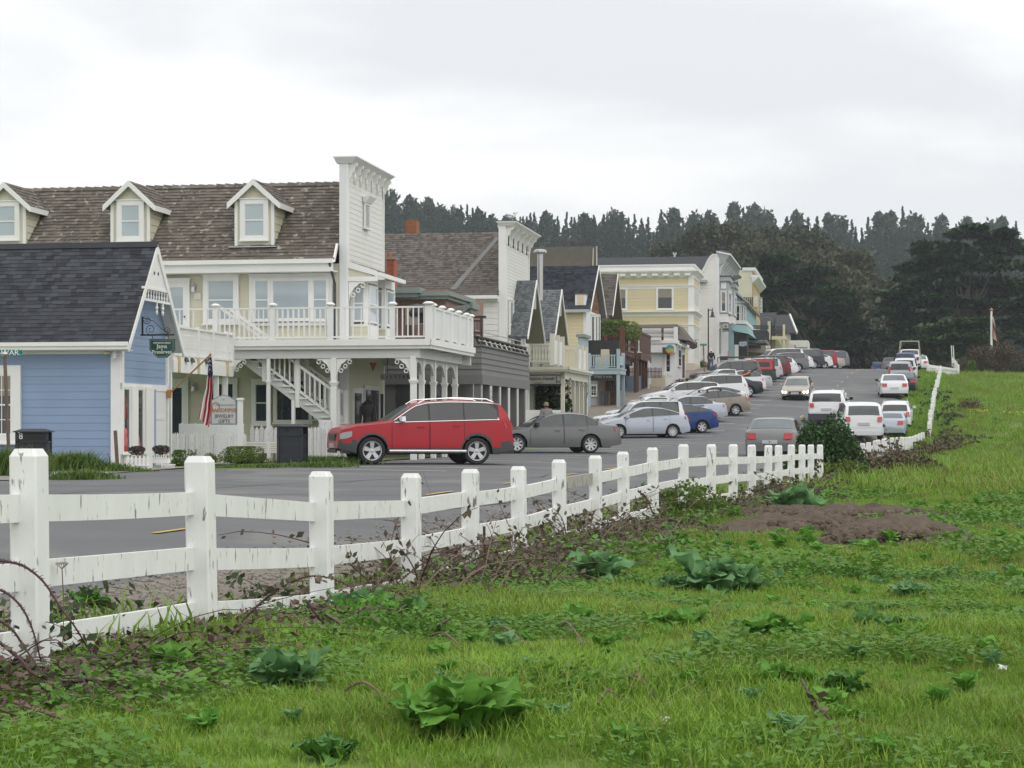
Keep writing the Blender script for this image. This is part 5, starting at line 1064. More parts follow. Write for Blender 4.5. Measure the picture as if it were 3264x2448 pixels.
MB().box(-8,.3,-.48,-.36,ze-.2,ze-.02).build('gutter',GREYW,rE)
for sg in (-1,1):e=(yr+sg*(yr+.38),ze);MB(fx(.34)).hexa([(yr,0,za-.2),(e[0],0,e[1]-.2),(e[0],.05,e[1]-.2),(yr,.05,za-.2),(yr,0,za+.02),(e[0],0,e[1]+.02),(e[0],.05,e[1]+.02),(yr,.05,za+.02)]).build('barge_board',WHITE,rE)
MB().hexa([(-.0,yr,za-.12),(.33,yr,za-.12),(.33,2*yr+.3,ze-.12),(0,2*yr+.3,ze-.12),(-.0,yr,za-.105),(.33,yr,za-.105),(.33,2*yr+.3,ze-.105),(0,2*yr+.3,ze-.105)]).build('soffit',GREYG,rE)
gw=MB(fx(-.02)).prism([(.05,ze-.1),(2*yr-.05,ze-.1),(yr,za-.2)],0,.03).build('shake_gable',CEDAR,rE)
for j in range(12):
    z=ze+(za-ze)*j/13
    for k in range(8):
        y=k*.75+(.3 if j % 2 else 0);lim=(za-z)/(za-ze)*yr
        if abs(y+.35-yr) < lim-.75:MB(fx(.01)).box(y,y+.7,0,.03,z,z+.34).build('shake',CEDAR,gw)
for xx in ((842,868),(888,905),(918,935)):
    w=wxF(E,'c7',xx[0],xx[1],1115,1330,.03);window(rE,fx(.03),w[0],w[1],w[2]-.5,w[3],.1,glass=GLASSD,rail=False)
x,zt=E.Y('c7',660,860,-.05);x1,zb=E.Y('c7',785,1010,-.05);cb=MB().box(x,x1,-.05,1.9,zb-.1,zt).build('chimney_box',WHITE2,rE);planks(cb,fy(-.05),rect(x+.15,x1-.15,zb,zt-.05),.16,YLAP,.03);MB().box(x-.05,x1+.05,-.1,1.9,zt,zt+.06).build('chimney_cap',CEDAR,cb);MB().box(x+.3,x1-.3,.2,.7,zt+.06,zt+.28).build('cowl',BLACK,cb)
# ---------------------------------------------------------------- F and G: roofs behind
Fh=root_at('brown_roofed_house','tall house behind with long brown roof and pale yellow gable end',nx('c7',872),-21.5)
za=Fh.X('c7',907,306,.3)[1];ya=Fh.X('c7',907,306,.3)[0];ze=Fh.X('c7',966,608,.3)[1]
MB().box(-16,0,0,2*ya,-2,ze+.2).build('wall',CREAM,Fh.root);r=gable_roof_x(Fh.root,-16,.3,-.3,ya,2*ya+.3,ze,za,BRSH);shingles(r,[(-16,-.33,ze),(.3,-.33,ze),(.3,ya,za),(-16,ya,za)],20,50,BRSH,0,.025)
MB(fx(0)).prism([(0,ze),(2*ya,ze),(ya,za-.15)],0,.05).build('gable_wall',CREAM,Fh.root)
for sg in (-1,1):MB(fx(.3)).hexa([(ya,0,za-.25),(ya+sg*(ya+.3),0,ze-.25),(ya+sg*(ya+.3),.05,ze-.25),(ya,.05,za-.25),(ya,0,za),(ya+sg*(ya+.3),0,ze),(ya+sg*(ya+.3),.05,ze),(ya,.05,za)]).build('barge_board',WHITE,Fh.root)
Gh=root_at('grey_gable_house','steep brown-grey gabled house wedged behind the potted tree',nx('c7',1110),-17.2)
G,ya,za,yf,zf,wdt=gable(Gh.root,Gh,'c7',1150,622,1206,1150,.3,1,9,BRSH,OLIVE,ov=.8,ncol=26,nrow=24,wallm=CEDAR,n=100)
MB().box(-9,-.5,ya-wdt+.4,ya+wdt-.4,-2,zf+.3).build('wall',BRSH,Gh.root)
MB().tube([(-.5,ya-wdt*.6,zf+1.2+.3*sin(t)) if False else (-.4+1.2*sin(t)*0,ya-wdt*.9+wdt*.8*t/pi,zf-.0+.5*sin(t)) for t in np.linspace(0,pi,9)],.08,6).build('arched_trim',WHITE2,Gh.root)
# ---------------------------------------------------------------- O: grey-blue balcony, Meyer sign below
O=root_at('blue_grey_balcony_shop','narrow shop front with light blue-grey balcony and posts',nx('e4',1432),Z=121)
rO=O.root;yO=O.X('e4',1505,600,0)[0];zt,zf_=O.Y('e4',1410,395,0)[1],O.Y('e4',1410,590,0)[1];zb=O.Y('e4',1410,665,0)[1];xl_=O.Y('e4',968,500,0)[0]
m=MB();m.box(xl_,0,0,yO,zb,zf_-.05);m.box(xl_-.1,.05,-.05,yO,zf_-.05,zf_+.03);m.build('balcony_floor',LBLUE,rO)
railing(rO,fy(.05),xl_,-.3,0,zf_,zt-zf_,LBLUE,nb=11,bw=.07);
for x,y,z_ in ((-.15,.15,.35),(-.15,yO-.1,.2),(xl_+.1,.1,.1)):MB().box(x-.1,x+.1,y-.1,y+.1,-1,zt+z_).build('post',LBLUE,rO)
MB().box(-.2,-.1,.2,yO-.2,zf_+.25,zt-.05).build('side_panel',LBLUE,rO)
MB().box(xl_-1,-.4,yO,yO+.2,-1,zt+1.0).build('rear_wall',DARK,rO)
a=O.Y('e4',985,700,1.5)[0];b=O.Y('e4',1112,700,1.5)[0];gw=MB().box(a,b,1.5,1.9,-1,zb).build('grey_wall',GREYW,rO);planks(gw,fy(1.5),rect(a,b,-.6,zb),.26,GREYW,.04)
window(gw,fy(1.46),*wyF(O,'e4',1025,1095,830,965,1.46),.06,glass=GLASSD,nv=1,nh=2)
BRW=M('brown_shop_wall',(.09,.05,.035),.7,.3,2)
MB().box(O.Y('e4',1220,700,2)[0],O.Y('e4',1395,700,2)[0],2,2.2,-1,zb).build('brown_wall',BRW,rO);MB().box(O.Y('e4',1112,700,2.1)[0],O.Y('e4',1222,700,2.1)[0],2.1,2.3,.6,zb).build('tan_wall',M('tan_render',(.42,.34,.24),.8),rO)
for q in (1262,1345):w=wyF(O,'e4',q,q+45,780,915,1.99);window(rO,fy(1.99),*w,.05,glass=GLASSD,frame=BRW,rail=False)
for i in range(8):x=O.Y('e4',1120+17*i,900,1.2)[0];MB().box(x,x+.2,1.2,1.24,-.8,O.Y('e4',1120,905,1.2)[1]).build('fence_board',WOODP if i > 5 else GREYS,rO)
o_=MB(fy(.3));a,z_=O.Y('e4',1003,690,.3);b,zq=O.Y('e4',1392,757,.3);ms_=o_.box(a,b,0,.08,zq,z_).build('shop_sign',BLACK);ms_.matrix_world=O.root.matrix_basis.copy();tag(ms_,'x','sign')
ms_['label']='black board with pale serif capitals under the blue-grey balcony'
text(ms_,'MEYER',(z_-zq)*.62,GREYW,Tface((a+b)/2,.2,(z_+zq)/2+.08),xs=2.0)
# goods on that balcony
p=O.world(O.Y('e4',1160,580,.8)[0],.8,zf_);ch_=MB();ch_.box(-.35,.45,-.2,.3,0,.75);ch_.box(-.0,.5,-.2,.3,.75,1.2);o=ch_.build('wrapped_chair',M('canvas_cream',(.55,.48,.36),.8));o.location=p;tag(o,'cream wrapped chair standing on the blue-grey balcony','chair')
# blue-grey pillar (chimney stack) left of the brown deck
PL=root_at('panelled_pillar','pale blue square pillar with flat cap beside the brown deck',nx('e4',905),Z=114,cat='pillar');a,b=PL.Y('e4',842,120,0)[0],0;zt=PL.Y('e4',880,122,0)[1];yP=PL.X('e4',985,300,0)[0]
MB().box(a,b,0,yP,-1,zt-.1).build('shaft',LBLUE,PL.root);MB().box(a-.1,.15,-.12,yP+.1,zt-.12,zt+.05).build('cap',GREYG,PL.root)
# ---------------------------------------------------------------- N: tall dark brown deck on posts
Nn=root_at('brown_wooden_deck','dark brown raised wooden deck on posts with potted tree',nx('e4',1480),Z=130,cat='deck')
rN=Nn.root;zt=Nn.Y('e4',1400,128,0)[1];zf_=Nn.Y('e4',1400,345,0)[1];zb=Nn.Y('e4',1400,445 if False else 400,0)[1];yN=Nn.X('e4',1640,300,0)[0];xl_=Nn.Y('e4',1005,300,0)[0]
m=MB();m.box(xl_,0,0,yN,zb,zf_);m.build('deck_floor',BROWN,rN);m=MB();m.box(xl_,-.05,-.04,.04,zt-.1,zt);m.box(-.06,.06,0,yN,zt-.12,zt-.02);m.box(xl_,-.05,-.03,.03,zt-.75,zt-.66);m.box(-.04,.04,0,yN,zt-.6,zt-.52);m.box(-.04,.04,0,yN,zt-1.0,zt-.95);m.build('rails',BROWN,rN)
for i in range(12):x=xl_+(0-xl_)*(i+.5)/12;MB().box(x-.03,x+.03,-.02,.02,zf_,zt-.1).build('baluster',BROWN,rN)
for i in range(5):y=yN*(i+.5)/5;MB().box(-.03,.03,y-.05,y+.05,zf_-.6,zt).build('baluster',BROWN,rN)
for x in (1022,1228):xx=Nn.Y('e4',x,300,0)[0];MB().box(xx-.12,xx+.1,-.06,.1,zb,zt+.05).build('panel_post',M('red_brown_wood',(.13,.045,.03),.6,.2,3),rN)
xx=-.05;MB().box(-.28,.02,-.06,.2,zb,zt+.55).build('panel_post',MATS['red_brown_wood'],rN)
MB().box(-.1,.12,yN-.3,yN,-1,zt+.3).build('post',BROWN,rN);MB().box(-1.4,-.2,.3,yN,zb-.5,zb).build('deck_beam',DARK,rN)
y2=Nn.X('e4',1715,300,.3)[0];y3=Nn.X('e4',1862,300,.3)[0];zt2=Nn.X('e4',1715,70,.3)[1];zf2=Nn.X('e4',1715,350,.3)[1]
m=MB();m.box(-2.5,.3,y2,y3,zf2-.55,zf2-.1);m.box(.2,.3,y2,y3,zt2-.15,zt2);m.box(-1.5,.2,y2,y2+.1,zt2-.15,zt2);m.build('upper_deck',BROWN,rN)
for i in range(14):y=y2+(y3-y2)*(i+.5)/14;MB().box(.2,.26,y-.19,y+.19,zf2,zt2-.1).build('board',BROWN,rN)
for i in range(5):MB().box(-1.4+.33*i,-1.2+.33*i,y2,y2+.06,zf2,zt2-.1).build('baluster',BROWN,rN)
for i in range(4):y=y2+(y3-y2)*(i+.1)/3.6;MB().box(-.15,.1,y,y+.3,-1,zf2-.5).build('post',BROWN,rN);MB().box(-1.4,-1.2,y,y+.3,-1,zf2-.5).build('post',BROWN,rN)
x=Nn.X('e4',1822,600,.35)[0];MB().box(.3,.4,x-.1,x+.15,-1,zf2-.5).build('white_post',WHITE,rN)
# potted tree on the deck
p=Nn.world(Nn.Y('e4',1330,300,1.5)[0],1.5,zf_);PT=empty('potted_tree',p+Vector((0,0,.1)),0,'wide green tree in a pot on the brown wooden deck','tree')
MB().lathe([(.25,0),(.33,.5),(.36,.54),(.2,.55)],(0,0,0),12).build('pot',BRW,PT);m=MB();m.tube([(0,0,.4),(.1,0,.8),(0,0,1.6)],.06,8,.02)
for i in range(9):a=i*.7;m.tube([(0,0,.7+.05*i),(1.0*cos(a),.8*sin(a),1.1+.05*i)],.03,5,.01)
m.build('trunk',WOODP,PT);n=5200;C_=RN.normal(size=(n,3));C_ /= np.linalg.norm(C_,axis=1)[:,None];C_ *= (RN.random(n)**.3)[:,None]*np.array([1.75,1.4,1.05]);C_[:,2]=np.where(C_[:,2] < -.3,-.3-np.abs(C_[:,2])*.2,C_[:,2])+1.15;cloud_mesh('crown',C_*(1+.08*np.sin(C_*5)),RN.uniform(.06,.13,n),HEDG,PT)
# fence and blue panel under the decks
p=at('e4',1515,700,139);bf=MB();bl_=1.0
o=MB().box(0,bl_,0,.1,-1.3,0).build('blue_panel_fence',M('dusty_blue',(.16,.22,.30),.7),None);o.location=(p.x,p.y,p.z+.05);tag(o,'dusty blue panel fence under the brown deck','fence')
p=at('e4',1515,580,141);BFN=empty('slatted_fence',p,-.1,'dark brown slatted fence on the cream wall by the small white shop','fence')
for i in range(26):x=i*.096;MB().box(x,x+.055,-.02,.02,-.72,U(-.03,.03)).build('slat',BROWN,BFN)
MB().box(0,2.5,-.04,-.0,-.3,-.25).build('rail',BROWN,BFN)
# ================================================================ far buildings
GW2=M('cool_grey_trim',(.36,.38,.385),.6,.06)
# ---------------------------------------------------------------- Mn: small white shop with fretwork balcony
Mn=root_at('small_white_shop','small white shop with fretwork balcony and brown shingled hood',nx('g2',640),Z=148)
r_=Mn.root;xl_=Mn.Y('g2',0,700,0)[0];yM=Mn.X('g2',860,1400,0)[0];zfl=Mn.Y('g2',400,735,0)[1]
b=MB().box(xl_-2,0,0,yM,-1.5,zfl).build('wall',WHITE2,r_)
z_=Mn.Y('g2',100,430,-.3)[1];zb=Mn.Y('g2',100,670,-.3)[1]
m=MB();m.box(xl_-2,.3,-.5,yM,zb-.25,zb);m.box(xl_-2,.1,-.45,-.2,zb-.9,zb-.3);m.build('balcony_floor',WHITE,r_)
x1=Mn.Y('g2',370,430,-.6)[0];x2=Mn.Y('g2',650,430,-.3)[0]
for xa,xb,yc,n in ((xl_,x1,-.6,24),(x1+.15,x2,-.35,13)):
    MB(fy(yc)).box(xa,xb,-.02,.06,z_-.12,z_).build('top_rail',WHITE,r_);MB(fy(yc)).box(xa,xb,-.02,.06,zb,zb+.1).build('bottom_rail',WHITE,r_)
    for i in range(n):
        a=xa+(xb-xa)*(i+.5)/n;w=(xb-xa)/n*.40;q=z_-zb;MB(fy(yc)).prism([(a-w,zb),(a+w,zb),(a+w,zb+q*.2),(a+w*.4,zb+q*.3),(a+w,zb+q*.42),(a+w*.25,zb+q*.6),(a+w,zb+q*.8),(a+w,z_-.1),(a-w,z_-.1),(a-w,zb+q*.8),(a-w*.25,zb+q*.6),(a-w,zb+q*.42),(a-w*.4,zb+q*.3),(a-w,zb+q*.2)],0,.03).build('baluster',WHITE,r_)
MB().box(x2-.1,x2+.2,-.45,-.2,zb,z_+.1).build('post',WHITE,r_);MB().box(x2,x2+.1,-.2,2,zb,z_).build('side_panel',WHITE2,r_)
x,zt=Mn.Y('g2',690,340,1.5);ye=Mn.X('g2',820,400,x)[0];ze_=Mn.Y('g2',600,405,.6)[1]
m=MB();m.hexa([(xl_-3,.5,ze_),(x+1.0,.5,ze_-1),(x+1.0,ye+.5,ze_-1),(xl_-3,ye+.5,ze_),(xl_-3,1.6,zt),(x,1.6,zt),(x,ye,zt),(xl_-3,ye,zt)]);hd=m.build('roof',CEDAR,r_);hd.data.materials[0]=BRSH
MB().box(-3,x+.2,.8,ye,zb,ze_).build('upper_wall',BROWN,r_)
m=MB();zz=Mn.Y('g2',930,760,1)[1];xk=max(.5,Mn.Y('g2',935,775,yM)[0]);m.hexa([(0,-.3,zfl+.0),(0,yM,zfl),(xk,yM,zz-.1),(xk,-.3,zz-.1),(0,-.3,zfl+.15),(0,yM,zfl+.15),(xk,yM,zz+.02),(xk,-.3,zz+.02)]);m.build('street_canopy',WHITE,r_);bracket(r_,fy(-.1),.05,zz-.1,.5,1)
window(r_,fy(0),*wyF(Mn,'g2',470,555,950,1310),.12,glass=GLASSD,nh=2,rail=False)
w=wxF(Mn,'g2',705,760,870,1190);window(r_,fx(0),*w,.1,glass=GLASSD)
w=wxF(Mn,'g2',800,822,1000,1400);window(r_,fx(0),*w,.08,glass=MATS['red_brown_wood'] if 'red_brown_wood' in MATS else BROWN,frame=BROWN)
MB().box(-.35,.02,-.06,0,-1.5,zfl).build('corner_board',WHITE,r_)
bx_=Mn.Y('g2',610,850,-1.2);o=MB().lathe([(.01,-.05),(1,0),(.01,.05)],(0,0,0),24,'y');rr=(640-460)/2/6.38/(F/147)
RND=M('painted_round_sign',(.02,.22,.36),.5,.1);RND2=M('painted_round_sign_low',(.50,.16,.03),.5,.3);RND3=M('painted_round_sign_mid',(.33,.33,.06),.5,.3)
p=at('g2',545,853,147);rs=empty('round_sign',p,0,'round painted sign with blue sky and orange ground on the small white shop','sign')
MB().lathe([(rr,-.04),(rr,.04)],(0,0,0),24,'y').build('disc',RND,rs)
MB().prism([(rr*.99*cos(t),rr*.99*sin(t)) for t in np.linspace(pi*1.0,pi*2.0,14)]+[(rr*.6,.25*rr),(0,.38*rr),(-rr*.5,.1*rr)],-.05,-.041).build('field',RND3,rs)
MB().prism([(rr*.98*cos(t),rr*.98*sin(t)) for t in np.linspace(pi*1.2,pi*1.85,12)],-.06,-.051).build('ground_band',RND2,rs)
MB().box(-1.7*rr,0,.05,.1,-rr*1.1,.5*rr).build('back_board',BROWN,rs)
# step wall and base
CRM=M('cream_wall',(.55,.50,.38),.7,.06);bw0=at('g2',165,1380,144.5);o=MB().box(0,1.0,0,.25,-2,0).build('retaining_wall',CRM);o.location=bw0;o.rotation_euler=(0,0,-TH);tag(o,'cream retaining wall below the small white shop','wall')
bw1=at('g2',415,1390,145);o=MB().box(0,.6,0,.3,-2,0).box(0,.22,-.05,.2,0,.32).box(.32,.6,-.05,.2,0,.22).build('entry_wall',WHITE);o.location=bw1;o.rotation_euler=(0,0,-TH);tag(o,'white stepped entry wall at the corner of the small white shop','wall')
ROCK=M('river_rock',(.2,.19,.17),.9,.3,3)
for i,(x,y,s,lab) in enumerate(((555,1600,.19,'lowest grey boulder beside the sidewalk at the white steps'),(620,1560,.2,'middle grey boulder beside the sidewalk at the white steps'),(685,1530,.18,'uppermost grey boulder beside the sidewalk, next to the brown bush'))):
    V=[];f=MB().lathe([(.05,-.5),(.7,-.35),(1,0),(.8,.35),(.4,.5),(.02,.55)],(0,0,0),9);f.v=[(a*s*U(.85,1.1),b*s*U(.85,1.1),c*s*U(.8,1.1)) for a,b,c in f.v];o=f.build('boulder',ROCK,None,True);o.location=at('g2',x,y,143+i*1.5);tag(o,lab,'boulder','boulders beside the white steps')
flower_bush(at('g2',745,1575,148),.36,.42,'reddish brown bush beside the sidewalk boulders',leafmat('reddish_leaf',(.05,.025,.015),(.13,.06,.03)),700,.06,'bush','bush')
flower_bush(at('g2',905,1500,152),.17,.25,'small bright green plant by the foot of the cream corner wall',HEDY,200,.06)
# ---------------------------------------------------------------- Hh: yellow Italianate block
Hb=root_at('yellow_block','square two-storey pale yellow building with heavy white cornices',nx('c7',2012),-14.0)
r_=Hb.root;xl_=-14;yH=Hb.X('c7',2086,1000,0)[0];zt=Hb.Y('c7',1990,512,0)[1]
ws=MB().box(xl_,-.0,.0,yH,-2,zt-.2).build('wall',YEL,r_)
zl=lambda y:Hb.Y('c7',1990,y,0)[1]
zbase=Hb.Y('g2',900,1130,0)[1]
planks(ws,fy(0),rect(xl_,-.1,zbase,zl(660)),.28,YEL,.035);planks(ws,fx(0),rect(.1,yH-.1,zbase,zl(660)),.28,YEL,.035,joined=True)
m=MB();m.box(xl_,.12,-.12,yH,-2,zbase);m.build('plinth',CRM,r_)
def cornice(par,z0,z1,out,xl_=xl_,y1=yH,mat=WHITE,name='cornice'):
    h_=z1-z0;m=MB();m.box(xl_,.06,-.06,y1,z0,z0+h_*.35);m.hexa([(xl_,-.08,z0+h_*.35),(.08,-.08,z0+h_*.35),(.08,y1,z0+h_*.35),(xl_,y1,z0+h_*.35),(xl_,-out*.85,z0+h_*.8),(out*.85,-out*.85,z0+h_*.8),(out*.85,y1+out*.5,z0+h_*.8),(xl_,y1+out*.5,z0+h_*.8)]);m.box(xl_,out,-out,y1+out*.6,z0+h_*.8,z1);return m.build(name,mat,par)
cornice(r_,zl(660),zl(578),.5);MB().box(xl_,.05,-.05,yH,zl(590),zt).build('parapet',WHITE,r_);MB().box(xl_,.2,-.2,yH+.1,zt-.1,zt).build('parapet_cap',WHITE,r_)
cornice(r_,zl(1105),zl(1048),.38,name='belt_cornice');cornice(r_,zl(1235),zl(1205),.15,name='string_course');cornice(r_,zl(790),zl(752),.15,name='string_course')
for i in range(14):x=-.4 - i*((1480-1355)/3.607/(F/Hb.loc.y));MB().box(x-.25,x+.25,-.55,-.05,zl(645),zl(622)).build('dentil',WHITE,r_)
MB().box(-.38,.07,-.07,.4,zbase,zl(660)).build('corner_pilaster',WHITE,r_);MB().box(-.02,.08,yH-.4,yH,zbase,zl(660)).build('corner_pilaster',WHITE,r_)
for xa,xb,y0_,y1_ in ((1612,1775,795,1022),(1150,1243,802,1026)):w=wyF(Hb,'c7',xa,xb,y0_,y1_,0);window(r_,fy(0),*w,.14,glass=GLASSD,rail=False,head=False,blind=.45)
for q in range(5):
    y=.9+(yH-1.8)*q/5;MB(fx(0)).box(y+.1,y+(yH-1.8)/5-.15,.0,.06,zl(1045)+.6,zl(800)).build('tall_pane',GLASS,r_);MB(fx(0)).box(y+.1,y+(yH-1.8)/5-.15,.0,.06,zbase+.5,zl(1240)).build('tall_pane',GLASS,r_)
    for zz0,zz1 in ((zbase,zl(1240)),(zl(1045),zl(790))):MB(fx(0)).box(y-.1,y+.1,.0,.1,zz0,zz1).build('mullion',WHITE,r_)
# dark sign on an iron arm in front
p=at('g2',985,778,160);sg=empty('arched_green_sign',p,-.15,'dark green sign with curved lower edge hung on an iron arm by the yellow building','sign');k=1/6.38/(F/160)
MB().prism([(-115*k,65*k),(115*k,72*k),(115*k,-35*k),(60*k,-65*k),(0,-75*k),(-60*k,-60*k),(-115*k,-30*k)],-.05,.05).build('board',GREEN,sg);MB().prism([(-90*k,45*k),(90*k,50*k),(90*k,-25*k),(0,-50*k),(-90*k,-20*k)],-.06,-.051).build('inset',M('maroon_inset',(.08,.03,.03),.5),sg)
m=MB();m.box(-160*k,140*k,-.03,.03,112*k,120*k);m.beam((-160*k,0,150*k),(20*k,0,120*k),.04,.04);m.beam((-80*k,0,65*k),(-80*k,0,115*k),.04,.04);m.beam((80*k,0,65*k),(80*k,0,115*k),.04,.04);m.build('iron_arm',BLACK,sg)
# ---------------------------------------------------------------- I: white building with curved false front
I=root_at('curved_front_building','white building with curved parapet wing and deep bracketed cornice',nx('c8',752),-12.8)
r_=I.root;yI=I.X('c8',945,700,0)[0];xq=lambda x:I.Y('c8',x,500,0)[0];zq=lambda y:I.Y('c8',740,y,0)[1]
pr=[(xq(300),-2),(0,-2),(0,zq(112)),(xq(690),zq(118)),(xq(650),zq(150)),(xq(615),zq(200)),(xq(585),zq(265)),(xq(555),zq(320)),(xq(510),zq(380)),(xq(300),zq(385))]
sw=MB().prism(pr,0,.3).build('side_wall',WSIDE,r_);planks(sw,fy(0),rect(xq(505),-.3,zq(1520),zq(385)),.30,WSIDE,.04)
planks(sw,fy(0),[(xq(585),zq(265)),(-.3,zq(265)),(-.3,zq(118)),(xq(690),zq(118)),(xq(640),zq(165))],.30,WSIDE,.04);planks(sw,fy(0),[(xq(508),zq(385)),(-.3,zq(385)),(-.3,zq(265)),(xq(583),zq(265)),(xq(550),zq(330))],.30,WSIDE,.04)
MB().box(-.3,.06,-.06,.3,-2,zq(112)).build('corner_board',WHITE2,r_);MB().box(-8,0,.3,yI,-2,zq(350)).build('body',WHITE2,r_)
m=MB();cpts=[(xq(x),zq(y)) for x,y in ((690,118),(650,150),(615,200),(585,265),(555,320),(510,380))]
for a,b in zip(cpts[:-1],cpts[1:]):m.beam((a[0],-.05,a[1]),(b[0],-.05,b[1]),.2,.12)
m.build('curved_coping',WHITE,r_)
x0=xq(510);MB().hexa([(x0-1.5,-.6,zq(475)),(xq(612),-.6,zq(475)),(xq(612),.1,zq(475)),(x0-1.5,.1,zq(475)),(x0-1.5,-.6,zq(445)),(xq(612),-.6,zq(445)),(xq(612),.1,zq(445)),(x0-1.5,.1,zq(445))]).build('eave_return',GW2,r_)
# long dark roof
zr_=I.Y('c8',300,150,4)[1];ze2=I.Y('c8',300,480,-.5)[1]
MB().hexa([(-60,-.5,ze2),(xq(560),-.5,ze2),(xq(560),4,ze2),(-60,4,ze2),(-60,4,zr_),(xq(620),4,zr_),(xq(620),8,zr_),(-60,8,zr_)]).build('roof',DKROOF,r_)
x,z=I.Y('c8',200,145,4);m=MB();m.box(x-.09,x+.09,3.9,4.1,z-.1,z+.15);m.box(x-.17,x-.06,3.9,4.1,z+.15,z+.38);m.box(x+.06,x+.17,3.9,4.1,z+.15,z+.38);m.box(x-.1,x+.1,3.92,4.08,z+.14,z+.25);m.build('roof_vent',STEEL,r_)
# deep cornice on the street face, two grey bays
zt=zq(112);yQ=I.X('c8',1028,240,1.1)[0];m=MB();m.hexa([(0,0,zq(250)),(0.3,0,zq(250)),(.3,yI,zq(250)),(0,yI,zq(250)),(-.1,-.1,zt+.1),(1.05,-.1,zt-.2),(1.05,yQ,zt-.2),(-.1,yQ,zt+.1)]);m.build('cornice',GW2,r_);MB().hexa([(-.2,-.2,zt+.1),(1.15,-.2,zt-.2),(1.15,yQ,zt-.2),(-.2,yQ,zt+.1),(-.2,-.2,zt+.25),(1.15,-.2,zt-.03),(1.15,yQ,zt-.03),(-.2,yQ,zt+.25)]).build('cornice_cap',WHITE2,r_)
MB().prism([(xq(715),zt+.05),(0,zt+.2),(1.0,zt+.1),(.9,zt+.2),(.1,zt+.32)],-.2,2).build('crest',GRSH,r_)
MB(fx(.0)).box(.1,yI,0,.1,zq(400),zq(250)).build('frieze',GW2,r_)
for i in range(9):y=.3+i*yI/9;MB().prism([(0,zq(380)),(.15,zq(370)),(.25,zq(300)),(.7,zq(220)),(.7,zq(190)),(0,zq(190))],y,y+.18).build('bracket',WHITE2,r_)
for (xa,xb,yo,yt,ztop,zlow) in ((0,.85,.6,4.6,zq(400),zq(860)),(0,.85,9.5,13,zq(400),zq(820))):
    bb=MB().box(0,xb,yo,yt,zlow-.05,ztop-.1).build('bay',GW2,r_);MB().box(-.1,xb+.2,yo-.25,yt+.2,ztop-.4,ztop).build('bay_cornice',GW2,bb);MB().box(-.1,xb+.27,yo-.3,yt+.25,ztop,ztop+.1).build('bay_roof',DKROOF,bb)
    w0=(ztop-zlow);MB(fy(yo)).box(.18,.68,0,.04,ztop-w0*.32,ztop-w0*.16).build('panel',WHITE,bb);window(bb,fy(yo),.25,.6,zlow+w0*.06,ztop-w0*.42,.12,glass=GLASSD,frame=WHITE2,blind=.6);window(bb,fx(xb),yo+.5,yt-.5,zlow+w0*.06,ztop-w0*.42,.2,glass=GLASS,frame=WHITE2)
    ap=MB().box(0,xb-.05,yo+.05,yt,zlow-w0*.24,zlow-.05).build('bay_apron',WHITE,r_);planks(ap,fy(yo+.05),rect(0,xb-.05,zlow-w0*.24,zlow-.05),.28,WHITE,.04)
for i in range(7):y=.6+i*1.3;MB(fx(0)).box(y,y+.9,0,.12,1.4,zq(1050)).build('tall_pane',GLASSD,r_);MB(fx(0)).box(y+.9,y+1.3,0,.3,.2,zq(1020)).build('pilaster',WHITE2,r_)
k=I.Y('g3',165,890,-.6);hs=MB(fy(-.6));kk=1/4.879/(F/I.loc.y);o=empty('portrait_sign',I.world(k[0],-.6,k[1]),-TH,'framed hanging sign with dark silhouette on the white building','sign')
MB().box(-52*kk,52*kk,-.05,.05,-70*kk,70*kk).build('frame',RAILD,o);MB().box(-44*kk,44*kk,-.07,-.051,-58*kk,55*kk).build('picture',GREYW,o);MB().lathe([(15*kk,0),(15*kk,.01)],(0,-.09,10*kk),12,'y').build('silhouette',BLACK,o);MB().box(-40*kk,40*kk,-.08,-.071,-50*kk,-20*kk).build('lower_panel',RAILD,o)
# ---------------------------------------------------------------- J: teal building
J=root_at('teal_shop','teal two-storey shop with gabled bay and flared teal awning',nx('g3',288),-12.26)
r_=J.root;yJ=J.X('g3',520,600,0)[0];zq=lambda x,y:J.Y('g3',x,y,0)[1]
xa=J.Y('g3',218,900,0)[0];w=MB().box(xa-1,0,0,2,-1,zq(250,865)).build('lower_wall',TEAL,r_);planks(w,fy(0),rect(xa,0,.2,zq(250,865)),.28,TEAL,.04);MB().box(-6,-.4,.4,yJ,-1,zq(300,200)).build('wall',TEAL,r_)
MB().box(-3.2,-1.0,.2,yJ*.6,zq(300,180),zq(300,100)).build('upper_cornice',GW2,r_);MB().hexa([(-2,0,zq(300,170)),(-1.2,0,zq(300,170)),(-1.2,4,zq(300,170)),(-2,4,zq(300,170)),(-2.4,-.3,zq(300,70)),(.6,-.3,zq(300,85)),(.6,4,zq(300,85)),(-2.4,4,zq(300,70))]).build('cornice',GW2,r_)
x1,z1=J.Y('g3',440,480,0);xg,zg=J.Y('g3',300,330,0);xe_,ze_=J.Y('g3',520,565,0);xm_=J.Y('g3',480,500,0)[0]
MB(fy(0)).prism([(xg-.3,J.Y('g3',300,470,0)[1]),(x1,z1-.1),(xg-.3,zg)],-.0,.05).build('gable_panel',TEAL,r_);m=MB();m.beam((xg-.3,-.1,zg+.2),(xe_,-.1,ze_+.3),.6,.15);m.build('barge_board',GW2,r_);MB().hexa([(xg-.3,0,zg+.1),(xe_,0,ze_+.1),(xe_,yJ,ze_+.1),(xg-.3,yJ,zg+.1),(xg-.3,0,zg+.3),(xe_,0,ze_+.3),(xe_,yJ,ze_+.3),(xg-.3,yJ,zg+.3)]).build('roof',BRSH,r_)
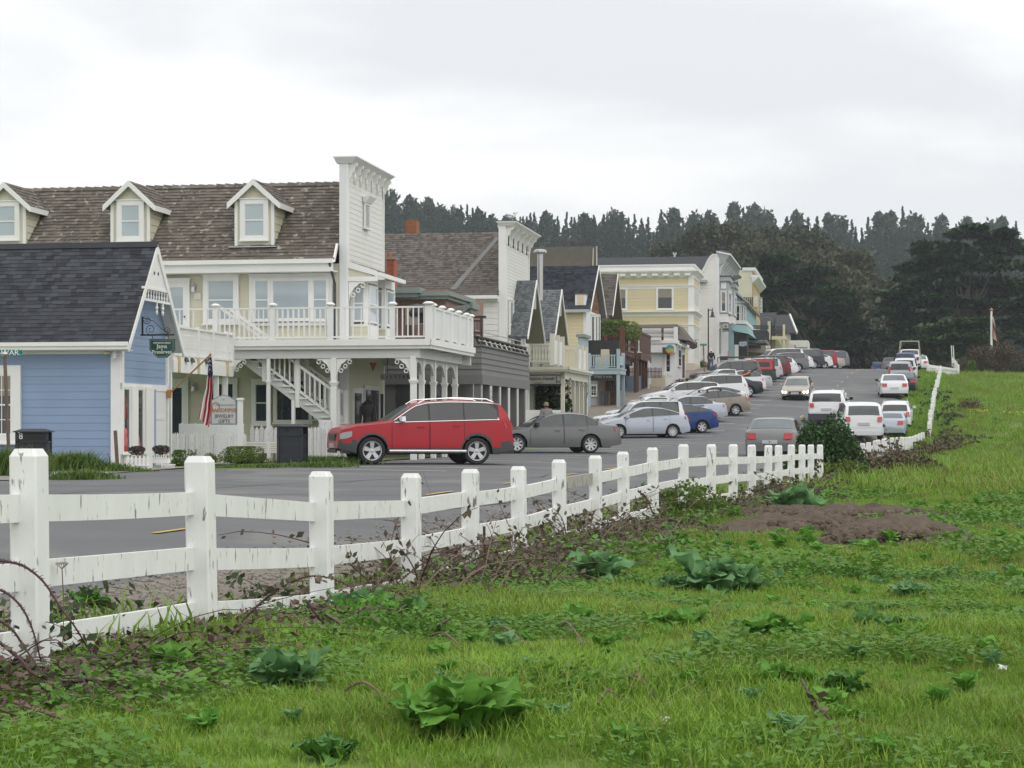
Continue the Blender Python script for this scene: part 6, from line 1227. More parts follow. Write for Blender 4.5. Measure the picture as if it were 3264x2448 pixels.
zb_=zq(400,825);bb=MB();bb.box(xg-.5,xm_,.05,yJ*.8,zb_-.1,zb_+.25);bb.box(xg-.5,xm_,.05,yJ*.8,J.Y('g3',350,520,0)[1],J.Y('g3',350,470,0)[1]);bb=bb.build('bay',WHITE,r_);MB().box(xg-.4,xm_-.1,.2,yJ*.8,zb_,z1).build('bay_core',TEAL,bb)
window(bb,fy(.2),*wyF(J,'g3',325,375,560,790,.2),.12,glass=GLASSD);window(bb,fy(.2),*wyF(J,'g3',412,430,560,800,.2),.06,glass=GLASSD);window(bb,fy(.2),*wyF(J,'g3',452,470,580,830,.2),.06,glass=GLASSD)
xs,zs=J.Y('g3',275,950,0);xt,zt=J.Y('g3',528,1000,0);xu=J.Y('g3',490,860,0)[0];m=MB();m.hexa([(xs,-.2,zs),(xt,-.2,zt),(xt+.3,yJ*.8,zt),(xs,yJ*.8,zs),(xg-.4,.1,zb_-.1),(xu,.1,zb_-.25),(xu,yJ*.8,zb_-.25),(xg-.4,yJ*.8,zb_-.1)]);m.build('awning',TEAL,r_)
MB().box(xa+.3,xu,.3,3,-1,zt).build('shop_front',DARK,r_);MB(fy(.25)).box(J.Y('g3',298,1200,.25)[0],J.Y('g3',362,1200,.25)[0],0,.1,-.5,J.Y('g3',330,1165,.25)[1]).build('white_door',WHITE,r_)
p=at('g3',430,1155,J.loc.y-1);o=empty('pale_blue_sign',p,0,'small pale blue hanging sign below the teal awning','sign');kk=1/4.879/(F/J.loc.y);MB().prism([(-58*kk,35*kk),(60*kk,40*kk),(60*kk,-20*kk),(0,-38*kk),(-58*kk,-25*kk)],-.05,.05).build('board',LBLUE,o);MB().box(-30*kk,60*kk,-.04,.04,42*kk,75*kk).build('upper_board',BLACK,o)
text(o,'MUNKI',24*kk,DGREY,Tface(5*kk,-.06,2*kk))
# ---------------------------------------------------------------- K: ochre hotel
K=root_at('hotel','yellow ochre hotel with tall false front and vertical HOTEL sign',nx('g3',572),-12.0)
r_=K.root;yK=K.X('g3',690,400,0)[0];z_t=K.Y('g3',560,0,0)[1];zq=lambda x,y,yc=0:K.Y('g3',x,y,yc)[1]
MB().box(-1.0,0,0,yK,-1,z_t).build('false_front',YELD,r_);MB().box(-1.6,-.0,-.05,.25,-1,z_t).build('corner_board',M('cream_trim',(.6,.56,.42),.6),r_);CT=MATS['cream_trim']
planks(r_.children[0],fx(0),rect(.2,yK,0,zq(580,120)),.3,YELD,.05,joined=True)
m=MB();zc_=zq(580,130);zt2=z_t;m.hexa([(0,-.1,zc_-.5),(.1,-.1,zc_-.5),(.1,yK+.2,zc_-.5),(0,yK+.2,zc_-.5),(0,-.2,zc_+.1),(.7,-.2,zc_+.1),(.7,yK+.5,zc_+.1),(0,yK+.5,zc_+.1)]);m.box(-.1,.75,-.2,yK+.5,zc_+.1,zc_+.35);m.box(-1.1,.4,-.2,yK+.3,z_t-.1,z_t+.25);m.build('cornice',WHITE2,r_)
xl_=K.Y('g3',355,400,1.0)[0];ze_=K.Y('g3',400,240,1.0)[1]
w=MB().box(xl_-6,-.9,1,9,-1,ze_).build('side_wall',CREAM,r_);MB().box(xl_-6,-.9,.6,1.0,ze_-.45,ze_+.1).build('eave',CT,r_);zz=K.Y('g3',400,50,5)[1];MB().hexa([(xl_-6,.5,ze_),(-.9,.5,ze_),(-.9,1,ze_-.1),(xl_-6,1,ze_-.1),(xl_-6,5,zz),(-.9,5,zz),(-.9,9,zz),(xl_-6,9,zz)]).build('roof',DKROOF,r_)
window(r_,fy(1),*wyF(K,'g3',420,480,310,425,1),.3,glass=GLASS,nv=1)
z5=K.Y('g3',480,590,.5)[1];MB().box(xl_,.6,-.5,1.0,z5-.5,z5).build('side_balcony',YELD,r_);railing(r_,fy(-.4),xl_,.4,0,z5,K.Y('g3',480,428,-.4)[1]-z5,BLACK,nb=9,bw=.1);MB().box(.2,.7,-.6,-.1,z5,K.Y('g3',540,405,-.4)[1]).build('balcony_post',CT,r_)
MB().box(-2.2,-.9,.9,1.1,z5-8,z5-1).build('doorway',YELD,r_)
for j,(ya_,yb_) in enumerate(((300,520),(690,900))):
    for i in range(5):
        y=yK*(.12+.18*i);MB(fx(0)).box(y,y+yK*.07,0,.08,zq(590,yb_),zq(590,ya_)).build('window_pane',GLASSD,r_);m=MB(fx(0));m.box(y-.5,y,0,.12,zq(590,yb_)-.2,zq(590,ya_)+.2);m.box(y+yK*.07,y+yK*.07+.5,0,.12,zq(590,yb_)-.2,zq(590,ya_)+.2);m.build('window_frame',CT,r_)
p=at('g3',714,550,K.loc.y+4);hs=empty('hotel_sign',p,0,'tall narrow white vertical sign lettered HOTEL on the ochre hotel','sign');kk=1/4.879/(F/(K.loc.y+4))
MB().box(-19*kk,19*kk,-.1,.1,-122*kk,122*kk).build('board',WHITE,hs)
for a,b,c,d in ((-21,-17,-124,124),(17,21,-124,124),(-17,17,120,124),(-17,17,-124,-120)):MB().box(a*kk,b*kk,-.12,.12,c*kk,d*kk).build('frame',DGREY,hs)
for i,ch in enumerate('HOTEL'):text(hs,ch,38*kk,BLACK,Tface(0,-.14,(95-47*i)*kk))
m=MB();m.box(-1.2,-19*kk,-.04,.04,60*kk,64*kk);m.build('arm',BLACK,hs)
# hotel veranda and balconies below (dark rails, grey canopy)
V_=root_at('hotel_veranda','dark railed veranda with flat canopy and pink posts below the hotel',nx('g3',795),Z=212,gz=CZ+5.6,cat='veranda')
r_=V_.root;q=lambda x,y,yc=0:V_.Y('g3',x,y,yc);xl_=q(505,1000)[0];zt,zf_=q(700,935)[1],q(700,1105)[1];yv=6
m=MB();m.box(xl_,0,0,yv,zf_-.25,zf_);m.build('veranda_floor',GREYS,r_);railing(r_,fy(0),xl_,0,0,zf_,zt-zf_,DGREY,nb=26,bw=.09);railing(r_,fx(0),.1,yv,0,zf_,zt-zf_,DGREY,nb=14,bw=.09)
xc,zc2=q(888,1165);m=MB();m.hexa([(xl_-.2,-.6,zf_-1.15),(xc,-.6,zf_-1.4),(xc,yv,zf_-1.4),(xl_-.2,yv,zf_-1.15),(xl_-.2,-.3,zf_-.3),(xc-.8,-.3,zf_-.5),(xc-.8,yv,zf_-.5),(xl_-.2,yv,zf_-.3)]);m.build('canopy',M('brown_canopy',(.2,.16,.13),.8),r_)
b=q(482,1172,-.7);c_=q(710,1220,-.7);MB(fy(-.7)).box(b[0],c_[0],0,.1,c_[1],b[1]).build('dark_board',BLACK,r_)
PK=M('pinkish_post',(.45,.36,.32),.7)
for x in (725,755,782,800):xx=q(x,1250)[0];MB().box(xx-.18,xx+.18,.1,.4,-2,zf_-1.2).build('post',PK,r_)
MB().box(q(580,1250,1)[0],q(695,1250,1)[0],1,1.2,-2,zf_-1.2).build('pale_doors',M('aged_door',(.4,.36,.28),.7),r_);MB().box(q(410,1250,1.3)[0],q(580,1250,1.3)[0],1.3,1.5,-2,zf_-.3).build('ochre_wall',YELD,r_)
xx=[q(x,800,3)[0] for x in (550,830)];zr2,zf2=q(700,862,3)[1],q(700,935,3)[1];railing(r_,fy(3),xx[0],xx[1],0,zf2,zr2-zf2,DGREY,nb=14,bw=.1)
for i,(x,s) in enumerate(((545,.7),(640,.8),(700,.75))):
    p=V_.world(q(x,1090,1)[0],1,zf_);o=MB();o.box(-s*.5,s*.5,-.3,.3,.45,.55);o.box(-s*.5,s*.5,.25,.32,.55,1.15);[o.box(a,a+.06,b2,b2+.06,0,.45) for a in (-s*.5,s*.5-.06) for b2 in (-.3,.24)];o=o.build('veranda_chair',(M('blue_cloth',(.03,.08,.3),.8),GREYW,DGREY)[i]);o.location=p;tag(o,('blue chair on the dark railed hotel veranda','pale metal chair in the middle of the hotel veranda','dark metal chair near the post of the hotel veranda')[i],'chair')
# ---------------------------------------------------------------- L: grey roofed house with balcony, beyond
L_=root_at('grey_roofed_house','house with plain grey roofs, cream balcony posts and arched hood beyond the hotel',nx('g3',1068),Z=252,gz=CZ+5.9)
r_=L_.root;q=lambda x,y,yc=0:L_.Y('g3',x,y,yc)
for (xa,ya,xb,yb,yc,ex) in ((690,665,950,1010,8,.0),(950,700,1158,985,5,.35)):
    a,zt=q(xa,ya,yc);b=q(xb,ya,yc)[0];zb=q(xa,yb,yc-4)[1];MB().hexa([(a,yc-4,zb),(b+ex*2,yc-4,zb),(b+ex*2,yc,zb),(a,yc,zb),(a,yc,zt),(b,yc,zt),(b,yc+3,zt),(a,yc+3,zt)]).build('roof',DKROOF,r_);
    if ex:m=MB();m.beam((b,yc-.1,zt),(b+ex*3,yc-4.1,zb),.2,.3);m.build('barge_board',WHITE2,r_)
    MB().box(a,b,yc-3.5,yc+3,-2,zb).build('wall',CREAM,r_)
a=q(795,1035)[0];b=0;zf_=q(900,1035)[1];zb=q(900,1085)[1];yv=L_.X('g3',1150,1100,0)[0];MB().box(a,.3,-.2,yv,zb,zf_).build('balcony_floor',CT,r_)
railing(r_,fy(0),a,0,0,zf_,q(900,880)[1]-zf_,BLACK,nb=20,bw=.05);zt=q(1050,850)[1]
for i in range(6):y=yv*i/5;MB().box(-.15,.15,y-.15,y+.15,-2,zt).build('post',CT,r_)
MB().box(q(840,900)[0]-.2,q(840,900)[0]+.2,-.2,.2,zf_,q(840,800)[1]).build('post',CT,r_);MB().box(.0,.2,0,yv,zf_+.3,zt-.5).build('side_rail',BLACK,r_)
bracket(r_,fy(-.1),-.3,zb,.8,-1,CT);MB().tube([(q(790,860)[0]+.9*cos(t),-.1,q(790,860)[1]+.9*sin(t)) for t in np.linspace(0,pi,9)],.12,6).build('arched_hood',GRSH,r_)
MB().box(a,-.5,3,3.2,-2,zb-.2).build('shaded_wall',M('beige_wall',(.4,.36,.28),.8),r_)
# far white balcony
Wf=root_at('white_railed_terrace','white railed terrace on the far side of the crest, beside the cars',nx('g3',1270),Z=243,gz=CZ+5.9,cat='terrace')
r_=Wf.root;q=lambda c,x,y,yc=0:Wf.Y(c,x,y,yc);a=q('c8',1645,1300)[0];b=q('c8',1880,1300)[0];zt,zf_=q('c8',1800,1205)[1],q('c8',1800,1305)[1];MB().box(a,b,0,8,zf_-1.2,zf_).build('floor',WHITE,r_)
railing(r_,fy(0),a,b,0,zf_,zt-zf_,WHITE,nb=15,bw=.17);MB().box(b-.1,b,0,8,zf_,zt).build('side_panel',WHITE,r_);MB().box(a,b-1,.5,7,-2,zf_-1.2).build('wall',GW2,r_)
p=at('c8',1680,1285,238);o=empty('sale_sign',p,0,'white sign lettered SALE with a red border near the far terrace','sign');kk=1/3.95/(F/238);MB().box(-42*kk,42*kk,0,.1,-24*kk,24*kk).build('board',REDC,o);MB().box(-40*kk,30*kk,-.02,0,-22*kk,18*kk).build('panel',WHITE,o);text(o,'SALE',30*kk,BRICK,Tface(0,-.04,0))
p=at('g3',825,1222,205);o=empty('notice_sign',p,0,'small white notice with red lettering beside the second street lamp','sign');kk=1/4.879/(F/205);MB().box(-38*kk,38*kk,0,.08,-42*kk,42*kk).build('board',WHITE2,o);text(o,'NO\nPARKING',20*kk,REDC,Tface(0,-.03,5*kk));MB().box(-3*kk,3*kk,.08,.14,-160*kk,42*kk).build('post',STEEL,o)
# ---------------------------------------------------------------- street lamps
def lamp(c,xp,ytop,ybot,Z,label,arm=1,sc=1.0):
    p=at(c,xp,ybot,Z);p.z=h(p.x,p.y);hh_=at(c,xp,ytop,Z).z - p.z;l=empty('street_lamp',p,0,label,'street lamp','black bell street lamps')
    m=MB();m.tube([(0,0,0),(0,0,.7),(0,0,.75),(0,0,hh_)],[.1,.1,.06,.055],12);m.build('pole',BLACK,l);a=.36*sc
    m=MB();m.tube([(0,0,hh_-.12),(a,0,hh_-.12)],.04,8);m.tube([(a,0,hh_+.05),(a,0,hh_-.25)],.035,8);m.build('arm',BLACK,l)
    MB().lathe([(.04,0),(.09,-.05),(.11,-.15),(.12,-.28),(.15,-.38),(.22,-.46),(.24,-.5),(.22,-.505)],(a,0,hh_-.22),16).build('bell_shade',BLACK,l,True);MB().lathe([(.1,-.51),(.1,-.53)],(a,0,hh_-.22),12).build('lens',GREYW,l)
lamp('g2',1325,25,1240,172,'black bell-shaded street lamp in front of the white curved-front building')
lamp('g3',868,805,1330,202,'black bell-shaded street lamp further off, in front of the hotel veranda')
p=at('g2',1245,1310,168);ss=empty('street_sign',p,0,'small green street name sign on a thin post near the first lamp','street sign');kk=1/6.38/(F/160);MB().tube([(0,0,0),(-20*kk,0,590*kk)],.05,6).build('pole',WOODP,ss);MB().box(-95*kk,50*kk,-.03,.03,560*kk,595*kk).build('plate',SGRN,ss);MB().box(-35*kk,0*kk,.04,.08,350*kk,540*kk).build('turned_plate',STEEL,ss)
# planter bed, bins, people are placed on the sidewalk
p=at('g2',1370,1250,186);o=MB();kk=1/6.38/(F/186)
for j in range(3):
    for i in range(14):o2=0
bd=empty('brick_planter',at('g2',1150,1250,186),0,'low red brick planter bed along the white building','planter');L=360*kk;MB().box(0,L,0,2,-.5,55*kk).build('bed_core',BRICK,bd)
for j in range(5):
    for i in range(16):MB().box(L*i/16+(.1 if j % 2 else 0),L*(i+1)/16-.04+(.1 if j % 2 else 0),-.03,0,j*11*kk,(j+1)*11*kk-.03).build('brick',BRICK,bd)
flower_bush(at('g2',1205,1235,185),.42,.75,'green bush in the brick planter beside the street sign',WEED,700,.08,'bush','bush')
for (c,x,y,Z,s,lab,nm) in (('g3',135,1560,178,1.3,'square black bin on the upper sidewalk behind a rounded one','litter_bin'),):
    b_=empty(nm,at(c,x,1560,Z),0,lab,'bin');MB().box(-.34,.3,-.3,.3,0,1.15).build('body',BINM,b_);MB().box(-.37,.33,-.33,.33,1.15,1.22).build('lid',BINM,b_)
b_=empty('litter_bin',at('g3',165,1600,172),0,'rounded dark bin lid in front of the square black bin','bin');MB().lathe([(.34,0),(.36,.65),(.32,.8),(.1,.9),(.02,.91)],(0,0,0),16).build('body',BLACK,b_,True)
pb_=at('g3',215,1400,196);o=MB().box(-.14,.14,0,.1,-1,.9).build('standing_board',PK);o.location=pb_;tag(o,'narrow pinkish standing board beside the dark bins','board')
bird(I.world(.8,8,I.Y('c8',740,112,0)[1]+.0),.9,'black crow on the cornice of the white curved-front building',BLACK,BLACK)
# ================================================================ cars
def pmat(name,col,met=0.0,rough=.3):return M(name,col,rough,.03,.5,metal=met,coat=.25,spec=.35)
P_RED=pmat('red_car_paint',(.36,.008,.018),0,.3);P_GREY=pmat('warm_grey_car_paint',(.18,.18,.182),.25);P_SIL=pmat('silver_blue_car_paint',(.46,.50,.57),.3);P_BLU=pmat('blue_car_paint',(.018,.048,.18),.1)
P_WHT=pmat('white_car_paint',(.74,.75,.76));P_BEI=pmat('beige_car_paint',(.29,.25,.205),.3);P_DRK=pmat('dark_slate_car_paint',(.035,.042,.055),.2);P_LSIL=pmat('light_silver_car_paint',(.45,.44,.46),.3)
P_MAR=pmat('maroon_car_paint',(.14,.012,.022));P_GRN=pmat('dark_green_car_paint',(.012,.035,.028));P_TAN=pmat('champagne_car_paint',(.42,.38,.32),.3);P_CAY=pmat('mid_grey_car_paint',(.16,.17,.18),.3);P_BRN=pmat('brown_grey_car_paint',(.12,.10,.09),.2)
TYRE=M('tyre_rubber',(.018,.018,.019),.8,.15,8);CLAD=M('grey_plastic_cladding',(.055,.057,.06),.6,.1,4);ALLOY=M('alloy_wheel',(.58,.58,.60),.3,.05,metal=.6);CHROME=M('chrome',(.75,.75,.76),.15,.02,metal=.9)
CGL=M('tinted_car_glass',(.014,.016,.018),.04,.3,1.0,spec=.7);CGL2=M('car_glass',(.030,.040,.042),.04,.6,2.0,spec=.7);WSH=M('windscreen_glass',(.10,.125,.135),.05,.4,1.5,spec=1.0)
TAILR=M('tail_lamp_red',(.42,.008,.015),.2,.05,coat=.5);LAMPC=M('lamp_clear',(.30,.31,.33),.12,.15,20,coat=.5);PLATE=M('number_plate',(.55,.56,.58),.5,.1,30);HEADON=M('lit_headlamp',(1,1,1),.2,emit=2.5)
SPEC={
 # L, W, H, wheelbase, front overhang, wheel radius, sill, silhouette (u,z), belt(front,rear), cowl u, roof front u, roof rear u, tail u, clad height
 'suv':dict(L=4.80,W=1.90,H=1.74,wb=2.86,fo=.90,r=.365,s=.30,top=[(0,.62),(.03,.86),(.12,.97),(.5,1.06),(1.25,1.14),(1.42,1.18),(2.05,1.60),(2.4,1.69),(3.2,1.74),(4.1,1.71),(4.42,1.66),(4.58,1.50),(4.72,1.18),(4.75,.95),(4.8,.72)],belt=(1.10,1.20),win=[(1.55,2.42),(2.47,3.38),(3.42,4.33)],ws=(1.42,2.02),rw=(4.45,4.70),clad=.50),
 'sedan':dict(L=4.80,W=1.80,H=1.45,wb=2.72,fo=.93,r=.325,s=.22,top=[(0,.50),(.05,.66),(.2,.74),(.8,.86),(1.35,.93),(2.05,1.33),(2.4,1.42),(3.0,1.45),(3.5,1.40),(4.1,1.09),(4.25,1.05),(4.65,1.03),(4.74,.92),(4.8,.62)],belt=(.90,.99),win=[(1.55,2.62),(2.68,3.50),(3.53,3.88)],ws=(1.36,2.05),rw=(3.5,4.1),clad=0),
 'hatch':dict(L=4.46,W=1.75,H=1.49,wb=2.70,fo=.85,r=.315,s=.20,top=[(0,.50),(.06,.68),(.25,.80),(.7,.93),(.95,.98),(1.6,1.28),(2.1,1.45),(2.5,1.49),(3.1,1.45),(3.7,1.30),(4.15,1.17),(4.30,1.09),(4.36,.9),(4.46,.60)],belt=(.92,1.08),win=[(1.12,1.32),(1.42,2.52),(2.58,3.38),(3.42,3.86)],ws=(.97,1.75),rw=(3.45,4.15),clad=0),
 'wagon':dict(L=4.85,W=1.80,H=1.50,wb=2.85,fo=.90,r=.325,s=.22,top=[(0,.52),(.05,.68),(.25,.80),(1.2,.96),(1.32,1.0),(2.0,1.38),(2.4,1.47),(3.1,1.50),(4.1,1.46),(4.4,1.40),(4.62,1.12),(4.75,.95),(4.8,.8),(4.85,.6)],belt=(.95,1.04),win=[(1.55,2.5),(2.55,3.4),(3.45,4.3)],ws=(1.33,1.98),rw=(4.42,4.68),clad=0),
 'boxsuv':dict(L=4.70,W=1.85,H=1.80,wb=2.70,fo=.88,r=.375,s=.33,top=[(0,.62),(.03,.90),(.12,1.0),(.6,1.07),(1.2,1.12),(1.36,1.16),(1.85,1.62),(2.2,1.76),(3.0,1.80),(4.25,1.78),(4.45,1.72),(4.55,1.45),(4.62,1.12),(4.66,.9),(4.70,.7)],belt=(1.12,1.16),win=[(1.45,2.35),(2.4,3.25),(3.3,4.25)],ws=(1.36,1.84),rw=(4.47,4.60),clad=.45),
 'pickup':dict(L=5.20,W=1.80,H=1.70,wb=3.10,fo=.88,r=.36,s=.36,top=[(0,.62),(.03,.88),(.12,.98),(.6,1.04),(1.15,1.08),(1.30,1.12),(1.85,1.60),(2.15,1.69),(2.6,1.70),(3.05,1.66),(3.2,1.25),(3.26,1.10),(5.12,1.10),(5.18,.9),(5.20,.62)],belt=(1.08,1.10),win=[(1.42,2.35),(2.42,2.95)],ws=(1.30,1.84),rw=(3.07,3.19),clad=0),
 'coupe':dict(L=4.83,W=1.92,H=1.38,wb=2.85,fo=.95,r=.37,s=.20,top=[(0,.50),(.06,.74),(.2,.82),(1.45,.95),(2.15,1.28),(2.5,1.36),(3.0,1.38),(3.5,1.30),(4.1,1.08),(4.7,1.04),(4.76,.9),(4.83,.6)],belt=(.96,1.02),win=[(1.75,2.85),(2.9,3.3)],ws=(1.47,2.15),rw=(3.45,4.05),clad=0),
}
def interp(t,P):
    for (a,b),(c,d) in zip(P[:-1],P[1:]):
        if t <= c:return b+(d-b)*(t-a)/max(1e-6,c-a)
    return P[-1][1]
def car(name,kind,paint,label,cat,pos,hd,group=None,spokes=5,rails=False,glass=None,cladon=True,W=None,near=False,lights=False,rim=None,plate=None,tail='std',upper=None,dim=1.0,tilt=0.0,rack=None):
    """pos: ground point under the car's centre; hd: heading angle of the nose (world, from +x)"""
    S=SPEC[kind];L,Wd_,H_,wb,fo,r,s=S['L'],W or S['W'],S['H'],S['wb'],S['fo'],S['r'],S['s'];hw=Wd_/2;T=S['top']
    root=empty(name,pos,hd,label,cat,group);root.rotation_euler=(0,tilt,hd);root.scale=(dim,dim,dim)
    fwd=lambda u:L/2-u
    uw=(fo,fo+wb)
    belt=lambda u:S['belt'][0]+(S['belt'][1]-S['belt'][0])*min(1,max(0,(u-1.2)/(L-1.8)))
    def w(u):
        k=1.0
        if u < .85:k -= .20*((.85-u)/.85)**2.4
        if u > L-.75:k -= .13*((u-(L-.75))/.75)**2.6
        return hw*k
    def yy(u,z):
        zk=belt(u)
        if z < .5:g=1-.05*((.5-z)/.3)**2
        elif z <= zk:g=1-.035*((z-.5)/(zk-.5))**2
        else:g=.965-.36*(z-zk)*(1.45 if H_ < 1.55 else 1.0)*.8
        return w(u)*g
    top=lambda u:interp(u,T)
    def bot(u):
        b=s+(.12*(1-u/.5) if u < .5 else 0)+(.10*(u-L+.5)/.5 if u > L-.5 else 0)
        for c in uw:
            d=abs(u-c);ra=r+.055
            if d < ra:b=max(b,r+sqrt(ra*ra-d*d) if d < ra else b)
        return b
    us=sorted(set([round(x,3) for x in list(np.linspace(0,L,42))+[p[0] for p in T]+[c+k*(r+.055)*q for c in uw for k in (-1,1) for q in (1.0,.995,.97,.9,.75,.5,.25)]+[c for c in uw]]))
    us=[u for u in us if 0 <= u <= L]
    NZ1,NZ2,NR=6,4,4
    def ring(u):
        t_=top(u);zb=bot(u);er=.05;zt=max(zb+.02,t_-er);zk=min(belt(u),zt);P=[]
        zk=max(zk,zb+.01)
        for i in range(NZ1+1):z=zb+(zk-zb)*i/NZ1;P.append((yy(u,z),z))
        for i in range(1,NZ2+1):z=zk+(zt-zk)*i/NZ2;P.append((yy(u,z),z))
        y0=yy(u,zt)
        for i in range(1,NR+1):q=i/NR;y=y0*(1-q);P.append((y0*(1-q**1.6) if i < NR else 0,zt+er*(sin(q*pi/2))**.7))
        return P
    rings=[ring(u) for u in us];n=len(rings[0]);V=[];Fb=[];Fc=[]
    for u,rg in zip(us,rings):
        for (y,z) in rg:V.append((fwd(u),y,z))
        for (y,z) in rg:V.append((fwd(u),-y,z))
    clad=S['clad'] if cladon else 0
    for i in range(len(us)-1):
        for sd in (0,1):
            for j in range(n-1):
                a=i*2*n+sd*n+j;b=a+2*n;f=(a,b,b+1,a+1) if sd == 0 else (a,a+1,b+1,b)
                zc_=(V[a][2]+V[b][2]+V[a+1][2]+V[b+1][2])/4;cx_=us[i]
                isc=clad and (zc_ < clad*.88 or (j == 0 and any(abs(cx_-c) < r+.16 for c in uw) and zc_ < r*2+.22)) or (clad and (cx_ < .5 or cx_ > L-.42) and zc_ < clad*1.2 and j < 3)
                (Fc if isc else Fb).append(f)
    for i in (0,len(us)-1):
        b0=i*2*n;f=[b0+j for j in range(n)]+[b0+n+j for j in range(n-1,-1,-1)];(Fb).append(tuple(f if i else f[::-1]))
    body=mk('body',V,Fb,paint,root);body.data.shade_smooth();body.data.set_sharp_from_angle(angle=.55)
    if Fc:o=mk('cladding',V,Fc,CLAD,root,True)
    if upper is not None:pass
    MB().box(-L/2+.35,L/2-.35,-hw+.26,hw-.26,s-.02,.62).build('underbody',BLACK,root)
    # wheels
    sr=rim or ALLOY
    for c in uw:
        for sg in (-1,1):
            X=fwd(c);Y=sg*(hw-.12);t=MB();wd=.105
            t.lathe([(r*.62,-wd*.9),(r*.9,-wd),(r*.985,-wd*.75),(r,-wd*.3),(r,wd*.3),(r*.985,wd*.75),(r*.9,wd),(r*.62,wd*.9)],(0,0,0),24 if near else 16,'y',cap=False);t=t.build('wheel',TYRE,root,True);t.location=(X,Y,r)
            m=MB();o_=sg*wd;m.lathe([(r*.60,o_*.55),(r*.65,o_*.95),(r*.70,o_*.98),(r*.71,o_*.8),(r*.62,o_*.5)],(0,0,0),24 if near else 14,'y',cap=False)
            for k in range(spokes):
                a=2*pi*k/spokes+.3;d=Vector((cos(a),0,sin(a)));e=Vector((-sin(a),0,cos(a)));rr=r*.66;w1=r*.11*(5/spokes)**.5;w2=r*.17*(5/spokes)**.8
                q0,q1=d*r*.08,d*rr;y0,y1=o_*.78,o_*.90
                m.hexa([tuple(q0-e*w1+Vector((0,y0*.6,0))),tuple(q1-e*w2+Vector((0,y1*.6,0))),tuple(q1+e*w2+Vector((0,y1*.6,0))),tuple(q0+e*w1+Vector((0,y0*.6,0))),tuple(q0-e*w1+Vector((0,y0,0))),tuple(q1-e*w2+Vector((0,y1,0))),tuple(q1+e*w2+Vector((0,y1,0))),tuple(q0+e*w1+Vector((0,y0,0)))])
            m.lathe([(r*.16,o_*.5),(r*.16,o_*.85),(.01,o_*.9)],(0,0,0),10,'y');m.build('rim',sr,t)
            MB().lathe([(r*.63,0),(r*.63,o_*.3)],(0,0,0),16,'y').build('brake_disc',BLACK,t)
    # patches on the side surface
    def patch_side(nm,poly,mt,off=.006,sides=(-1,1),par=root,sub=5):
        """poly: list of (u, zlow, zhigh) columns"""
        for sg in sides:
            m=MB();cols_=[]
            for (u,z0,z1) in poly:cols_.append(m.P([(fwd(u),sg*(yy(u,z0+(z1-z0)*k/sub)+off),z0+(z1-z0)*k/sub) for k in range(sub+1)]))
            for a,b in zip(cols_[:-1],cols_[1:]):
                for k in range(sub):m.f.append((a+k,b+k,b+k+1,a+k+1) if sg > 0 else (a+k,a+k+1,b+k+1,b+k))
            # rim walls give the panel thickness
            m.build(nm,mt,par,True)
    g1=glass or CGL2
    wins=S['win'];rf=lambda u:top(u)-.075
    a0,b0=wins[0][0]-.05,wins[-1][1]+.04;cl=[]
    for i in range(22):
        u=a0+(b0-a0)*i/21;z0=belt(u)+.005;z1=max(z0+.01,min(rf(u)+.02,H_-.07));cl.append((u,z0,z1))
    patch_side('window_surround',cl,BLACK,.004)
    for k,(a,b) in enumerate(wins):
        cl=[]
        for i in range(9):
            u=a+(b-a)*i/8;z0=belt(u)+.025;z1=min(rf(u),H_-.09)
            if z1 < z0+.01:z1=z0+.01
            if k == len(wins)-1 and kind in ('suv','boxsuv','wagon') and i > 5:z1=z0+(z1-z0)*(1,.97,.85,.62)[i-5]
            cl.append((u,z0,z1))
        patch_side('window',cl,g1,.009)
        if near and kind == 'suv':pass
    if near:
        a=wins[0][0];b=wins[-1][1]
        for sg in (-1,1):
            pts=[];up=[]
            for i in range(20):u=a-.06+(b-a+.1)*i/19;pts.append((fwd(u),sg*(yy(u,belt(u)+.01)+.009),belt(u)+.008));zz=min(rf(u)+.02,H_-.07);up.append((fwd(u),sg*(yy(u,zz)+.009),max(zz,belt(u)+.01)))
            MB().tube(pts,.011,5).build('belt_trim',CHROME if kind == 'suv' else paint,root)
            if kind == 'suv':MB().tube(up[:-1]+[(up[-2][0]-.02,up[-2][1],up[-2][2]-.18),pts[-1]],.012,5).build('window_trim',CHROME,root)
    # doors: thin panels with handles
    dr=[(wins[0][0]-.12 if len(wins) < 4 else wins[0][0]+.05,wins[0][1]+.02 if len(wins) < 4 else wins[1][1]+.02)]
    if kind not in ('pickup','coupe'):k=1 if len(wins) < 4 else 2;dr.append((wins[k][0]-.005,wins[k][1]+.03))
    for a,b in dr:
        for sg in (-1,1):
            m=MB();cl=[]
            for i in range(8):
                u=a+(b-a)*i/7;z0=max(s+.08,bot(u)+.03) if not clad else max(clad*.9,bot(u)+.03);z1=belt(u)+.0;cl.append(m.P([(fwd(u),sg*(yy(u,z0+(z1-z0)*q/6)+.005),z0+(z1-z0)*q/6) for q in range(7)]))
            for p,q in zip(cl[:-1],cl[1:]):
                for j in range(6):m.f.append((p+j,q+j,q+j+1,p+j+1) if sg > 0 else (p+j,p+j+1,q+j+1,q+j))
            d=m.build('door',paint,root,True)
            u=b-.22;z=belt(u)-.13;MB().box(fwd(u)-.09,fwd(u)+.09,min(sg*yy(u,z),sg*(yy(u,z)+.035)),max(sg*yy(u,z),sg*(yy(u,z)+.035)),z-.02,z+.02).build('handle',paint,d)
            if near:
                for e in (a,b):MB().tube([(fwd(e),sg*(yy(e,z_)+.004),z_) for z_ in np.linspace(max(bot(e)+.03,s+.1),belt(e)+.01,8)],.006,4).build('door_gap',BLACK,d)
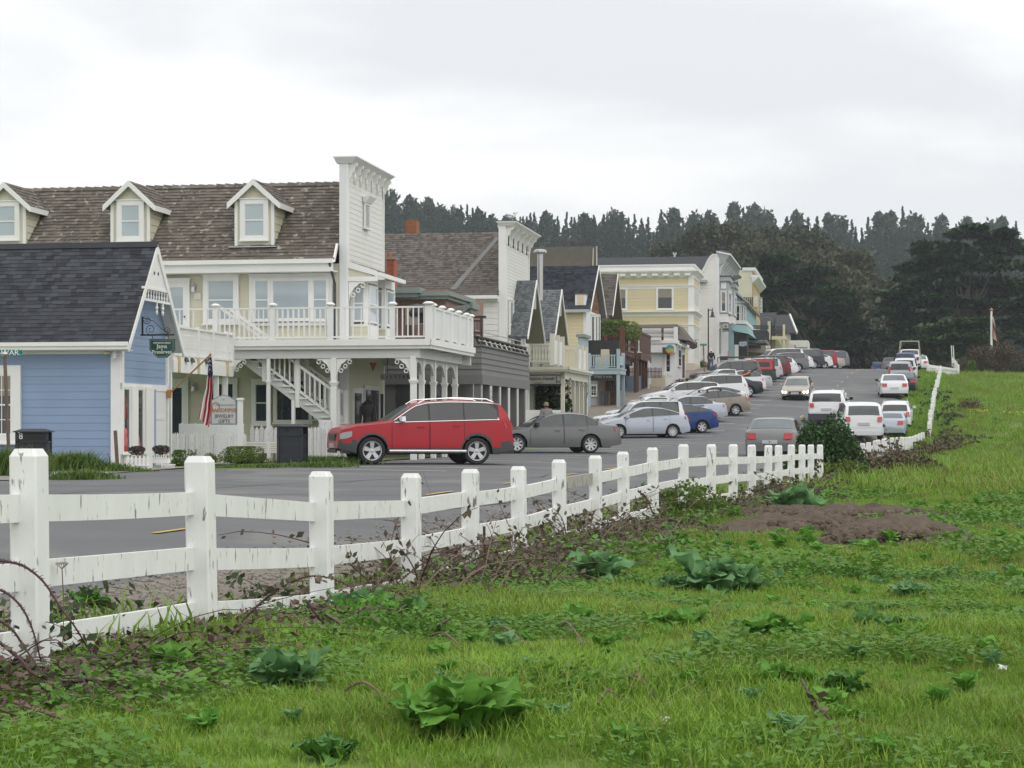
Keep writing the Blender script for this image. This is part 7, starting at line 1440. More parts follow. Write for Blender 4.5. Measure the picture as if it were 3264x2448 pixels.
    # glass over the top surface
    def patch_top(nm,u0,u1,mt,inset=.9,off=.008,nn=8):
        m=MB();rws=[]
        for i in range(nn+1):
            u=u0+(u1-u0)*i/nn;rg=ring(u);t_=top(u);zt=t_-.05;y0=yy(u,zt)*inset;e=.01;sl=(top(min(L,u+e))-top(max(0,u-e)))/(2*e);nl=sqrt(1+sl*sl)
            row=[]
            for k in range(-4,5):y=y0*k/4;q=1-abs(y)/max(.01,yy(u,zt));q2=min(1,max(0,(1-(1-q))**1));z=zt+.05*(sin(min(1,(q)**.62)*pi/2))**.7;row.append((fwd(u)+off*sl/nl,y,z+off/nl))
            rws.append(m.P(row))
        for a,b in zip(rws[:-1],rws[1:]):
            for k in range(8):m.f.append((a+k,a+k+1,b+k+1,b+k))
        return m.build(nm,mt,root,True)
    patch_top('windscreen',*S['ws'],WSH,.86);patch_top('rear_window',*S['rw'],CGL if glass is CGL else (WSH if kind in ('sedan','coupe') else CGL2),.84)
    # lamps, grille, bumper pieces
    zf=T[1][1]
    patch_side('headlamp',[(.05,zf-.19,zf-.06),(.13,zf-.19,zf-.02),(.24,zf-.17,zf-.0),(.36,zf-.12,zf+.02)],HEADON if lights else LAMPC,.012)
    if lights:
        for sg in (-1,1):MB().lathe([(.075,0),(.075,.02)],(0,0,0),12).build('head_lamp_lens',HEADON,root).matrix_local=Matrix.Translation((L/2+.005,sg*hw*.66,zf-.10)) @ Matrix.Rotation(pi/2,4,'Y')
    MB().prism([(-hw*.42,zf-.24),(hw*.42,zf-.24),(hw*.46,zf-.06),(-hw*.46,zf-.06)],0,.03).build('grille',BLACK,root).matrix_local=Matrix.Translation((L/2+.012-(.0),0,0)) @ Matrix.Rotation(pi/2,4,'Z')
    MB().box(L/2-.03,L/2+.02,-hw*.6,hw*.6,.30,.40).build('lower_grille',BLACK,root)
    if near or lights:MB().box(L/2,L/2+.03,-.26,.26,.43,.55).build('front_plate',PLATE,root)
    zb=belt(L-.3)
    if tail == 'tall':
        for sg in (-1,1):
            m=MB();P=[]
            for z in np.linspace(zb-.30,min(zb+.30,H_-.2),6):
                u=L-.02
                while top(u)-.02 < z and u > 1:u -= .01
                P.append((u,z))
            for (u,z),(u2,z2) in zip(P[:-1],P[1:]):y=yy(u,z);y2=yy(u2,z2);m.hexa([(fwd(u)-.02,sg*y*.84,z),(fwd(u)-.02,sg*(y+.008),z),(fwd(u)+.13,sg*(y+.010),z),(fwd(u)+.13,sg*y*.84,z),(fwd(u2)-.02,sg*y2*.84,z2),(fwd(u2)-.02,sg*(y2+.008),z2),(fwd(u2)+.13,sg*(y2+.010),z2),(fwd(u2)+.13,sg*y2*.84,z2)])
            m.build('tail_lamp',TAILR,root)
    else:
        for sg in (-1,1):
            z0,z1=(zb-.26,zb-.05) if kind != 'pickup' else (zb-.32,zb-.06);k=.60 if kind in ('sedan','coupe','hatch') else .74;ue=L-.035
            while top(ue)-.01 < z1 and ue > L-.5:ue -= .01
            y=yy(ue,z1);y0=yy(L-.02,z0)
            MB().hexa([(fwd(L)-.018,sg*y0*k,z0),(fwd(L)-.012,sg*(y0-.03),z0+.01),(fwd(L-.26),sg*(yy(L-.26,z0)+.012),z0+.06),(fwd(L-.2),sg*y0*k,z0),(fwd(ue)-.022,sg*y*k,z1),(fwd(ue)-.018,sg*(y-.02),z1),(fwd(L-.30),sg*(yy(L-.3,z1)+.012),z1-.01),(fwd(L-.2),sg*y*k,z1)]).build('tail_lamp',TAILR,root)
    MB().box(-L/2-.03,-L/2+.1,-.26,.26,.58 if H_ < 1.6 else .78,.70 if H_ < 1.6 else .90).build('number_plate',PLATE,root)
    if plate:text(root,plate,.1,DGREY,Matrix.Translation((-L/2-.035,0,.64 if H_ < 1.6 else .84)) @ Matrix.Rotation(-pi/2,4,'Z') @ Matrix.Rotation(pi/2,4,'X'))
    MB().hexa([(-L/2-.03,-hw*.8,.32),(-L/2+.3,-hw*.95,.32),(-L/2+.3,hw*.95,.32),(-L/2-.03,hw*.8,.32),(-L/2-.04,-hw*.82,.52),(-L/2+.3,-hw*.965,.52),(-L/2+.3,hw*.965,.52),(-L/2-.04,hw*.82,.52)]).build('rear_bumper',CLAD if clad else paint,root)
    um=S['ws'][0]+.28
    for sg in (-1,1):
        z=belt(um)+.06;y=yy(um,z);f=MB();f.box(-.05,.05,.0,.1,-.04,.02)
        m=MB().hexa([(fwd(um)-.06,sg*(y+.06),z-.05),(fwd(um)+.10,sg*(y+.08),z-.05),(fwd(um)+.06,sg*(y+.25),z-.03),(fwd(um)-.05,sg*(y+.25),z-.03),(fwd(um)-.06,sg*(y+.06),z+.10),(fwd(um)+.08,sg*(y+.08),z+.09),(fwd(um)+.04,sg*(y+.24),z+.10),(fwd(um)-.05,sg*(y+.24),z+.10)])
        mm=m.build('door_mirror',CHROME if (near and kind == 'suv') else (BLACK if cladon and kind in ('suv','boxsuv','sedan') and not lights else paint),root);MB().beam((fwd(um),sg*(y-.02),z-.03),(fwd(um),sg*(y+.09),z-.02),.06,.04).build('mirror_stalk',BLACK,mm)
    if rails:
        for sg in (-1,1):
            pts=[]
            for i in range(12):u=S['ws'][1]+.15+(S['rw'][0]-S['ws'][1]-.35)*i/11;z=top(u)-.05;pts.append((fwd(u),sg*(yy(u,z)-.06),top(u)+(.05 if 0 < i < 11 else -.01)))
            MB().tube(pts,.018,6).build('roof_rail',CHROME if near else STEEL,root)
    if rack:
        for q in rack:
            z=top(q);y=yy(q,z-.06);MB().box(fwd(q)-.03,fwd(q)+.03,-y-.02,y+.02,z+.06,z+.09).build('roof_bar',BLACK,root)
            for sg in (-1,1):MB().box(fwd(q)-.05,fwd(q)+.05,sg*y-.03,sg*y+.03,z-.06,z+.09).build('bar_foot',BLACK,root)
    if kind == 'pickup':
        MB().box(fwd(L-.06),fwd(3.3),-hw*.86,hw*.86,1.055,1.065).build('bed_floor',DGREY,root)
        for sg in (-1,1):MB().box(fwd(L-.03),fwd(3.28),min(sg*hw*.87,sg*hw*.955),max(sg*hw*.87,sg*hw*.955),1.0,1.13).build('bed_rail',paint,root)
    return root
def place_left(c,x,y,Z,beta,kind,dim=1.0,rearwheel=True):
    """nearside rear wheel seen at the pixel, at distance Z; returns (centre, heading, tilt)"""
    S=SPEC[kind];hd=pi+radians(beta);X=(px(c,x,y)[0]-CX)/F*Z;fw=Vector((cos(hd),sin(hd)));lf=Vector((-fw.y,fw.x))
    # local: rear wheel at u = fo+wb -> forward offset
    off=fw*(S['L']/2-(S['fo']+S['wb']))*dim+lf*(S['W']/2-.1)*dim;cen=Vector((X,Z)) - off
    rr=Vector((X,Z));fr=rr+fw*S['wb']*dim;zr_,zf_=h(*rr),h(*fr);zc=(zr_+zf_)/2+(h(cen.x,cen.y)-h(*((rr+fr)/2)))*.5
    return (cen.x,cen.y,zc+.015),hd,-atan2(zf_-zr_,S['wb'])
def rear_at(xn,Z,kind,hd=None):
    """car seen from behind: centre of its tail at native column xn and distance Z"""
    S=SPEC[kind];hd=hd if hd is not None else atan2(1,.222);X=(xn-CX)/F*Z;cen=Vector((X,Z))+Vector((cos(hd),sin(hd)))*S['L']/2;a,b=h(X,Z),h(cen.x+cos(hd)*1.5,cen.y+sin(hd)*1.5)
    return (cen.x,cen.y,h(cen.x,cen.y)+.015),hd,-atan2(b-a,S['L']/2+1.5)
def putL(c,x,y,Z,beta,kind,paint,name,label,cat,**k):dm=k.pop('dim',1.0);p,hd,t=place_left(c,x,y,Z,beta,kind,dm);return car(name,kind,paint,label,cat,p,hd,'cars parked at an angle along the shops',dim=dm,tilt=t,**k)
def putR(xn,Z,kind,paint,name,label,cat,hd=None,group='cars parked along the field fence',**k):
    p,h_,t=rear_at(xn,Z,kind,hd);return car(name,kind,paint,label,cat,p,h_,group,tilt=t,**k)
v1=putL('d8',1637,740,53.8,16,'suv',P_RED,'red_suv','red SUV with grey wheel-arch cladding and chrome window trim, nearest of the parked cars','car',near=True,rails=True,glass=CGL)
VR=v1;MB().tube([(x,SPEC['suv']['W']/2+.02,.36) for x in (-1.05,1.05)],.04,6).build('side_step',STEEL,VR)
putL('c6',2022,1275,71.3,15,'sedan',P_GREY,'grey_sedan','warm grey four-door sedan parked beyond the red SUV','car',near=True,spokes=8)
putL('d1',1080,1138,96.5,15,'hatch',P_SIL,'silver_hatchback','pale silver-blue hatchback with ten-spoke wheels parked beyond the grey sedan','car',near=True,spokes=10)
putL('d1',1010,1100,99.4,15,'boxsuv',P_WHT,'white_suv','white SUV with tall red tail lamps just behind the silver-blue hatchback','car',rails=True,tail='tall',dim=.95)
putL('d1',1425,1090,101.6,14,'hatch',P_BLU,'blue_hatchback','deep blue hatchback between the silver-blue hatchback and the beige one','car',spokes=6)
pk=putL('d1',1240,1000,105.0,14,'pickup',P_WHT,'white_pickup','white pickup truck with long bonnet and blue tonneau behind the blue hatchback','pickup truck',dim=1.0)
MB().box(-2.4,-.75,-.82,.82,1.12,1.2).build('tonneau',P_BLU,pk)
putL('d1',1500,960,110,14,'sedan',P_SIL,'pale_blue_sedan','pale blue sedan mostly hidden behind the beige hatchback','car')
putL('d1',1820,900,115,14,'hatch',P_BEI,'beige_hatchback','beige hatchback with black roof bars','car',rack=(1.9,2.7),spokes=6)
putL('d1',1815,835,119,14,'hatch',P_WHT,'white_hatchback','white hatchback showing its sloping tail beyond the beige hatchback','car')
putL('d1',1500,800,122.5,14,'wagon',P_WHT,'white_van','white wagon with a long dark side window beyond the beige hatchback','car',glass=CGL,dim=1.05)
putL('d1',1790,740,126,14,'suv',P_WHT,'white_suv','large white SUV with dark windows beside the dark slate coupe','car',glass=CGL,dim=1.05,rails=True,cladon=False)
putL('d1',1975,640,132.5,14,'coupe',P_DRK,'dark_coupe','dark slate muscle coupe with five-spoke alloy wheels','car',glass=CGL,dim=1.02)
pk2=putL('d1',1985,560,137,14,'pickup',P_WHT,'white_pickup','white pickup truck with cargo in its open bed beyond the dark slate coupe','pickup truck',dim=1.0)
cg=MB();cg.lathe([(.05,-.1),(.28,0),(.3,.3),(.15,.5),(.02,.55)],(-1.5,0,1.1),10);cg.tube([(-.9,-.3,1.15),(-1.6,.1,1.4),(-2.2,.3,1.75)],.07,6);cg=cg.build('cargo_bundle',BLACK);cg.matrix_world=pk2.matrix_basis.copy();tag(cg,'black bundle with orange straps in the bed of the white pickup','bundle');ob=MB().tube([(-.7,.3,1.15),(-1.4,.4,1.35),(-2.1,-.2,1.62)],.06,6).tube([(-1.0,-.5,1.15),(-1.7,-.1,1.5)],.05,6).build('strap',M('orange_strap',(.45,.16,.06),.7),cg)
putL('e8',1075,430,141,14,'sedan',P_LSIL,'silver_sedan','silver sedan with rounded tail beyond the cargo pickup','car')
putL('e8',915,330,145.5,14,'boxsuv',P_BRN,'dark_suv','large dark SUV with silver roof and long tinted rear side glass','car',glass=CGL,rails=True,dim=1.08)
pg=putL('e8',1130,400,149,14,'pickup',P_GRN,'green_pickup','dark green pickup truck with a red camper top and rack','pickup truck',dim=1.02);ct=MB();ct.hexa([(-2.5,-.85,1.1),(-.6,-.85,1.1),(-.6,.85,1.1),(-2.5,.85,1.1),(-2.42,-.7,1.85),(-.6,-.72,1.85),(-.6,.72,1.85),(-2.42,.7,1.85)]);ct=ct.build('camper_top',pmat('bright_red_paint',(.42,.02,.025)),pg);MB().box(-2.1,-1.1,.80,.815,1.3,1.65).build('window',CGL,ct);
m=MB();[m.tube([(x,y,1.1),(x,y,2.05)],.03,5) for x in (-2.4,-.7,1.3) for y in (-.88,.88)];m.tube([(-2.4,.88,2.05),(1.3,.88,2.05)],.03,5);m.tube([(-2.4,-.88,2.05),(1.3,-.88,2.05)],.03,5);m.build('rack',BLACK,pg)
putL('e8',1270,330,153.5,14,'boxsuv',P_LSIL,'silver_suv','silver SUV between the red camper top and the maroon SUV','car',rails=True,dim=1.02)
putL('e8',1400,250,158,14,'boxsuv',P_MAR,'maroon_suv','maroon SUV with rounded rear side window','car',glass=CGL,dim=1.05)
putL('e8',1520,210,163,14,'wagon',P_WHT,'white_wagon','white wagon between the maroon SUV and the mid-grey SUV','car',dim=1.05)
putL('d2',585,402,170,14,'suv',P_CAY,'grey_suv','mid-grey SUV with sloping tail and large alloy wheels near the crest','car',cladon=False,spokes=7,dim=.98)
putL('d2',535,400,175,14,'boxsuv',P_WHT,'white_suv','tall white SUV showing its roof above the mid-grey SUV','car',dim=1.08)
putL('d2',645,400,179,14,'hatch',P_WHT,'white_hatchback','small white hatchback with red tail lamps just before the dark SUV at the crest','car')
putL('d2',735,402,184,14,'boxsuv',P_DRK,'dark_wagon','dark slate SUV at the crest with chrome trimmed rear window','car',rails=True)
putL('d2',835,404,189,14,'hatch',P_WHT,'white_hatchback','white hatchback at the crest, next beyond the dark slate SUV','car')
putL('d2',862,405,195,14,'boxsuv',P_RED,'red_suv','red SUV on the crest between two pale cars','car')
putL('d2',935,405,200,14,'sedan',P_TAN,'cream_sedan','cream sedan half hidden by the crest','car');putL('d2',985,406,205,14,'boxsuv',P_CAY,'grey_suv','grey SUV, the last of the cars parked by the shops','car',rails=True)
# right-hand side, seen from behind
putR(px('d2',312)[0],69,'sedan',P_GREY,'grey_sedan','grey sedan seen from behind through the white fence','car',near=True,plate='R')
putR(px('d2',1215)[0],95.5,'suv',P_WHT,'white_crossover','white crossover with a wide red tail lamp behind the leafy green bush','car',hd=atan2(1,.07),cladon=False,dim=1.05)
putR(px('d2',1475)[0]-8,103,'coupe',P_SIL,'silver_coupe','small silver coupe squeezed behind the white crossover','car',dim=.92)
putR(px('d2',1515)[0],110,'wagon',P_WHT,'white_wagon','white estate wagon with roof rails and dark rear window beyond the silver coupe','car',rails=True,glass=CGL,dim=.98)
putR(px('e7',1610)[0],133,'sedan',P_WHT,'white_sedan','white sedan with triangular red tail lamps parked by the fence','car',hd=atan2(1,.14),dim=1.05)
putR(px('e7',1775)[0],141,'sedan',P_DRK,'dark_sedan','dark grey sedan parked just beyond the white sedan','car')
putR(px('e7',1700)[0],149,'boxsuv',P_LSIL,'silver_suv','silver SUV with tall red tail lamps beyond the dark grey sedan','car',tail='tall')
putR(px('e7',1790)[0],156,'boxsuv',P_WHT,'white_suv','white SUV between the silver SUV and the blue hatchback by the fence','car',glass=CGL)
putR(px('e7',1795)[0],170,'boxsuv',P_BLU,'blue_wagon','bright blue tall hatchback with pale tail lamps near the crest','car',dim=.95)
rk=putR(px('e7',1872)[0],180,'pickup',P_WHT,'white_pickup','white pickup truck with a ladder rack near the crest','pickup truck',dim=1.1)
m=MB();[m.tube([(x,y,1.1),(x-.1,y*.85,2.35)],.04,5) for x in (-2.4,.4) for y in (-.85,.85)];[m.tube([(x,-.75,2.35),(x,.75,2.35)],.05,5) for x in (-2.5,-2.2,-1,.3)];m.tube([(-2.5,.72,2.35),(.3,.72,2.35)],.05,5);m.tube([(-2.5,-.72,2.35),(.3,-.72,2.35)],.05,5);m.build('ladder_rack',M('tan_rack',(.4,.36,.28),.6),rk)
putR(px('e7',2035)[0],187,'sedan',P_WHT,'white_sedan','old white sedan with orange tail lamps beside the white pickup','car')
putR(px('e7',1530)[0],226,'pickup',P_CAY,'grey_pickup','grey pickup truck sinking below the crest','pickup truck',group='cars driving along the street',dim=1.05)
putR(px('e7',1325)[0],246,'boxsuv',P_BLU,'dark_blue_suv','dark blue SUV driving away beyond the crest','car',group='cars driving along the street')
ex=putR(px('d2',860)[0],108.5,'suv',P_WHT,'white_suv','white SUV with black lower bumper driving away up the middle of the road','car',group='cars driving along the street',rails=True,glass=CGL,W=1.98,dim=1.06)
MB().box(-2.5,-2.3,-.9,.9,.3,.62).build('black_bumper',CLAD,ex)
hd=atan2(1,.222)+pi;p=at('d2',553,655,130);L2=2.4;cx_=p.x+.217*L2;cy_=p.y+.976*L2
car('champagne_sedan','sedan',P_TAN,'champagne sedan with lit headlamps driving towards the viewer','car',(cx_,cy_,h(cx_,cy_)+.02),hd,'cars driving along the street',lights=True,tilt=atan2(h(cx_,cy_+2)-h(cx_,cy_-2),4))
# parking bay lines
for i,(Zp) in enumerate([46.5,49.6,57.5,60.5,63.5,66.6,75,78,81,84,87,90,93.5,98,103,108,112.5,117,121,124.5,128.5,135,139,143,147,151.5,156,160.5,166,172.5,177]):
    xc=float(Xc(Zp));a=(xc-8.0,Zp+1.0-2.2*.27);b=(xc-2.9,Zp+2.4*.27+.4);mark(road,'parking_line',a,b,.13,MARKW)
# ================================================================ fences along the field
FZ=[10.6,13.0,15.6,18.2,20.6,22.9,25.2,27.5,29.8,32.1,34.4,36.7,39,41.3,43.6,45.9,48.2,50.4,52.6,54.8]
FX=[('d5',157,48),('d5',1027,85),('d5',1627,162),('d6',492,173),('d6',791,150),('d6',1039,137),('d6',1242,103),('d6',1424,82),('d6',1568,63),('d6',1715,42),('d7',123,25),('d7',261,25),('d7',374,25),('d7',470,27),('d7',548,30),('d7',606,30),('d7',666,27),('d7',722,27),('d7',768,27),('d7',816,27)]
FE=empty('post_and_rail_fence',(0,0,0),0,'white three-rail wooden fence with chipped paint running from the foreground beside the field','fence')
tops=[at(c,x,y,Z) for (c,x,y),Z in zip(FX,FZ)]
d0=tops[0]-tops[1];tops=[tops[0]+d0]+tops
def fence_dir(P,i):
    a=P[max(0,i-1)];b=P[min(len(P)-1,i+1)];return (b-a)
def fpost(par,t,dr,w,Hh,lean=(0,0),mat=FENCEW,cham=.03):
    th=atan2(dr.y,dr.x);c,s_=cos(th),sin(th);m=MB()
    def q(a,b,z):a2,b2=a+lean[0]*(z+Hh),b+lean[1]*(z+Hh);return (t.x+c*a2-s_*b2,t.y+s_*a2+c*b2,t.z+z)
    k=w/2;e=.012
    ring=lambda f,z:[q(*p,z) for p in ((-k*f+e,-k*f),(k*f-e,-k*f),(k*f,-k*f+e),(k*f,k*f-e),(k*f-e,k*f),(-k*f+e,k*f),(-k*f,k*f-e),(-k*f,-k*f+e))]
    rr=[m.P(ring(1,-Hh)),m.P(ring(1,-.04)),m.P(ring(.74,0))]
    for a,b in zip(rr[:-1],rr[1:]):
        for i in range(8):m.f.append((a+i,a+(i+1) % 8,b+(i+1) % 8,b+i))
    m.f.append(tuple(range(rr[-1],rr[-1]+8)));return m.build('post',mat,par)
def frail(par,a,b,hgt,th=.045,mat=FENCEW,sag=0):
    d=(b-a);th_=Vector((d.y,-d.x,0)).normalized()*th/2;n=5;m=MB();rr=[]
    for i in range(n+1):
        t=i/n;p=a.lerp(b,t)+Vector((0,0,-sag*4*t*(1-t)));rr.append(m.P([tuple(p-th_),tuple(p+th_),tuple(p+th_+Vector((0,0,hgt))),tuple(p-th_+Vector((0,0,hgt)))]))
    for x,y in zip(rr[:-1],rr[1:]):
        for i in range(4):m.f.append((x+i,x+(i+1) % 4,y+(i+1) % 4,y+i))
    m.f.append((rr[0],rr[0]+1,rr[0]+2,rr[0]+3));m.f.append((rr[-1]+3,rr[-1]+2,rr[-1]+1,rr[-1]));return m.build('rail',mat,par)
PAINTOFF=M('worn_grey_rail',(.40,.38,.35),.8,.2,4,col2=(.16,.13,.11),thr=.56,sc2=9,stretch=(4,4,.6))
back=Vector((-.97,.24,0)).normalized()
for i,t in enumerate(tops):fpost(FE,t,fence_dir(tops,i),.158,1.32,(U(-.022,.022),U(-.02,.02)))
for i in range(len(tops)-1):
    off=Vector((-.05,.02,0))
    for k,dpt in enumerate((.24,.595,.95)):
        a=tops[i]+off+Vector((0,0,-dpt-.146));b=tops[i+1]+off+Vector((0,0,-dpt-.146+U(-.01,.01)));frail(FE,a,b,.146,sag=U(-.004,.008),mat=PAINTOFF if (k == 0 and i in (7,)) else FENCEW)
# second and third stretches
F2=empty('picket_rail_fence',(0,0,0),0,'second stretch of white fence beyond the leafy green bush, half sunk in brambles','fence');xs2=[1200,1262,1320,1360,1400,1440,1488,1535,1578,1612,1642,1670,1698,1728,1757,1785];ys2=[1095,1085,1068,1060,1052,1045,1040,1036,1035,1035,1035,1030,1022,1012,1000,990]
t2=[at('d2',x,y,88+i*1.05) for i,(x,y) in enumerate(zip(xs2,ys2))]
for i,t in enumerate(t2):fpost(F2,t,fence_dir(t2,i),.19,1.35,(U(-.03,.03),U(-.03,.03)))
for i in range(len(t2)-1):
    for dpt in (.22,.58):frail(F2,t2[i]+Vector((-.05,.02,-dpt-.14)),t2[i+1]+Vector((-.05,.02,-dpt-.14)),.14)
F3=empty('post_and_rail_fence',(0,0,0),0,'white fence climbing the hill in a jagged line beside the parked cars','fence');t3=[]
for i in range(32):
    Z=106+i*2.3;q=i/31;xn=2961+12*sin(q*2.0)+(2987-2961)*q;X=(xn-CX)/F*Z;t3.append(Vector((X,Z,h(X,Z)+1.1)))
for i,t in enumerate(t3):fpost(F3,t+Vector((0,0,U(-.05,.05))),fence_dir(t3,i),.19,1.3,(U(-.04,.04),U(-.04,.04)))
for i in range(len(t3)-1):
    for dpt in (.22,.58,.93):frail(F3,t3[i]+Vector((-.04,.02,-dpt-.14)),t3[i+1]+Vector((-.04,.02,-dpt-.14)),.14)
F4=empty('gate_fence',(0,0,0),0,'short white rail fence crossing at the crest with two thin upright poles','fence')
a4,b4=at('e5',448,915,178),at('e5',845,925,184)
for t in (a4,at('e5',562,965,176),b4):fpost(F4,t,b4-a4,.2,2.0)
for y0,y1,hh_ in ((955,975,.35),(1040,1035,.9)):a,b=at('e5',462,y0+25,178),at('e5',838,y1+60,184);frail(F4,a,b,hh_*.55+.2)
frail(F4,at('e5',590,1090,178),at('e5',838,1100,184),.3)
for x in (757,783):p,q=at('e5',x-2,670,186),at('e5',x+12,900,186);MB().beam(q,p,.07,.07).build('pole',FENCEW,F4)
t5=[at('e5',775+i*14,830+i*18,205-i*4) for i in range(6)]
for i,t in enumerate(t5):fpost(F4,t,Vector((1,1,0)),.15,2.0,(U(-.05,.05),0))
# flagpole
fpz=208;pb_=at('e5',1286,720,fpz);pt_=at('e5',1286,215,fpz);FP=empty('flagpole',(pb_.x,pb_.y,pb_.z),0,'white flagpole with a limp red and white flag above the round thicket','flagpole')
MB().tube([(0,0,-3),(0,0,pt_.z-pb_.z)],.14,8,.1).build('pole',WHITE,FP);MB().lathe([(.02,-.05),(.2,.15),(.02,.35)],(0,0,pt_.z-pb_.z),10).build('ball_finial',GOLD,FP);hh_=pt_.z-pb_.z
V=[];Fc=[]
for j in range(13):
    for i in range(7):z=hh_*(.86-.56*j/12);w_=.12+.55*(j/12)**1.1;V.append((.12+w_*i/6*(.9),.25*sin(i*1.9+j*.5),z-.5*i/6*(j/12)))
for j in range(12):
    for i in range(6):Fc.append((j*7+i,j*7+i+1,(j+1)*7+i+1,(j+1)*7+i))
me=bpy.data.meshes.new('flag_cloth');me.from_pydata(V,[],Fc);me.materials.append(REDC);me.materials.append(WHITE);me.polygons.foreach_set('material_index',[1 if (k % 6) in (1,2,4) else 0 for k in range(72)]);o=bpy.data.objects.new('cloth',me);COL.objects.link(o);o.parent=FP
# ================================================================ people
def person(loc,rz,label,hgt,cloth,legs,skin=(.45,.27,.19),hat=None,pose='walk',logo=False):
    """one continuous skinned body in a walking pose, with head, face, hands and clothes"""
    P=empty('person',loc,rz,label,'person');s=hgt/1.75
    J=dict(pel=(0,0,.95),sp=(0,0,1.15),ch=(0,-.01,1.35),nk=(0,0,1.5),ls=(.19,0,1.42),rs=(-.19,0,1.42),le=(.26,.03,1.16),re=(-.26,-.02,1.16),lw=(.25,-.10,.93),rw=(-.27,.08,.92),lh=(.1,0,.9),rh=(-.1,0,.9),lk=(.11,-.10,.50),rk=(-.10,.03,.50),la=(.10,-.06,.09),ra=(-.10,.16,.12),lt=(.11,-.22,.04),rtt=(-.11,.05,.04))
    def skin_mesh(name,pts,edges,rad,mat,root_i=0,lv=2):
        me=bpy.data.meshes.new(name);me.from_pydata([tuple(Vector(p)*s) for p in pts],edges,[]);o=bpy.data.objects.new(name,me);COL.objects.link(o);o.parent=P;me.materials.append(mat)
        md=o.modifiers.new('skin','SKIN');sv=me.skin_vertices[0].data
        for i,r in enumerate(rad):sv[i].radius=(r*s,r*s) if not isinstance(r,tuple) else (r[0]*s,r[1]*s);sv[i].use_root=(i == root_i)
        sd=o.modifiers.new('sub','SUBSURF');sd.levels=lv;sd.render_levels=lv;return o
    names=['pel','sp','ch','nk','ls','le','lw','rs','re','rw','lh','lk','la','lt','rh','rk','ra','rtt'];idx={n:i for i,n in enumerate(names)}
    E_=[('pel','sp'),('sp','ch'),('ch','nk'),('ch','ls'),('ls','le'),('le','lw'),('ch','rs'),('rs','re'),('re','rw'),('pel','lh'),('lh','lk'),('lk','la'),('la','lt'),('pel','rh'),('rh','rk'),('rk','ra'),('ra','rtt')]
    rad=[(.15,.12),(.14,.115),(.17,.12),.055,.075,.055,.035,.075,.055,.035,.1,.065,.045,.04,.1,.065,.045,.04]
    SK=M('skin',skin,.6,.05);body=skin_mesh('body',[J[n] for n in names],[(idx[a],idx[b]) for a,b in E_],rad,SK)
    jk=['pel','sp','ch','nk','ls','le','lw','rs','re','rw'];E2=[(jk.index(a),jk.index(b)) for a,b in E_ if a in jk and b in jk];jp=[J[n] for n in jk];jp[3]=(0,0,1.46);jp[0]=(0,0,.93)
    skin_mesh('jacket',jp,E2,[(.175,.14),(.165,.14),(.20,.145),.075,.095,.075,.052,.095,.075,.052],cloth)
    tk=['pel','lh','lk','la','rh','rk','ra'];skin_mesh('trousers',[J[n] for n in tk],[(0,1),(1,2),(2,3),(0,4),(4,5),(5,6)],[(.165,.13),.115,.08,.06,.115,.08,.06],legs)
    for sg in ('la','ra'):
        a=Vector(J[sg])*s;m=MB();m.hexa([(a.x-.045*s,a.y-.2*s,a.z-.09*s),(a.x+.045*s,a.y-.2*s,a.z-.09*s),(a.x+.045*s,a.y+.08*s,a.z-.09*s),(a.x-.045*s,a.y+.08*s,a.z-.09*s),(a.x-.035*s,a.y-.17*s,a.z-.02*s),(a.x+.035*s,a.y-.17*s,a.z-.02*s),(a.x+.045*s,a.y+.07*s,a.z+.02*s),(a.x-.045*s,a.y+.07*s,a.z+.02*s)]);m.build('shoe',BRWS,P)
    hc=Vector((0,-.02,1.63))*s;hd_=MB();hd_.lathe([(.005,-.125),(.045,-.115),(.066,-.07),(.075,-.01),(.078,.04),(.068,.09),(.04,.118),(.005,.125)],(0,0,0),16);hd_.v=[(hc.x+v[0]*s,hc.y+v[1]*1.18*s,hc.z+v[2]*s) for v in hd_.v];H2=hd_.build('head',SK,P,True)
    m=MB();m.lathe([(.005,-.02),(.014,0),(.005,.025)],(hc.x,hc.y-.095*s,hc.z-.02*s),6);m.build('nose',SK,H2)
    for sg in (-1,1):MB().lathe([(.002,-.008),(.01,0),(.002,.008)],(hc.x+sg*.03*s,hc.y-.082*s,hc.z+.01*s),6).build('eye',BLACK,H2);MB().box(hc.x+sg*.08*s-.008,hc.x+sg*.08*s+.008,hc.y-.01,hc.y+.03,hc.z-.03,hc.z+.03).build('ear',SK,H2)
    MB().box(hc.x-.022*s,hc.x+.022*s,hc.y-.088*s,hc.y-.08*s,hc.z-.065*s,hc.z-.055*s).build('mouth',BRICK,H2)
    m=MB();m.lathe([(.088,-.01),(.09,.04),(.08,.1),(.045,.135),(.005,.14)],(0,0,0),16);m.v=[(hc.x+v[0]*s,hc.y+.012*s+v[1]*1.18*s,hc.z+v[2]*s) for v in m.v];m.build('cap' if hat else 'hair',hat or BRWS,P,True)
    if hat:MB().hexa([(hc.x-.06*s,hc.y-.18*s,hc.z+.02*s),(hc.x+.06*s,hc.y-.18*s,hc.z+.02*s),(hc.x+.07*s,hc.y-.08*s,hc.z+.03*s),(hc.x-.07*s,hc.y-.08*s,hc.z+.03*s),(hc.x-.055*s,hc.y-.18*s,hc.z+.03*s),(hc.x+.055*s,hc.y-.18*s,hc.z+.03*s),(hc.x+.07*s,hc.y-.08*s,hc.z+.045*s),(hc.x-.07*s,hc.y-.08*s,hc.z+.045*s)]).build('cap_brim',hat,P)
    m=MB();m.lathe([(.08,-.07),(.087,0)],(0,0,0),16);m.v=[(hc.x+v[0]*s,hc.y+.015*s+v[1]*1.15*s,hc.z+v[2]*s) for v in m.v];m.build('hair_back',BRWS,P,True)
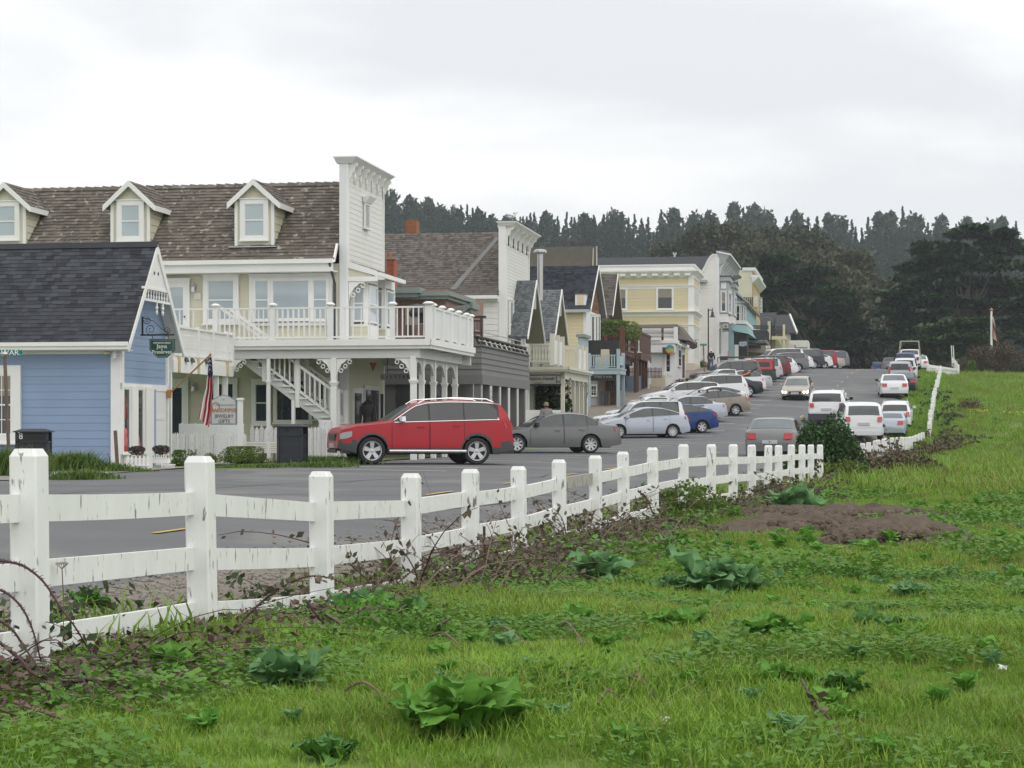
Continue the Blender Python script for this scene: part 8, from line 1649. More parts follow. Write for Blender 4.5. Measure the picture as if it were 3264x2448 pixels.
    for wn,en in (('lw','le'),('rw','re')):      # hands: palm, four fingers, thumb
        wv=Vector(J[wn]);dr=(wv-Vector(J[en])).normalized();sx=1 if wn == 'lw' else -1;fwd_=Vector((0,-1,0));pts=[wv,wv+dr*.05,wv+dr*.09];ed=[(0,1),(1,2)];rd=[.026,.034,.032]
        hm=skin_mesh('hand',pts,ed,rd,SK,lv=1)
        for k in range(4):
            b_=wv+dr*.085+fwd_*(.03-.02*k);f1=b_+dr*(.035,.04,.038,.03)[k]-Vector((sx*.006,0,0));f2=f1+dr*.025-Vector((sx*.018,0,0));skin_mesh('finger',[b_-dr*.03,b_,f1,f2],[(0,1),(1,2),(2,3)],[.009,.009,.0085,.007],SK,lv=1)
        b_=wv+dr*.03+fwd_*.03;skin_mesh('thumb',[b_-fwd_*.02,b_,b_+dr*.03+fwd_*.015,b_+dr*.055+fwd_*.015],[(0,1),(1,2),(2,3)],[.011,.011,.01,.008],SK,lv=1)
    if logo:text(P,'SURF',.09*s,WHITE,Matrix.Translation((0,.165*s,1.38*s)) @ Matrix.Rotation(pi,4,'Z') @ Matrix.Rotation(pi/2,4,'X'),xs=1.3)
    return P
BRWS=M('dark_brown_hair_and_leather',(.035,.02,.012),.6,.2,20);BLKJ=M('black_jacket_cloth',(.012,.012,.015),.85,.2,8);DEN=M('denim',(.06,.10,.19),.9,.2,6);KHA=M('khaki_cloth',(.30,.25,.18),.85,.1,6);TANJ=M('grey_plaid_shirt',(.22,.21,.2),.85,.3,14)
pp=at('g2',1383,1335,171);person((pp.x,pp.y,h(pp.x,pp.y)+.12),pi,'person in black hooded jacket, jeans and white cap walking away up the sidewalk',(1335-905)/6.38/(F/171),BLKJ,DEN,hat=WHITE,logo=False)
MB_=at('g2',1310,1330,170.5);o=MB().prism([(-.17,0),(.16,0),(.11,.22),(.03,.25),(-.05,.13)],0,.2).build('white_bag',WHITE2);o.location=MB_;tag(o,'white bag on the sidewalk beside the walking person','bag')
pp=at('e4',400,1100,84);person((pp.x,pp.y,pp.z-1.66),pi+.4,'person in tan cap and grey shirt, seen over the roof of the grey sedan',1.78,TANJ,KHA,hat=KHA)
pp2=at('e4',235,1165,84.5);o=MB().box(-1.35,1.1,0,.1,-1.1,0).build('sandwich_board',WHITE);o.location=(pp2.x,pp2.y,pp2.z);tag(o,'white low board or counter beside the person in the tan cap','board')
# ================================================================ trees
CYP=leafmat('cypress_foliage',(.006,.024,.008),(.040,.105,.022),scale=.09,tr=.12);EUC=leafmat('eucalyptus_foliage',(.026,.037,.015),(.082,.088,.030),scale=.06,tr=.15);FIR=leafmat('fir_foliage',(.013,.040,.027),(.048,.098,.056),scale=.05,tr=.1);PIN=leafmat('pine_foliage',(.017,.042,.025),(.056,.098,.048),scale=.06,tr=.1)
BARK=M('grey_bark',(.13,.11,.09),.9,.3,1.5)
def clumped(n,centers,radii,jitter=1.0):
    c=np.asarray(centers);r=np.asarray(radii);k=RN.integers(0,len(c),n);d=RN.normal(size=(n,3));d /= np.linalg.norm(d,axis=1)[:,None];d *= (RN.random(n)**.4)[:,None]
    return c[k]+d*r[k]
def tree_conifer(H_,R_,n,mat,link=True,droop=.15,irr=.35,base=.12,sz=(.35,.8)):
    m=MB();m.tube([(0,0,-1),(0,0,H_*.98)],R_*.07+.12,6,.04);tr=m.build('trunk',BARK) if link else mk('trunk',m.v,m.f,BARK,link=False)
    cs,rs=[],[];k=int(H_*3.2)
    for i in range(k):
        q=i/k;z=H_*(base+(1-base)*q);rr=R_*(1-q)**1.05*(1+U(-irr,irr));a=U(0,2*pi)
        for t in (.25,.6,.95):cs.append((rr*t*cos(a),rr*t*sin(a),z-rr*t*droop));rs.append((rr*.24+.12,rr*.24+.12,.3+.02*H_*(1-q)*.5))
    cs.append((0,0,H_*.95));rs.append((.12,.12,1.2));C_=clumped(n,cs,rs);return tr,C_,RN.uniform(*sz,n)*(1.1-.75*np.clip(C_[:,2]/H_,0,1))
def tree_round(H_,R_,n,irr=.4,k=34,flat=.5,base=.3,sz=(.35,.75)):
    cs,rs=[],[]
    for i in range(k):
        a=U(0,2*pi);q=U(0,1)**.8;z=H_*(base+(1-base)*q);rr=R_*max(.10,1-(max(0,q-.1)/.9)**1.6)*U(.1,1);cs.append((rr*cos(a),rr*sin(a),z));s=R_*U(.18,.36);rs.append((s,s,s*flat))
    return clumped(n,cs,rs),RN.uniform(*sz,n),cs
def mktree(name,loc,label,cat,C,S,mat,trunk_parts,group=None,flat=0,aspect=1.6,rz=0,sc=1.0):
    t=empty(name,loc,rz,label,cat,group);t.scale=(sc,sc,sc);trunk_parts.build('trunk',BARK,t);cr=cloud_mesh('crown',C,S,mat,t,flat=flat,aspect=aspect);return t
def copy_thing(root,loc,rz,sc,label,group):
    r=root.copy();COL.objects.link(r);r.location=loc;r.rotation_euler=(0,0,rz);r.scale=(sc[0],sc[0],sc[1]);r['label']=label;r['group']=group
    for ch in root.children:c=ch.copy();COL.objects.link(c);c.parent=r
    return r
# big Monterey cypresses: wide flat tiers on rising limbs
def cypress(c,xb,yb,Z,profile,label,n,depth=9,sz=(.35,.85),th_=14,mt=None):
    """profile: (x px, y px, half width px, half height px) of the foliage tiers as seen; spread in depth as a real crown"""
    b=at(c,xb,yb,Z);t=empty('cypress_tree',(b.x,b.y,h(b.x,b.y)-.5),0,label,'tree',None);o=Vector(t.location);cs,rs,wgt=[],[],[];m=MB();k=1/CROP[c][2]/(F/Z)
    m.tube([(0,0,-1),(.4,.3,th_*.4),(0,.2,th_)],th_*.065,10,.2)
    for (x,y,w,hh_) in profile:
        p=at(c,x,y,Z)-o;W_=w*k;Hh_=hh_*k;nb=max(3,int(W_*1.1))
        for i in range(nb):
            a=U(0,2*pi);q=sqrt(U(0.05,1));cx_,cy_=p.x+W_*q*cos(a),p.y+min(depth,W_)*q*sin(a);cz_=p.z+U(-1,1)*Hh_+.1*W_*q;r_=U(.9,2.1);cs.append((cx_,cy_,cz_));rs.append((r_*1.35,r_*1.2,r_*.30));wgt.append(1)
            if i % 3 == 0:m.tube([(0,0,max(2,cz_*.45)),(cx_*.5,cy_*.5,cz_*.75),(cx_,cy_,cz_-.2)],.16,5,.04)
    m.build('trunk',BARK,t);C=clumped(n,cs,rs);cloud_mesh('crown',C,RN.uniform(*sz,n),mt or CYP,t,flat=.55,aspect=1.9);return t
prR=[(1880,100,130,30),(1930,150,160,25),(1700,110,60,14),(1850,200,260,35),(2050,210,100,25),(1480,225,130,22),(1560,260,180,25),(1420,330,100,22),(1700,300,260,35),(1950,290,230,40),(2180,260,120,40),(1500,370,170,30),(1380,420,110,22),(1700,400,300,40),(2050,400,220,45),(1300,490,90,16),(1480,470,180,30),(1750,500,330,45),(2100,520,230,50),(1330,560,120,20),(1560,580,260,40),(1900,620,330,50),(1200,610,80,14),(1280,680,170,25),(1550,690,260,40),(1900,730,330,50),(2150,660,160,60),(1100,760,100,18),(1300,800,190,30),(1600,830,300,45),(2000,850,300,50),(2150,800,140,60),(1200,880,110,20),(1400,920,230,40),(1700,960,280,45),(2050,980,260,50),(1150,980,110,25),(1350,1040,190,35)]
cypress('e3',1750,1150,262,prR,'huge dark cypress with layered horizontal limbs filling the right background',46000,depth=16)
prL=[(180,330,70,14),(250,360,130,20),(120,410,110,20),(330,440,160,24),(560,415,90,12),(200,500,170,28),(450,520,180,28),(130,600,120,30),(350,610,210,35),(600,600,140,22),(740,590,70,12),(250,710,200,35),(500,700,200,35),(700,700,110,22),(350,800,210,35),(620,800,180,30),(780,760,80,16),(450,890,160,30),(680,890,190,30),(850,860,80,16),(560,970,170,30),(780,960,150,28),(900,930,70,14),(650,1050,170,30),(500,1080,150,30),(850,1060,110,25)]
cypress('e3',480,1150,275,prL,'broad dark cypress standing directly beyond the hotel roofs',34000,depth=14)
prS=[(1700,850,70,14),(1760,840,60,14),(1580,890,110,20),(1500,930,90,16),(1720,930,110,20),(1620,960,150,24),(1800,960,60,20),(1450,990,90,14),(1560,1020,170,24),(1330,1040,90,12),(1420,1060,120,18),(1640,1060,150,26),(1500,1110,160,26),(1620,1130,120,26)]
CY2=leafmat('bright_cypress_foliage',(.016,.042,.012),(.055,.12,.03),scale=.15,tr=.15);cypress('e3',1600,1170,232,prS,'smaller mid-green cypress behind the parked cars near the crest',22000,depth=5,sz=(.2,.42),th_=5,mt=CY2)
# eucalyptus grove, tree by tree
ORD=[('%s from the left' % w) for w in 'first second third fourth fifth sixth seventh eighth ninth tenth eleventh twelfth thirteenth fourteenth fifteenth sixteenth seventeenth eighteenth nineteenth twentieth twenty-first twenty-second twenty-third twenty-fourth twenty-fifth'.split()]
gp_=[('d3',60,300,380,'westernmost'),('d3',200,290,380,''),('d3',330,330,372,''),('d3',460,320,366,''),('d3',620,300,360,''),('d3',740,350,356,''),('d3',860,400,352,''),('d3',560,420,340,''),('d3',400,430,338,''),('d3',960,480,335,''),('d3',1060,500,330,''),('d3',760,480,330,''),('d3',900,600,322,''),('d3',1010,640,318,''),('d3',1130,660,316,''),('d3',1230,700,312,''),('d3',1080,760,308,''),('d3',1180,850,300,''),('d3',1000,880,300,''),('d3',280,440,345,''),('d3',-40,330,382,''),('d3',-130,400,385,''),('d3',-210,440,388,''),('d3',-290,455,390,'')]
for i,(c,x,y,Z,_) in enumerate(gp_):
    p=at(c,x,y,Z);g=h(p.x,p.y);Ht=max(9,p.z-g);C,S,cs=tree_round(Ht,U(8,11),5200,k=50,flat=.62,base=.25,sz=(.35,.75));m=MB()
    m.tube([(0,0,-1),(.3,.2,Ht*.5),(.1,0,Ht*.8)],.5,7,.18)
    for q in cs[::5]:m.tube([(0,0,Ht*.35),(q[0]*.5,q[1]*.5,q[2]*.75),q],.2,5,.06)
    mktree('eucalyptus_tree',(p.x,p.y,g-.5),'rounded brown-green eucalyptus, %s in the grove below the ridge' % ORD[sorted(range(len(gp_)),key=lambda q:gp_[q][1]).index(i)],'tree',C,S,EUC,m,'eucalyptus grove below the ridge')
for k_ in bpy.data.objects:
    pass
# hazy dark underwood behind the crest
UW=leafmat('underwood_leaf',(.020,.030,.018),(.055,.066,.036),scale=.1,tr=.1)
for (c,x,y,Z,w,hh_,lab) in (('d3',1000,1200,285,14,8,'dim brushwood in the gap beyond the crest of the road'),('d3',1150,1150,280,10,8,'dim brushwood right of the road gap beyond the crest'),('d3',850,1180,282,10,9,'dim brushwood left of the road gap beyond the crest')):
    p=at(c,x,y,Z);n=5000;C=RN.normal(size=(n,3))*np.array([w*.5,4,hh_*.35]);C[:,2]=np.abs(C[:,2])+1;e=empty('brushwood',(p.x,p.y,h(p.x,p.y)-1),0,lab,'bush');cloud_mesh('foliage',C,RN.uniform(.3,.7,n),UW,e)
# forest on the ridge: four kinds of tree; skyline trees one by one, the rest one mass
srcs=[]
for i,(Ht,R_,n) in enumerate(((22,5.6,3000),(25,5.0,3000),(19,5.4,2800),(17,6.0,2800))):
    if i < 2:tr,C,S=tree_conifer(Ht,R_,n,FIR,link=False,sz=(.4,.9));mt=FIR
    else:C,S,cs=tree_round(Ht,R_,n,k=44,flat=.95,base=.1,sz=(.4,.85));mt=PIN;m=MB();m.tube([(0,0,-1),(0,0,Ht*.85)],.4,6,.1);[m.tube([(0,0,Ht*.4),q],.15,4,.05) for q in cs[::4]];tr=mk('trunk',m.v,m.f,BARK,link=False)
    cr=cloud_mesh('crown',C,S,mt,link=False);srcs.append((tr,cr))
# masses
for i,(tr,cr) in enumerate(srcs):
    n=1000 if i < 2 else 650;Y=np.r_[RN.uniform(440,700,n//2),RN.uniform(600,700,n-n//2)];X=RN.uniform(-.145,.34,n)*Y+RN.normal(size=n)*3;Z=H(X,Y)-1
    scatter('forest_crowns',np.c_[X,Y,Z],RN.uniform(0,6.28,n),RN.uniform(.8,1.12,n)*np.where(Y > 590,1.34,1),cr,tilt=.03);scatter('forest_trunks',np.c_[X,Y,Z],RN.uniform(0,6.28,n),RN.uniform(.7,1.0,n),tr,tilt=.0)
base_=[]
LBL=('slender dark fir standing in the skyline row on the ridge','tall pointed fir standing in the skyline row on the ridge','round-headed pine standing in the skyline row on the ridge','broad dark pine standing in the skyline row on the ridge')
sky_pts=[(845,420,2),(885,432,2),(925,436,2),(950,450,3),(985,456,3),(1010,470,0),(1035,462,2),(1060,474,3),(1095,472,2),(1130,460,1),(1150,472,0),(1180,466,2),(1205,460,1),(1235,462,0),(1262,470,2),(1285,464,1),(1305,456,0),(1330,462,3),(1345,452,1),(1370,456,0),(1400,462,1),(1428,445,1),(1455,460,2),(1475,464,0),(1500,468,3),(1530,466,2),(1550,462,1),(1585,448,2),(1605,444,0),(1630,452,2),(1655,462,3),(1675,466,0),(1700,460,1),(1720,466,2),(1745,462,0),(1765,460,1),(1790,472,2),(1815,474,3),(1840,468,0),(1875,462,1),(1900,470,2),(1925,468,2),(1950,438,1),(1975,470,3),(2005,474,0),(2035,474,2),(2065,476,1),(2090,478,2),(2112,474,0),(2140,484,3),(2165,478,2),(2195,470,1),(830,425,3)]
ZN=((1090,'above the brown hip roof'),(1300,'above the twin-gable roofs'),(1540,'above the yellow block'),(1880,'above the eucalyptus grove'),(9999,'above the huge right cypress'));sky_pts.sort();zc_n={}
for i,(x,y,k) in enumerate(sky_pts):
    zn=[b for a,b in ZN if x < a][0];zc_n[zn]=zc_n.get(zn,-1)+1;LB_=('slender dark fir','pointed tall fir','round-headed pine','broad dark pine')[k]+' on the skyline, %s %s' % (ORD[zc_n[zn]],zn)
    Z=U(655,690);p=at('w',x,y,Z);g=h(p.x,p.y);Ht=(22,25,19,17)[k];sc=max(.5,(p.z-g)/Ht)
    tr,cr=srcs[k];e=empty('ridge_fir_tree' if k < 2 else 'ridge_pine_tree',(p.x,p.y,g-1),U(0,6),LB_,'tree',('slender firs on the skyline','pointed firs on the skyline','round-headed pines on the skyline','broad pines on the skyline')[k]);e.scale=(min(1.5,sc)*U(.95,1.35),min(1.5,sc)*U(.95,1.35),sc)
    for s_ in (tr,cr):o=s_.copy();COL.objects.link(o);o.parent=e
# leafy bush in the fence gap, thickets
IVY=leafmat('glossy_bush_leaf',(.016,.055,.012),(.065,.15,.03),rough=.45,scale=2,spec=.5)
def thicket(c,x,y,Z,w,dp,hgt,n,mat,s,label,cat='bush',name='bush',canes=0,shape=.5,cm=None,sink=.1):
    p=at(c,x,y,Z);g=float(hg(p.x,p.y));e=empty(name,(p.x,p.y,g-sink),0,label,cat);d=RN.normal(size=(n,3));d /= np.linalg.norm(d,axis=1)[:,None];d[:,2]=np.abs(d[:,2]);rr=(RN.random(n)**.28)*(1+.09*np.sin(d[:,0]*7+d[:,2]*6)+.06*np.sin(d[:,1]*9));C=d*rr[:,None]*np.array([w/2,dp/2,hgt])
    cloud_mesh('foliage',C,RN.uniform(.6,1.3,n)*s,mat,e,aspect=1.3);m=MB()
    for i in range(max(6,canes)):a=U(0,2*pi);q=U(.3,.95);m.tube([(0 if not canes else U(-.4,.4)*w,0,-.2),(w*.25*q*cos(a),dp*.25*sin(a),hgt*.5),(w*.48*q*cos(a),dp*.45*sin(a),hgt*U(.6,.98))],.03 if not canes else .018,4,.008)
    m.build('stem',cm or WOODP,e);return e
thicket('w',1783,1026,57.5,2.3,1.9,1.95,12000,IVY,.075,'dense glossy green leafy bush in the gap of the white fence')
DRYB=leafmat('dry_bramble_leaf',(.06,.045,.025),(.13,.10,.06),scale=1,tr=.1)
thicket('e5',1300,1005,200,7.6,4,3.1,14000,DRYB,.15,'big rounded brown and green thicket at the top of the field',canes=60,cm=M('cane_brown',(.15,.10,.08),.8))
thicket('e5',1020,980,192,1.3,1,1.6,1800,leafmat('lime_leaf',(.05,.11,.012),(.15,.24,.03)),.12,'bright yellow-green shrub against the brown thicket')
thicket('e5',900,980,205,2.6,2,1.9,2500,HEDG,.14,'low green shrub left of the brown thicket');thicket('e5',1680,1010,196,3.6,2,1.9,3000,leafmat('dull_weed',(.05,.05,.03),(.11,.10,.06)),.13,'low brown scrub at the right end of the thicket')
# ================================================================ field plants
GRA=leafmat('field_grass',(.125,.23,.025),(.30,.48,.06),scale=.9,tr=.3);GRA2=leafmat('olive_grass',(.15,.19,.03),(.30,.34,.08),scale=1.2,tr=.3);STR=leafmat('straw',(.24,.19,.10),(.40,.34,.2),tr=.2)
fxs=np.array([t.x for t in tops[1:]]);fzs=np.array([t.y for t in tops[1:]])
def fencex(y):return np.interp(y,np.r_[0,fzs,88,104,180,400],np.r_[tops[0].x-2.0,fxs,at('d2',1200,1,88).x,at('d2',1785,1,104).x,36.5,85])
def tuft(n,hgt,r,w,mat,spread=.3):
    V=np.empty((n,2,4,3));base=np.c_[RN.normal(size=(n,2))*r,np.zeros(n)];th=RN.uniform(0,2*pi,n);hh_=hgt*RN.uniform(.4,1.15,n);dx=np.c_[np.cos(th),np.sin(th),np.zeros(n)];sd=np.c_[-np.sin(th),np.cos(th),np.zeros(n)]*w
    a=base+dx*(hh_*.2)[:,None];a[:,2]+=hh_*.6;b=base+dx*(hh_*spread*1.8)[:,None];b[:,2]+=hh_*RN.uniform(.7,1.0,n)
    V[:,0,0]=base-sd;V[:,0,1]=base+sd;V[:,0,2]=a+sd*.8;V[:,0,3]=a-sd*.8;V[:,1,0]=a-sd*.8;V[:,1,1]=a+sd*.8;V[:,1,2]=b+sd*.12;V[:,1,3]=b-sd*.12
    return npmesh('tuft',V.reshape(-1,3),4,mat,link=False)
def rnd_field(n,y0,y1,pw=1.0,left=None,wid=.275):
    Y=y0+(y1-y0)*RN.random(int(n*1.6))**pw;X=RN.uniform(-1,1,len(Y))*(wid*Y+2.5);k=X > fencex(Y)-.12 if left is None else (X < fencex(Y)+.1) & (X > Xc(Y)+3.3)
    return X[k][:n],Y[k][:n]
def soil_mask(X,Y):     # bare earth patches: 1 where soil shows
    v=np.zeros(len(X))
    for (cx_,cy_,a,b) in SOIL:v=np.maximum(v,1-(((X-cx_)/a)**2+((Y-cy_)/b)**2))
    return v
sp=[onground('d7',880,470),onground('d7',1080,410),onground('d7',700,400),onground('d7',1150,520),onground('d7',1650,545)]
SOIL=[(sp[0].x,sp[0].y,2.1,1.5),(sp[1].x,sp[1].y,1.5,1.4),(sp[2].x,sp[2].y,1.1,1.3),(sp[3].x,sp[3].y,.9,.6),(sp[4].x,sp[4].y,.4,.4)]
def noise2(X,Y,s):return .5+.25*np.sin(X*s*1.3+1.7*np.sin(Y*s*.8))+.25*np.cos(Y*s*1.1+X*s*.5+2*np.sin(X*s*.6))
# ---------------------------------------------------------------- leafy plants, leaf by leaf
LF1=leafmat('mustard_leaf',(.10,.26,.035),(.22,.44,.08),scale=6,tr=.35,rough=.6,spec=.2);LF2=leafmat('blue_green_leaf',(.11,.25,.09),(.22,.40,.17),scale=6,tr=.3,rough=.6,spec=.2);VEIN=M('pale_leaf_vein',(.22,.36,.15),.5,.05);LF3=leafmat('dark_leaf',(.05,.15,.03),(.12,.27,.05),scale=6,tr=.25);DEAD=leafmat('withered_leaf',(.10,.05,.035),(.2,.13,.08),scale=6,tr=.1)
def leaf_mesh(name,L,W,bend,wave,mat,nl=9,nw=4,fold=.25):
    V=[];Fc=[];mi=[]
    for i in range(nl+1):
        t=i/nl;w=W/2*(sin(pi*min(1,t*.92+.06))**.75)*(.35+.65*min(1,t*1.6)) if t < .97 else W*.04;x=L*t*(1-.12*bend*t);z=L*(.45*t-bend*t*t*.75)
        for j in range(-nw,nw+1):s=j/nw;V.append((x,w*s*(1+.10*sin(i*2.1+j)),z+fold*w*abs(s)+wave*W*sin(t*14+j*1.3)*abs(s)**2))
    k=2*nw+1
    for i in range(nl):
        for j in range(k-1):a=i*k+j;Fc.append((a,a+1,a+k+1,a+k));mi.append(0)
    for i in range(nl):      # pale midrib and side veins, a little proud
        a=V[i*k+nw];b=V[(i+1)*k+nw];r=W*.018*(1-.7*i/nl);q=len(V);V+=[(a[0],a[1]-r,a[2]+.003),(a[0],a[1]+r,a[2]+.003),(b[0],b[1]+r,b[2]+.003),(b[0],b[1]-r,b[2]+.003)];Fc.append((q,q+1,q+2,q+3));mi.append(1)
        if 1 < i < nl-1:
            for sg in (-1,1):c=V[min(nl,i+1)*k+nw+sg*(nw-1)];e=V[i*k+nw];q=len(V);V+=[(e[0],e[1],e[2]+.003),(e[0]+r*1.2,e[1],e[2]+.003),(c[0]+r*.4,c[1],c[2]+.004),(c[0],c[1],c[2]+.004)];Fc.append((q,q+1,q+2,q+3));mi.append(1)
    me=bpy.data.meshes.new(name);me.from_pydata(V,[],Fc);me.materials.append(mat);me.materials.append(VEIN);me.polygons.foreach_set('material_index',mi);me.shade_smooth();return me
LM={}
for key,mt in (('a',LF1),('b',LF2),('c',LF3)):LM[key]=[leaf_mesh('leaf',.95,.56,.6,.12,mt),leaf_mesh('leaf',.9,.66,.3,.15,mt),leaf_mesh('leaf',1,.46,.9,.09,mt)]
def leafy(c,x,y,wpx,kind,n,label,up=.5,cat='plant',name='leafy_plant'):
    p=onground(c,x,y);s=wpx/CROP[c][2]/(F/p.y)/2;e=empty(name,(p.x,p.y,p.z-.02),0,label,cat)
    n=int(n*2.6)
    for i in range(n):
        q=i/n;a=i*2.4+U(-.3,.3);o=bpy.data.objects.new('leaf',LM[kind][i % 3]);COL.objects.link(o);o.parent=e;L=s*(1.5-.5*q)*U(.7,1.2);o.scale=(L,L*U(.8,1.2),L);el=.45+up*1.3*q+U(-.2,.2);o.rotation_euler=(U(-.35,.35),-el,a);rr_=s*.5*sqrt(R()) if i % 3 else s*.06;b_=U(0,6.28);o.location=(cos(b_)*rr_,sin(b_)*rr_,.01)
    return e
plants=[('d5',1420,1260,430,'b',16,'large pale-veined leafy plant right in front of the third fence post',.5),('d5',1760,1120,150,'c',8,'dark leaves tucked at the right foot of the third fence post',.5),
 ('d5',880,1190,300,'a',10,'broad green leaves between the first and second fence posts',.7),('d5',470,880,260,'c',10,'dark green leaves growing behind the lowest rail at the left',.7),('d5',1090,1210,180,'a',8,'upright green leaf rosette at the foot of the second fence post',.7),
 ('d6',230,900,260,'b',14,'tall leafy plant standing between the third and fourth posts',.9),('d6',450,915,240,'c',10,'dark leafy plant at the foot of the fourth post',.6),('d6',700,1480,560,'a',24,'very large leafy rosette in the centre foreground',.45),('d6',950,1440,330,'a',12,'leafy rosette touching the right side of the large central one',.4),
 ('d6',1380,950,230,'a',12,'bright green leafy plant below the dry brambles',.6),('d6',1430,740,340,'b',14,'wide leafy plant among dry canes by the middle of the fence',.6),('d6',1560,1560,240,'a',10,'low leaves at the lower right of the central rosette',.4),('d6',80,1640,300,'c',12,'leafy plant cut by the bottom edge near the left',.4),('d6',1510,1110,130,'a',7,'small leaf rosette alone in the middle grass',.4),('d6',1230,1150,110,'b',6,'tiny leaf pair in the grass left of centre',.6),
 ('d7',310,800,420,'b',20,'wide blue-green leafy clump left of the middle field',.5),('d7',60,790,200,'b',10,'blue-green plant just left of the wide leafy clump',.5),('d7',590,1050,340,'a',18,'rounded cabbage-like plant in the middle right',.7),('d7',100,990,300,'a',14,'spreading bright plant left of the cabbage-like plant',.4),('d7',1270,820,210,'b',10,'grey-green leafy plant right of centre in the field',.6),
 ('d7',990,800,130,'a',7,'small leafy plant between two larger ones, beyond the cabbage-like plant',.5),('d7',1100,1000,270,'c',14,'dark crinkled leafy plant right of the cabbage-like plant',.5),('d7',1440,980,220,'b',9,'plant with pale blue-green leaves and a brown stalk at the right',.5),('d7',680,390,280,'b',14,'big cabbage-like plant with white ribs beside the soil heap and fence end',.8),
 ('d7',620,1250,230,'a',10,'tall-leaved plant in the lower right grass',.8),('d7',930,1290,260,'c',12,'dark leafy patch below the crinkled plant',.4),('d7',970,1440,200,'a',10,'bright rosette near the bottom right',.4),('d7',840,450,110,'b',6,'single young plant growing on the soil heap',.9),('d7',1520,250,130,'a',6,'small plant in the upper right grass',.4),('d7',1250,280,90,'c',6,'dark small plant in the far grass',.4),('d7',1600,290,80,'c',6,'second dark small plant in the far grass, further right',.4),('d7',1820,720,160,'a',8,'leafy plant cut by the right edge of the field',.4),('d7',1820,820,150,'c',8,'dark plant at the right edge below the leafy one',.5),('d7',60,580,180,'b',8,'plant with large leaf at the foot of the eleventh post',.6)]
wv=[];wf=[]
for i in range(11):
    me=LM['a'][i % 3] if i % 2 else LM['b'][i % 3];T=Matrix.Rotation(i*2.4,4,'Z') @ Matrix.Rotation(-.5-.07*i,4,'Y') @ Matrix.Scale(.14*U(.7,1.2),4);b_=len(wv);wv+=[tuple(T @ v.co) for v in me.vertices];wf+=[tuple(b_+k for k in p.vertices) for p in me.polygons]
wd1=mk('weed',wv,wf,LF1,link=False);wd2=mk('weed',wv,wf,LF2,link=False)
PLN=[]
for a in plants:
    e=leafy(*a[:6],a[6],a[7]);PLN.append((e.location.x,e.location.y,a[3]/CROP[a[0]][2]/(F/e.location.y)*.42))
def grass_layer(n,y0,y1,src,s0,s1,pw,lab,dens=None,left=None):
    X,Y=rnd_field(n,y0,y1,pw,left);k=(soil_mask(X,Y) < .05+.25*RN.random(len(X))) | (RN.random(len(X)) < .10)
    if dens is not None:k &= RN.random(len(X)) < dens(X,Y)
    for (q0,q1,q2) in PLN:k &= ((X-q0)**2+(Y-q1)**2) > q2*q2*(.4+.5*RN.random(len(X)))
    X,Y=X[k],Y[k];Z=hg(X,Y)-.01;sc=(s0+(s1-s0)*RN.random(len(X)))*(.55+.75*noise2(X,Y,1.1));scatter('field_grass',np.c_[X,Y,Z],RN.uniform(0,6.28,len(X)),sc,src,lab)
tA1=tuft(26,.115,.05,.0028,GRA);tA2=tuft(22,.15,.06,.003,GRA2);tA3=tuft(40,.16,.13,.006,GRA);tA4=tuft(30,.2,.13,.007,GRA2);tS=tuft(7,.26,.05,.0022,STR,.8)
grass_layer(32000,7,18,tA1,.5,1.1,.62,'short bright green grass of the field nearest the viewer')
grass_layer(9000,7,18,tA2,.4,1.0,.62,'olive green grass mixed through the near field',lambda X,Y:noise2(X,Y,.7)*.9)
grass_layer(24000,17,45,tA3,.35,.75,.75,'green grass of the middle field',lambda X,Y:.35+.65*noise2(X,Y,.5))
grass_layer(15000,17,45,tA4,.3,.7,.75,'dull green and straw-tinted grass of the middle field',lambda X,Y:1-noise2(X,Y,.5)*.6)
grass_layer(26000,44,200,tA3,1.3,2.6,.85,'green grass of the far field climbing to the crest',lambda X,Y:.35+.65*noise2(X,Y,.2));grass_layer(14000,44,200,tA4,1.3,2.4,.85,'faded grass of the far field',lambda X,Y:1-.9*noise2(X,Y,.2))
grass_layer(2200,7,40,tS,.35,.9,.7,'dry straw stalks lying in the grass',lambda X,Y:noise2(X,Y,.9)**2)
grass_layer(5200,8,110,tA3,.8,1.6,.8,'weedy grass strip between the fence and the gravel shoulder',left=True)
for (sr,nn,y0,y1,s0,s1,lb) in ((wd1,420,8,26,.4,1.1,'small bright leafy weeds dotted over the near field'),(wd2,260,8,30,.4,1.2,'small grey-green leafy weeds dotted over the near field'),(wd1,500,24,70,.8,1.9,'leafy weeds dotted over the middle field')):
    X,Y=rnd_field(nn,y0,y1,.8);scatter('weeds',np.c_[X,Y,hg(X,Y)],RN.uniform(0,6.28,len(X)),RN.uniform(s0,s1,len(X)),sr,lb)
# far verge between parked cars and the climbing fence
X=[];
n=9000;Y=RN.uniform(100,190,n);X=Xc(Y)+RN.uniform(5.9,7.2,n);scatter('verge_grass',np.c_[X,Y,H(X,Y)],RN.uniform(0,6.28,n),RN.uniform(1.4,3.2,n),tA3,'overgrown green verge in front of the climbing fence')
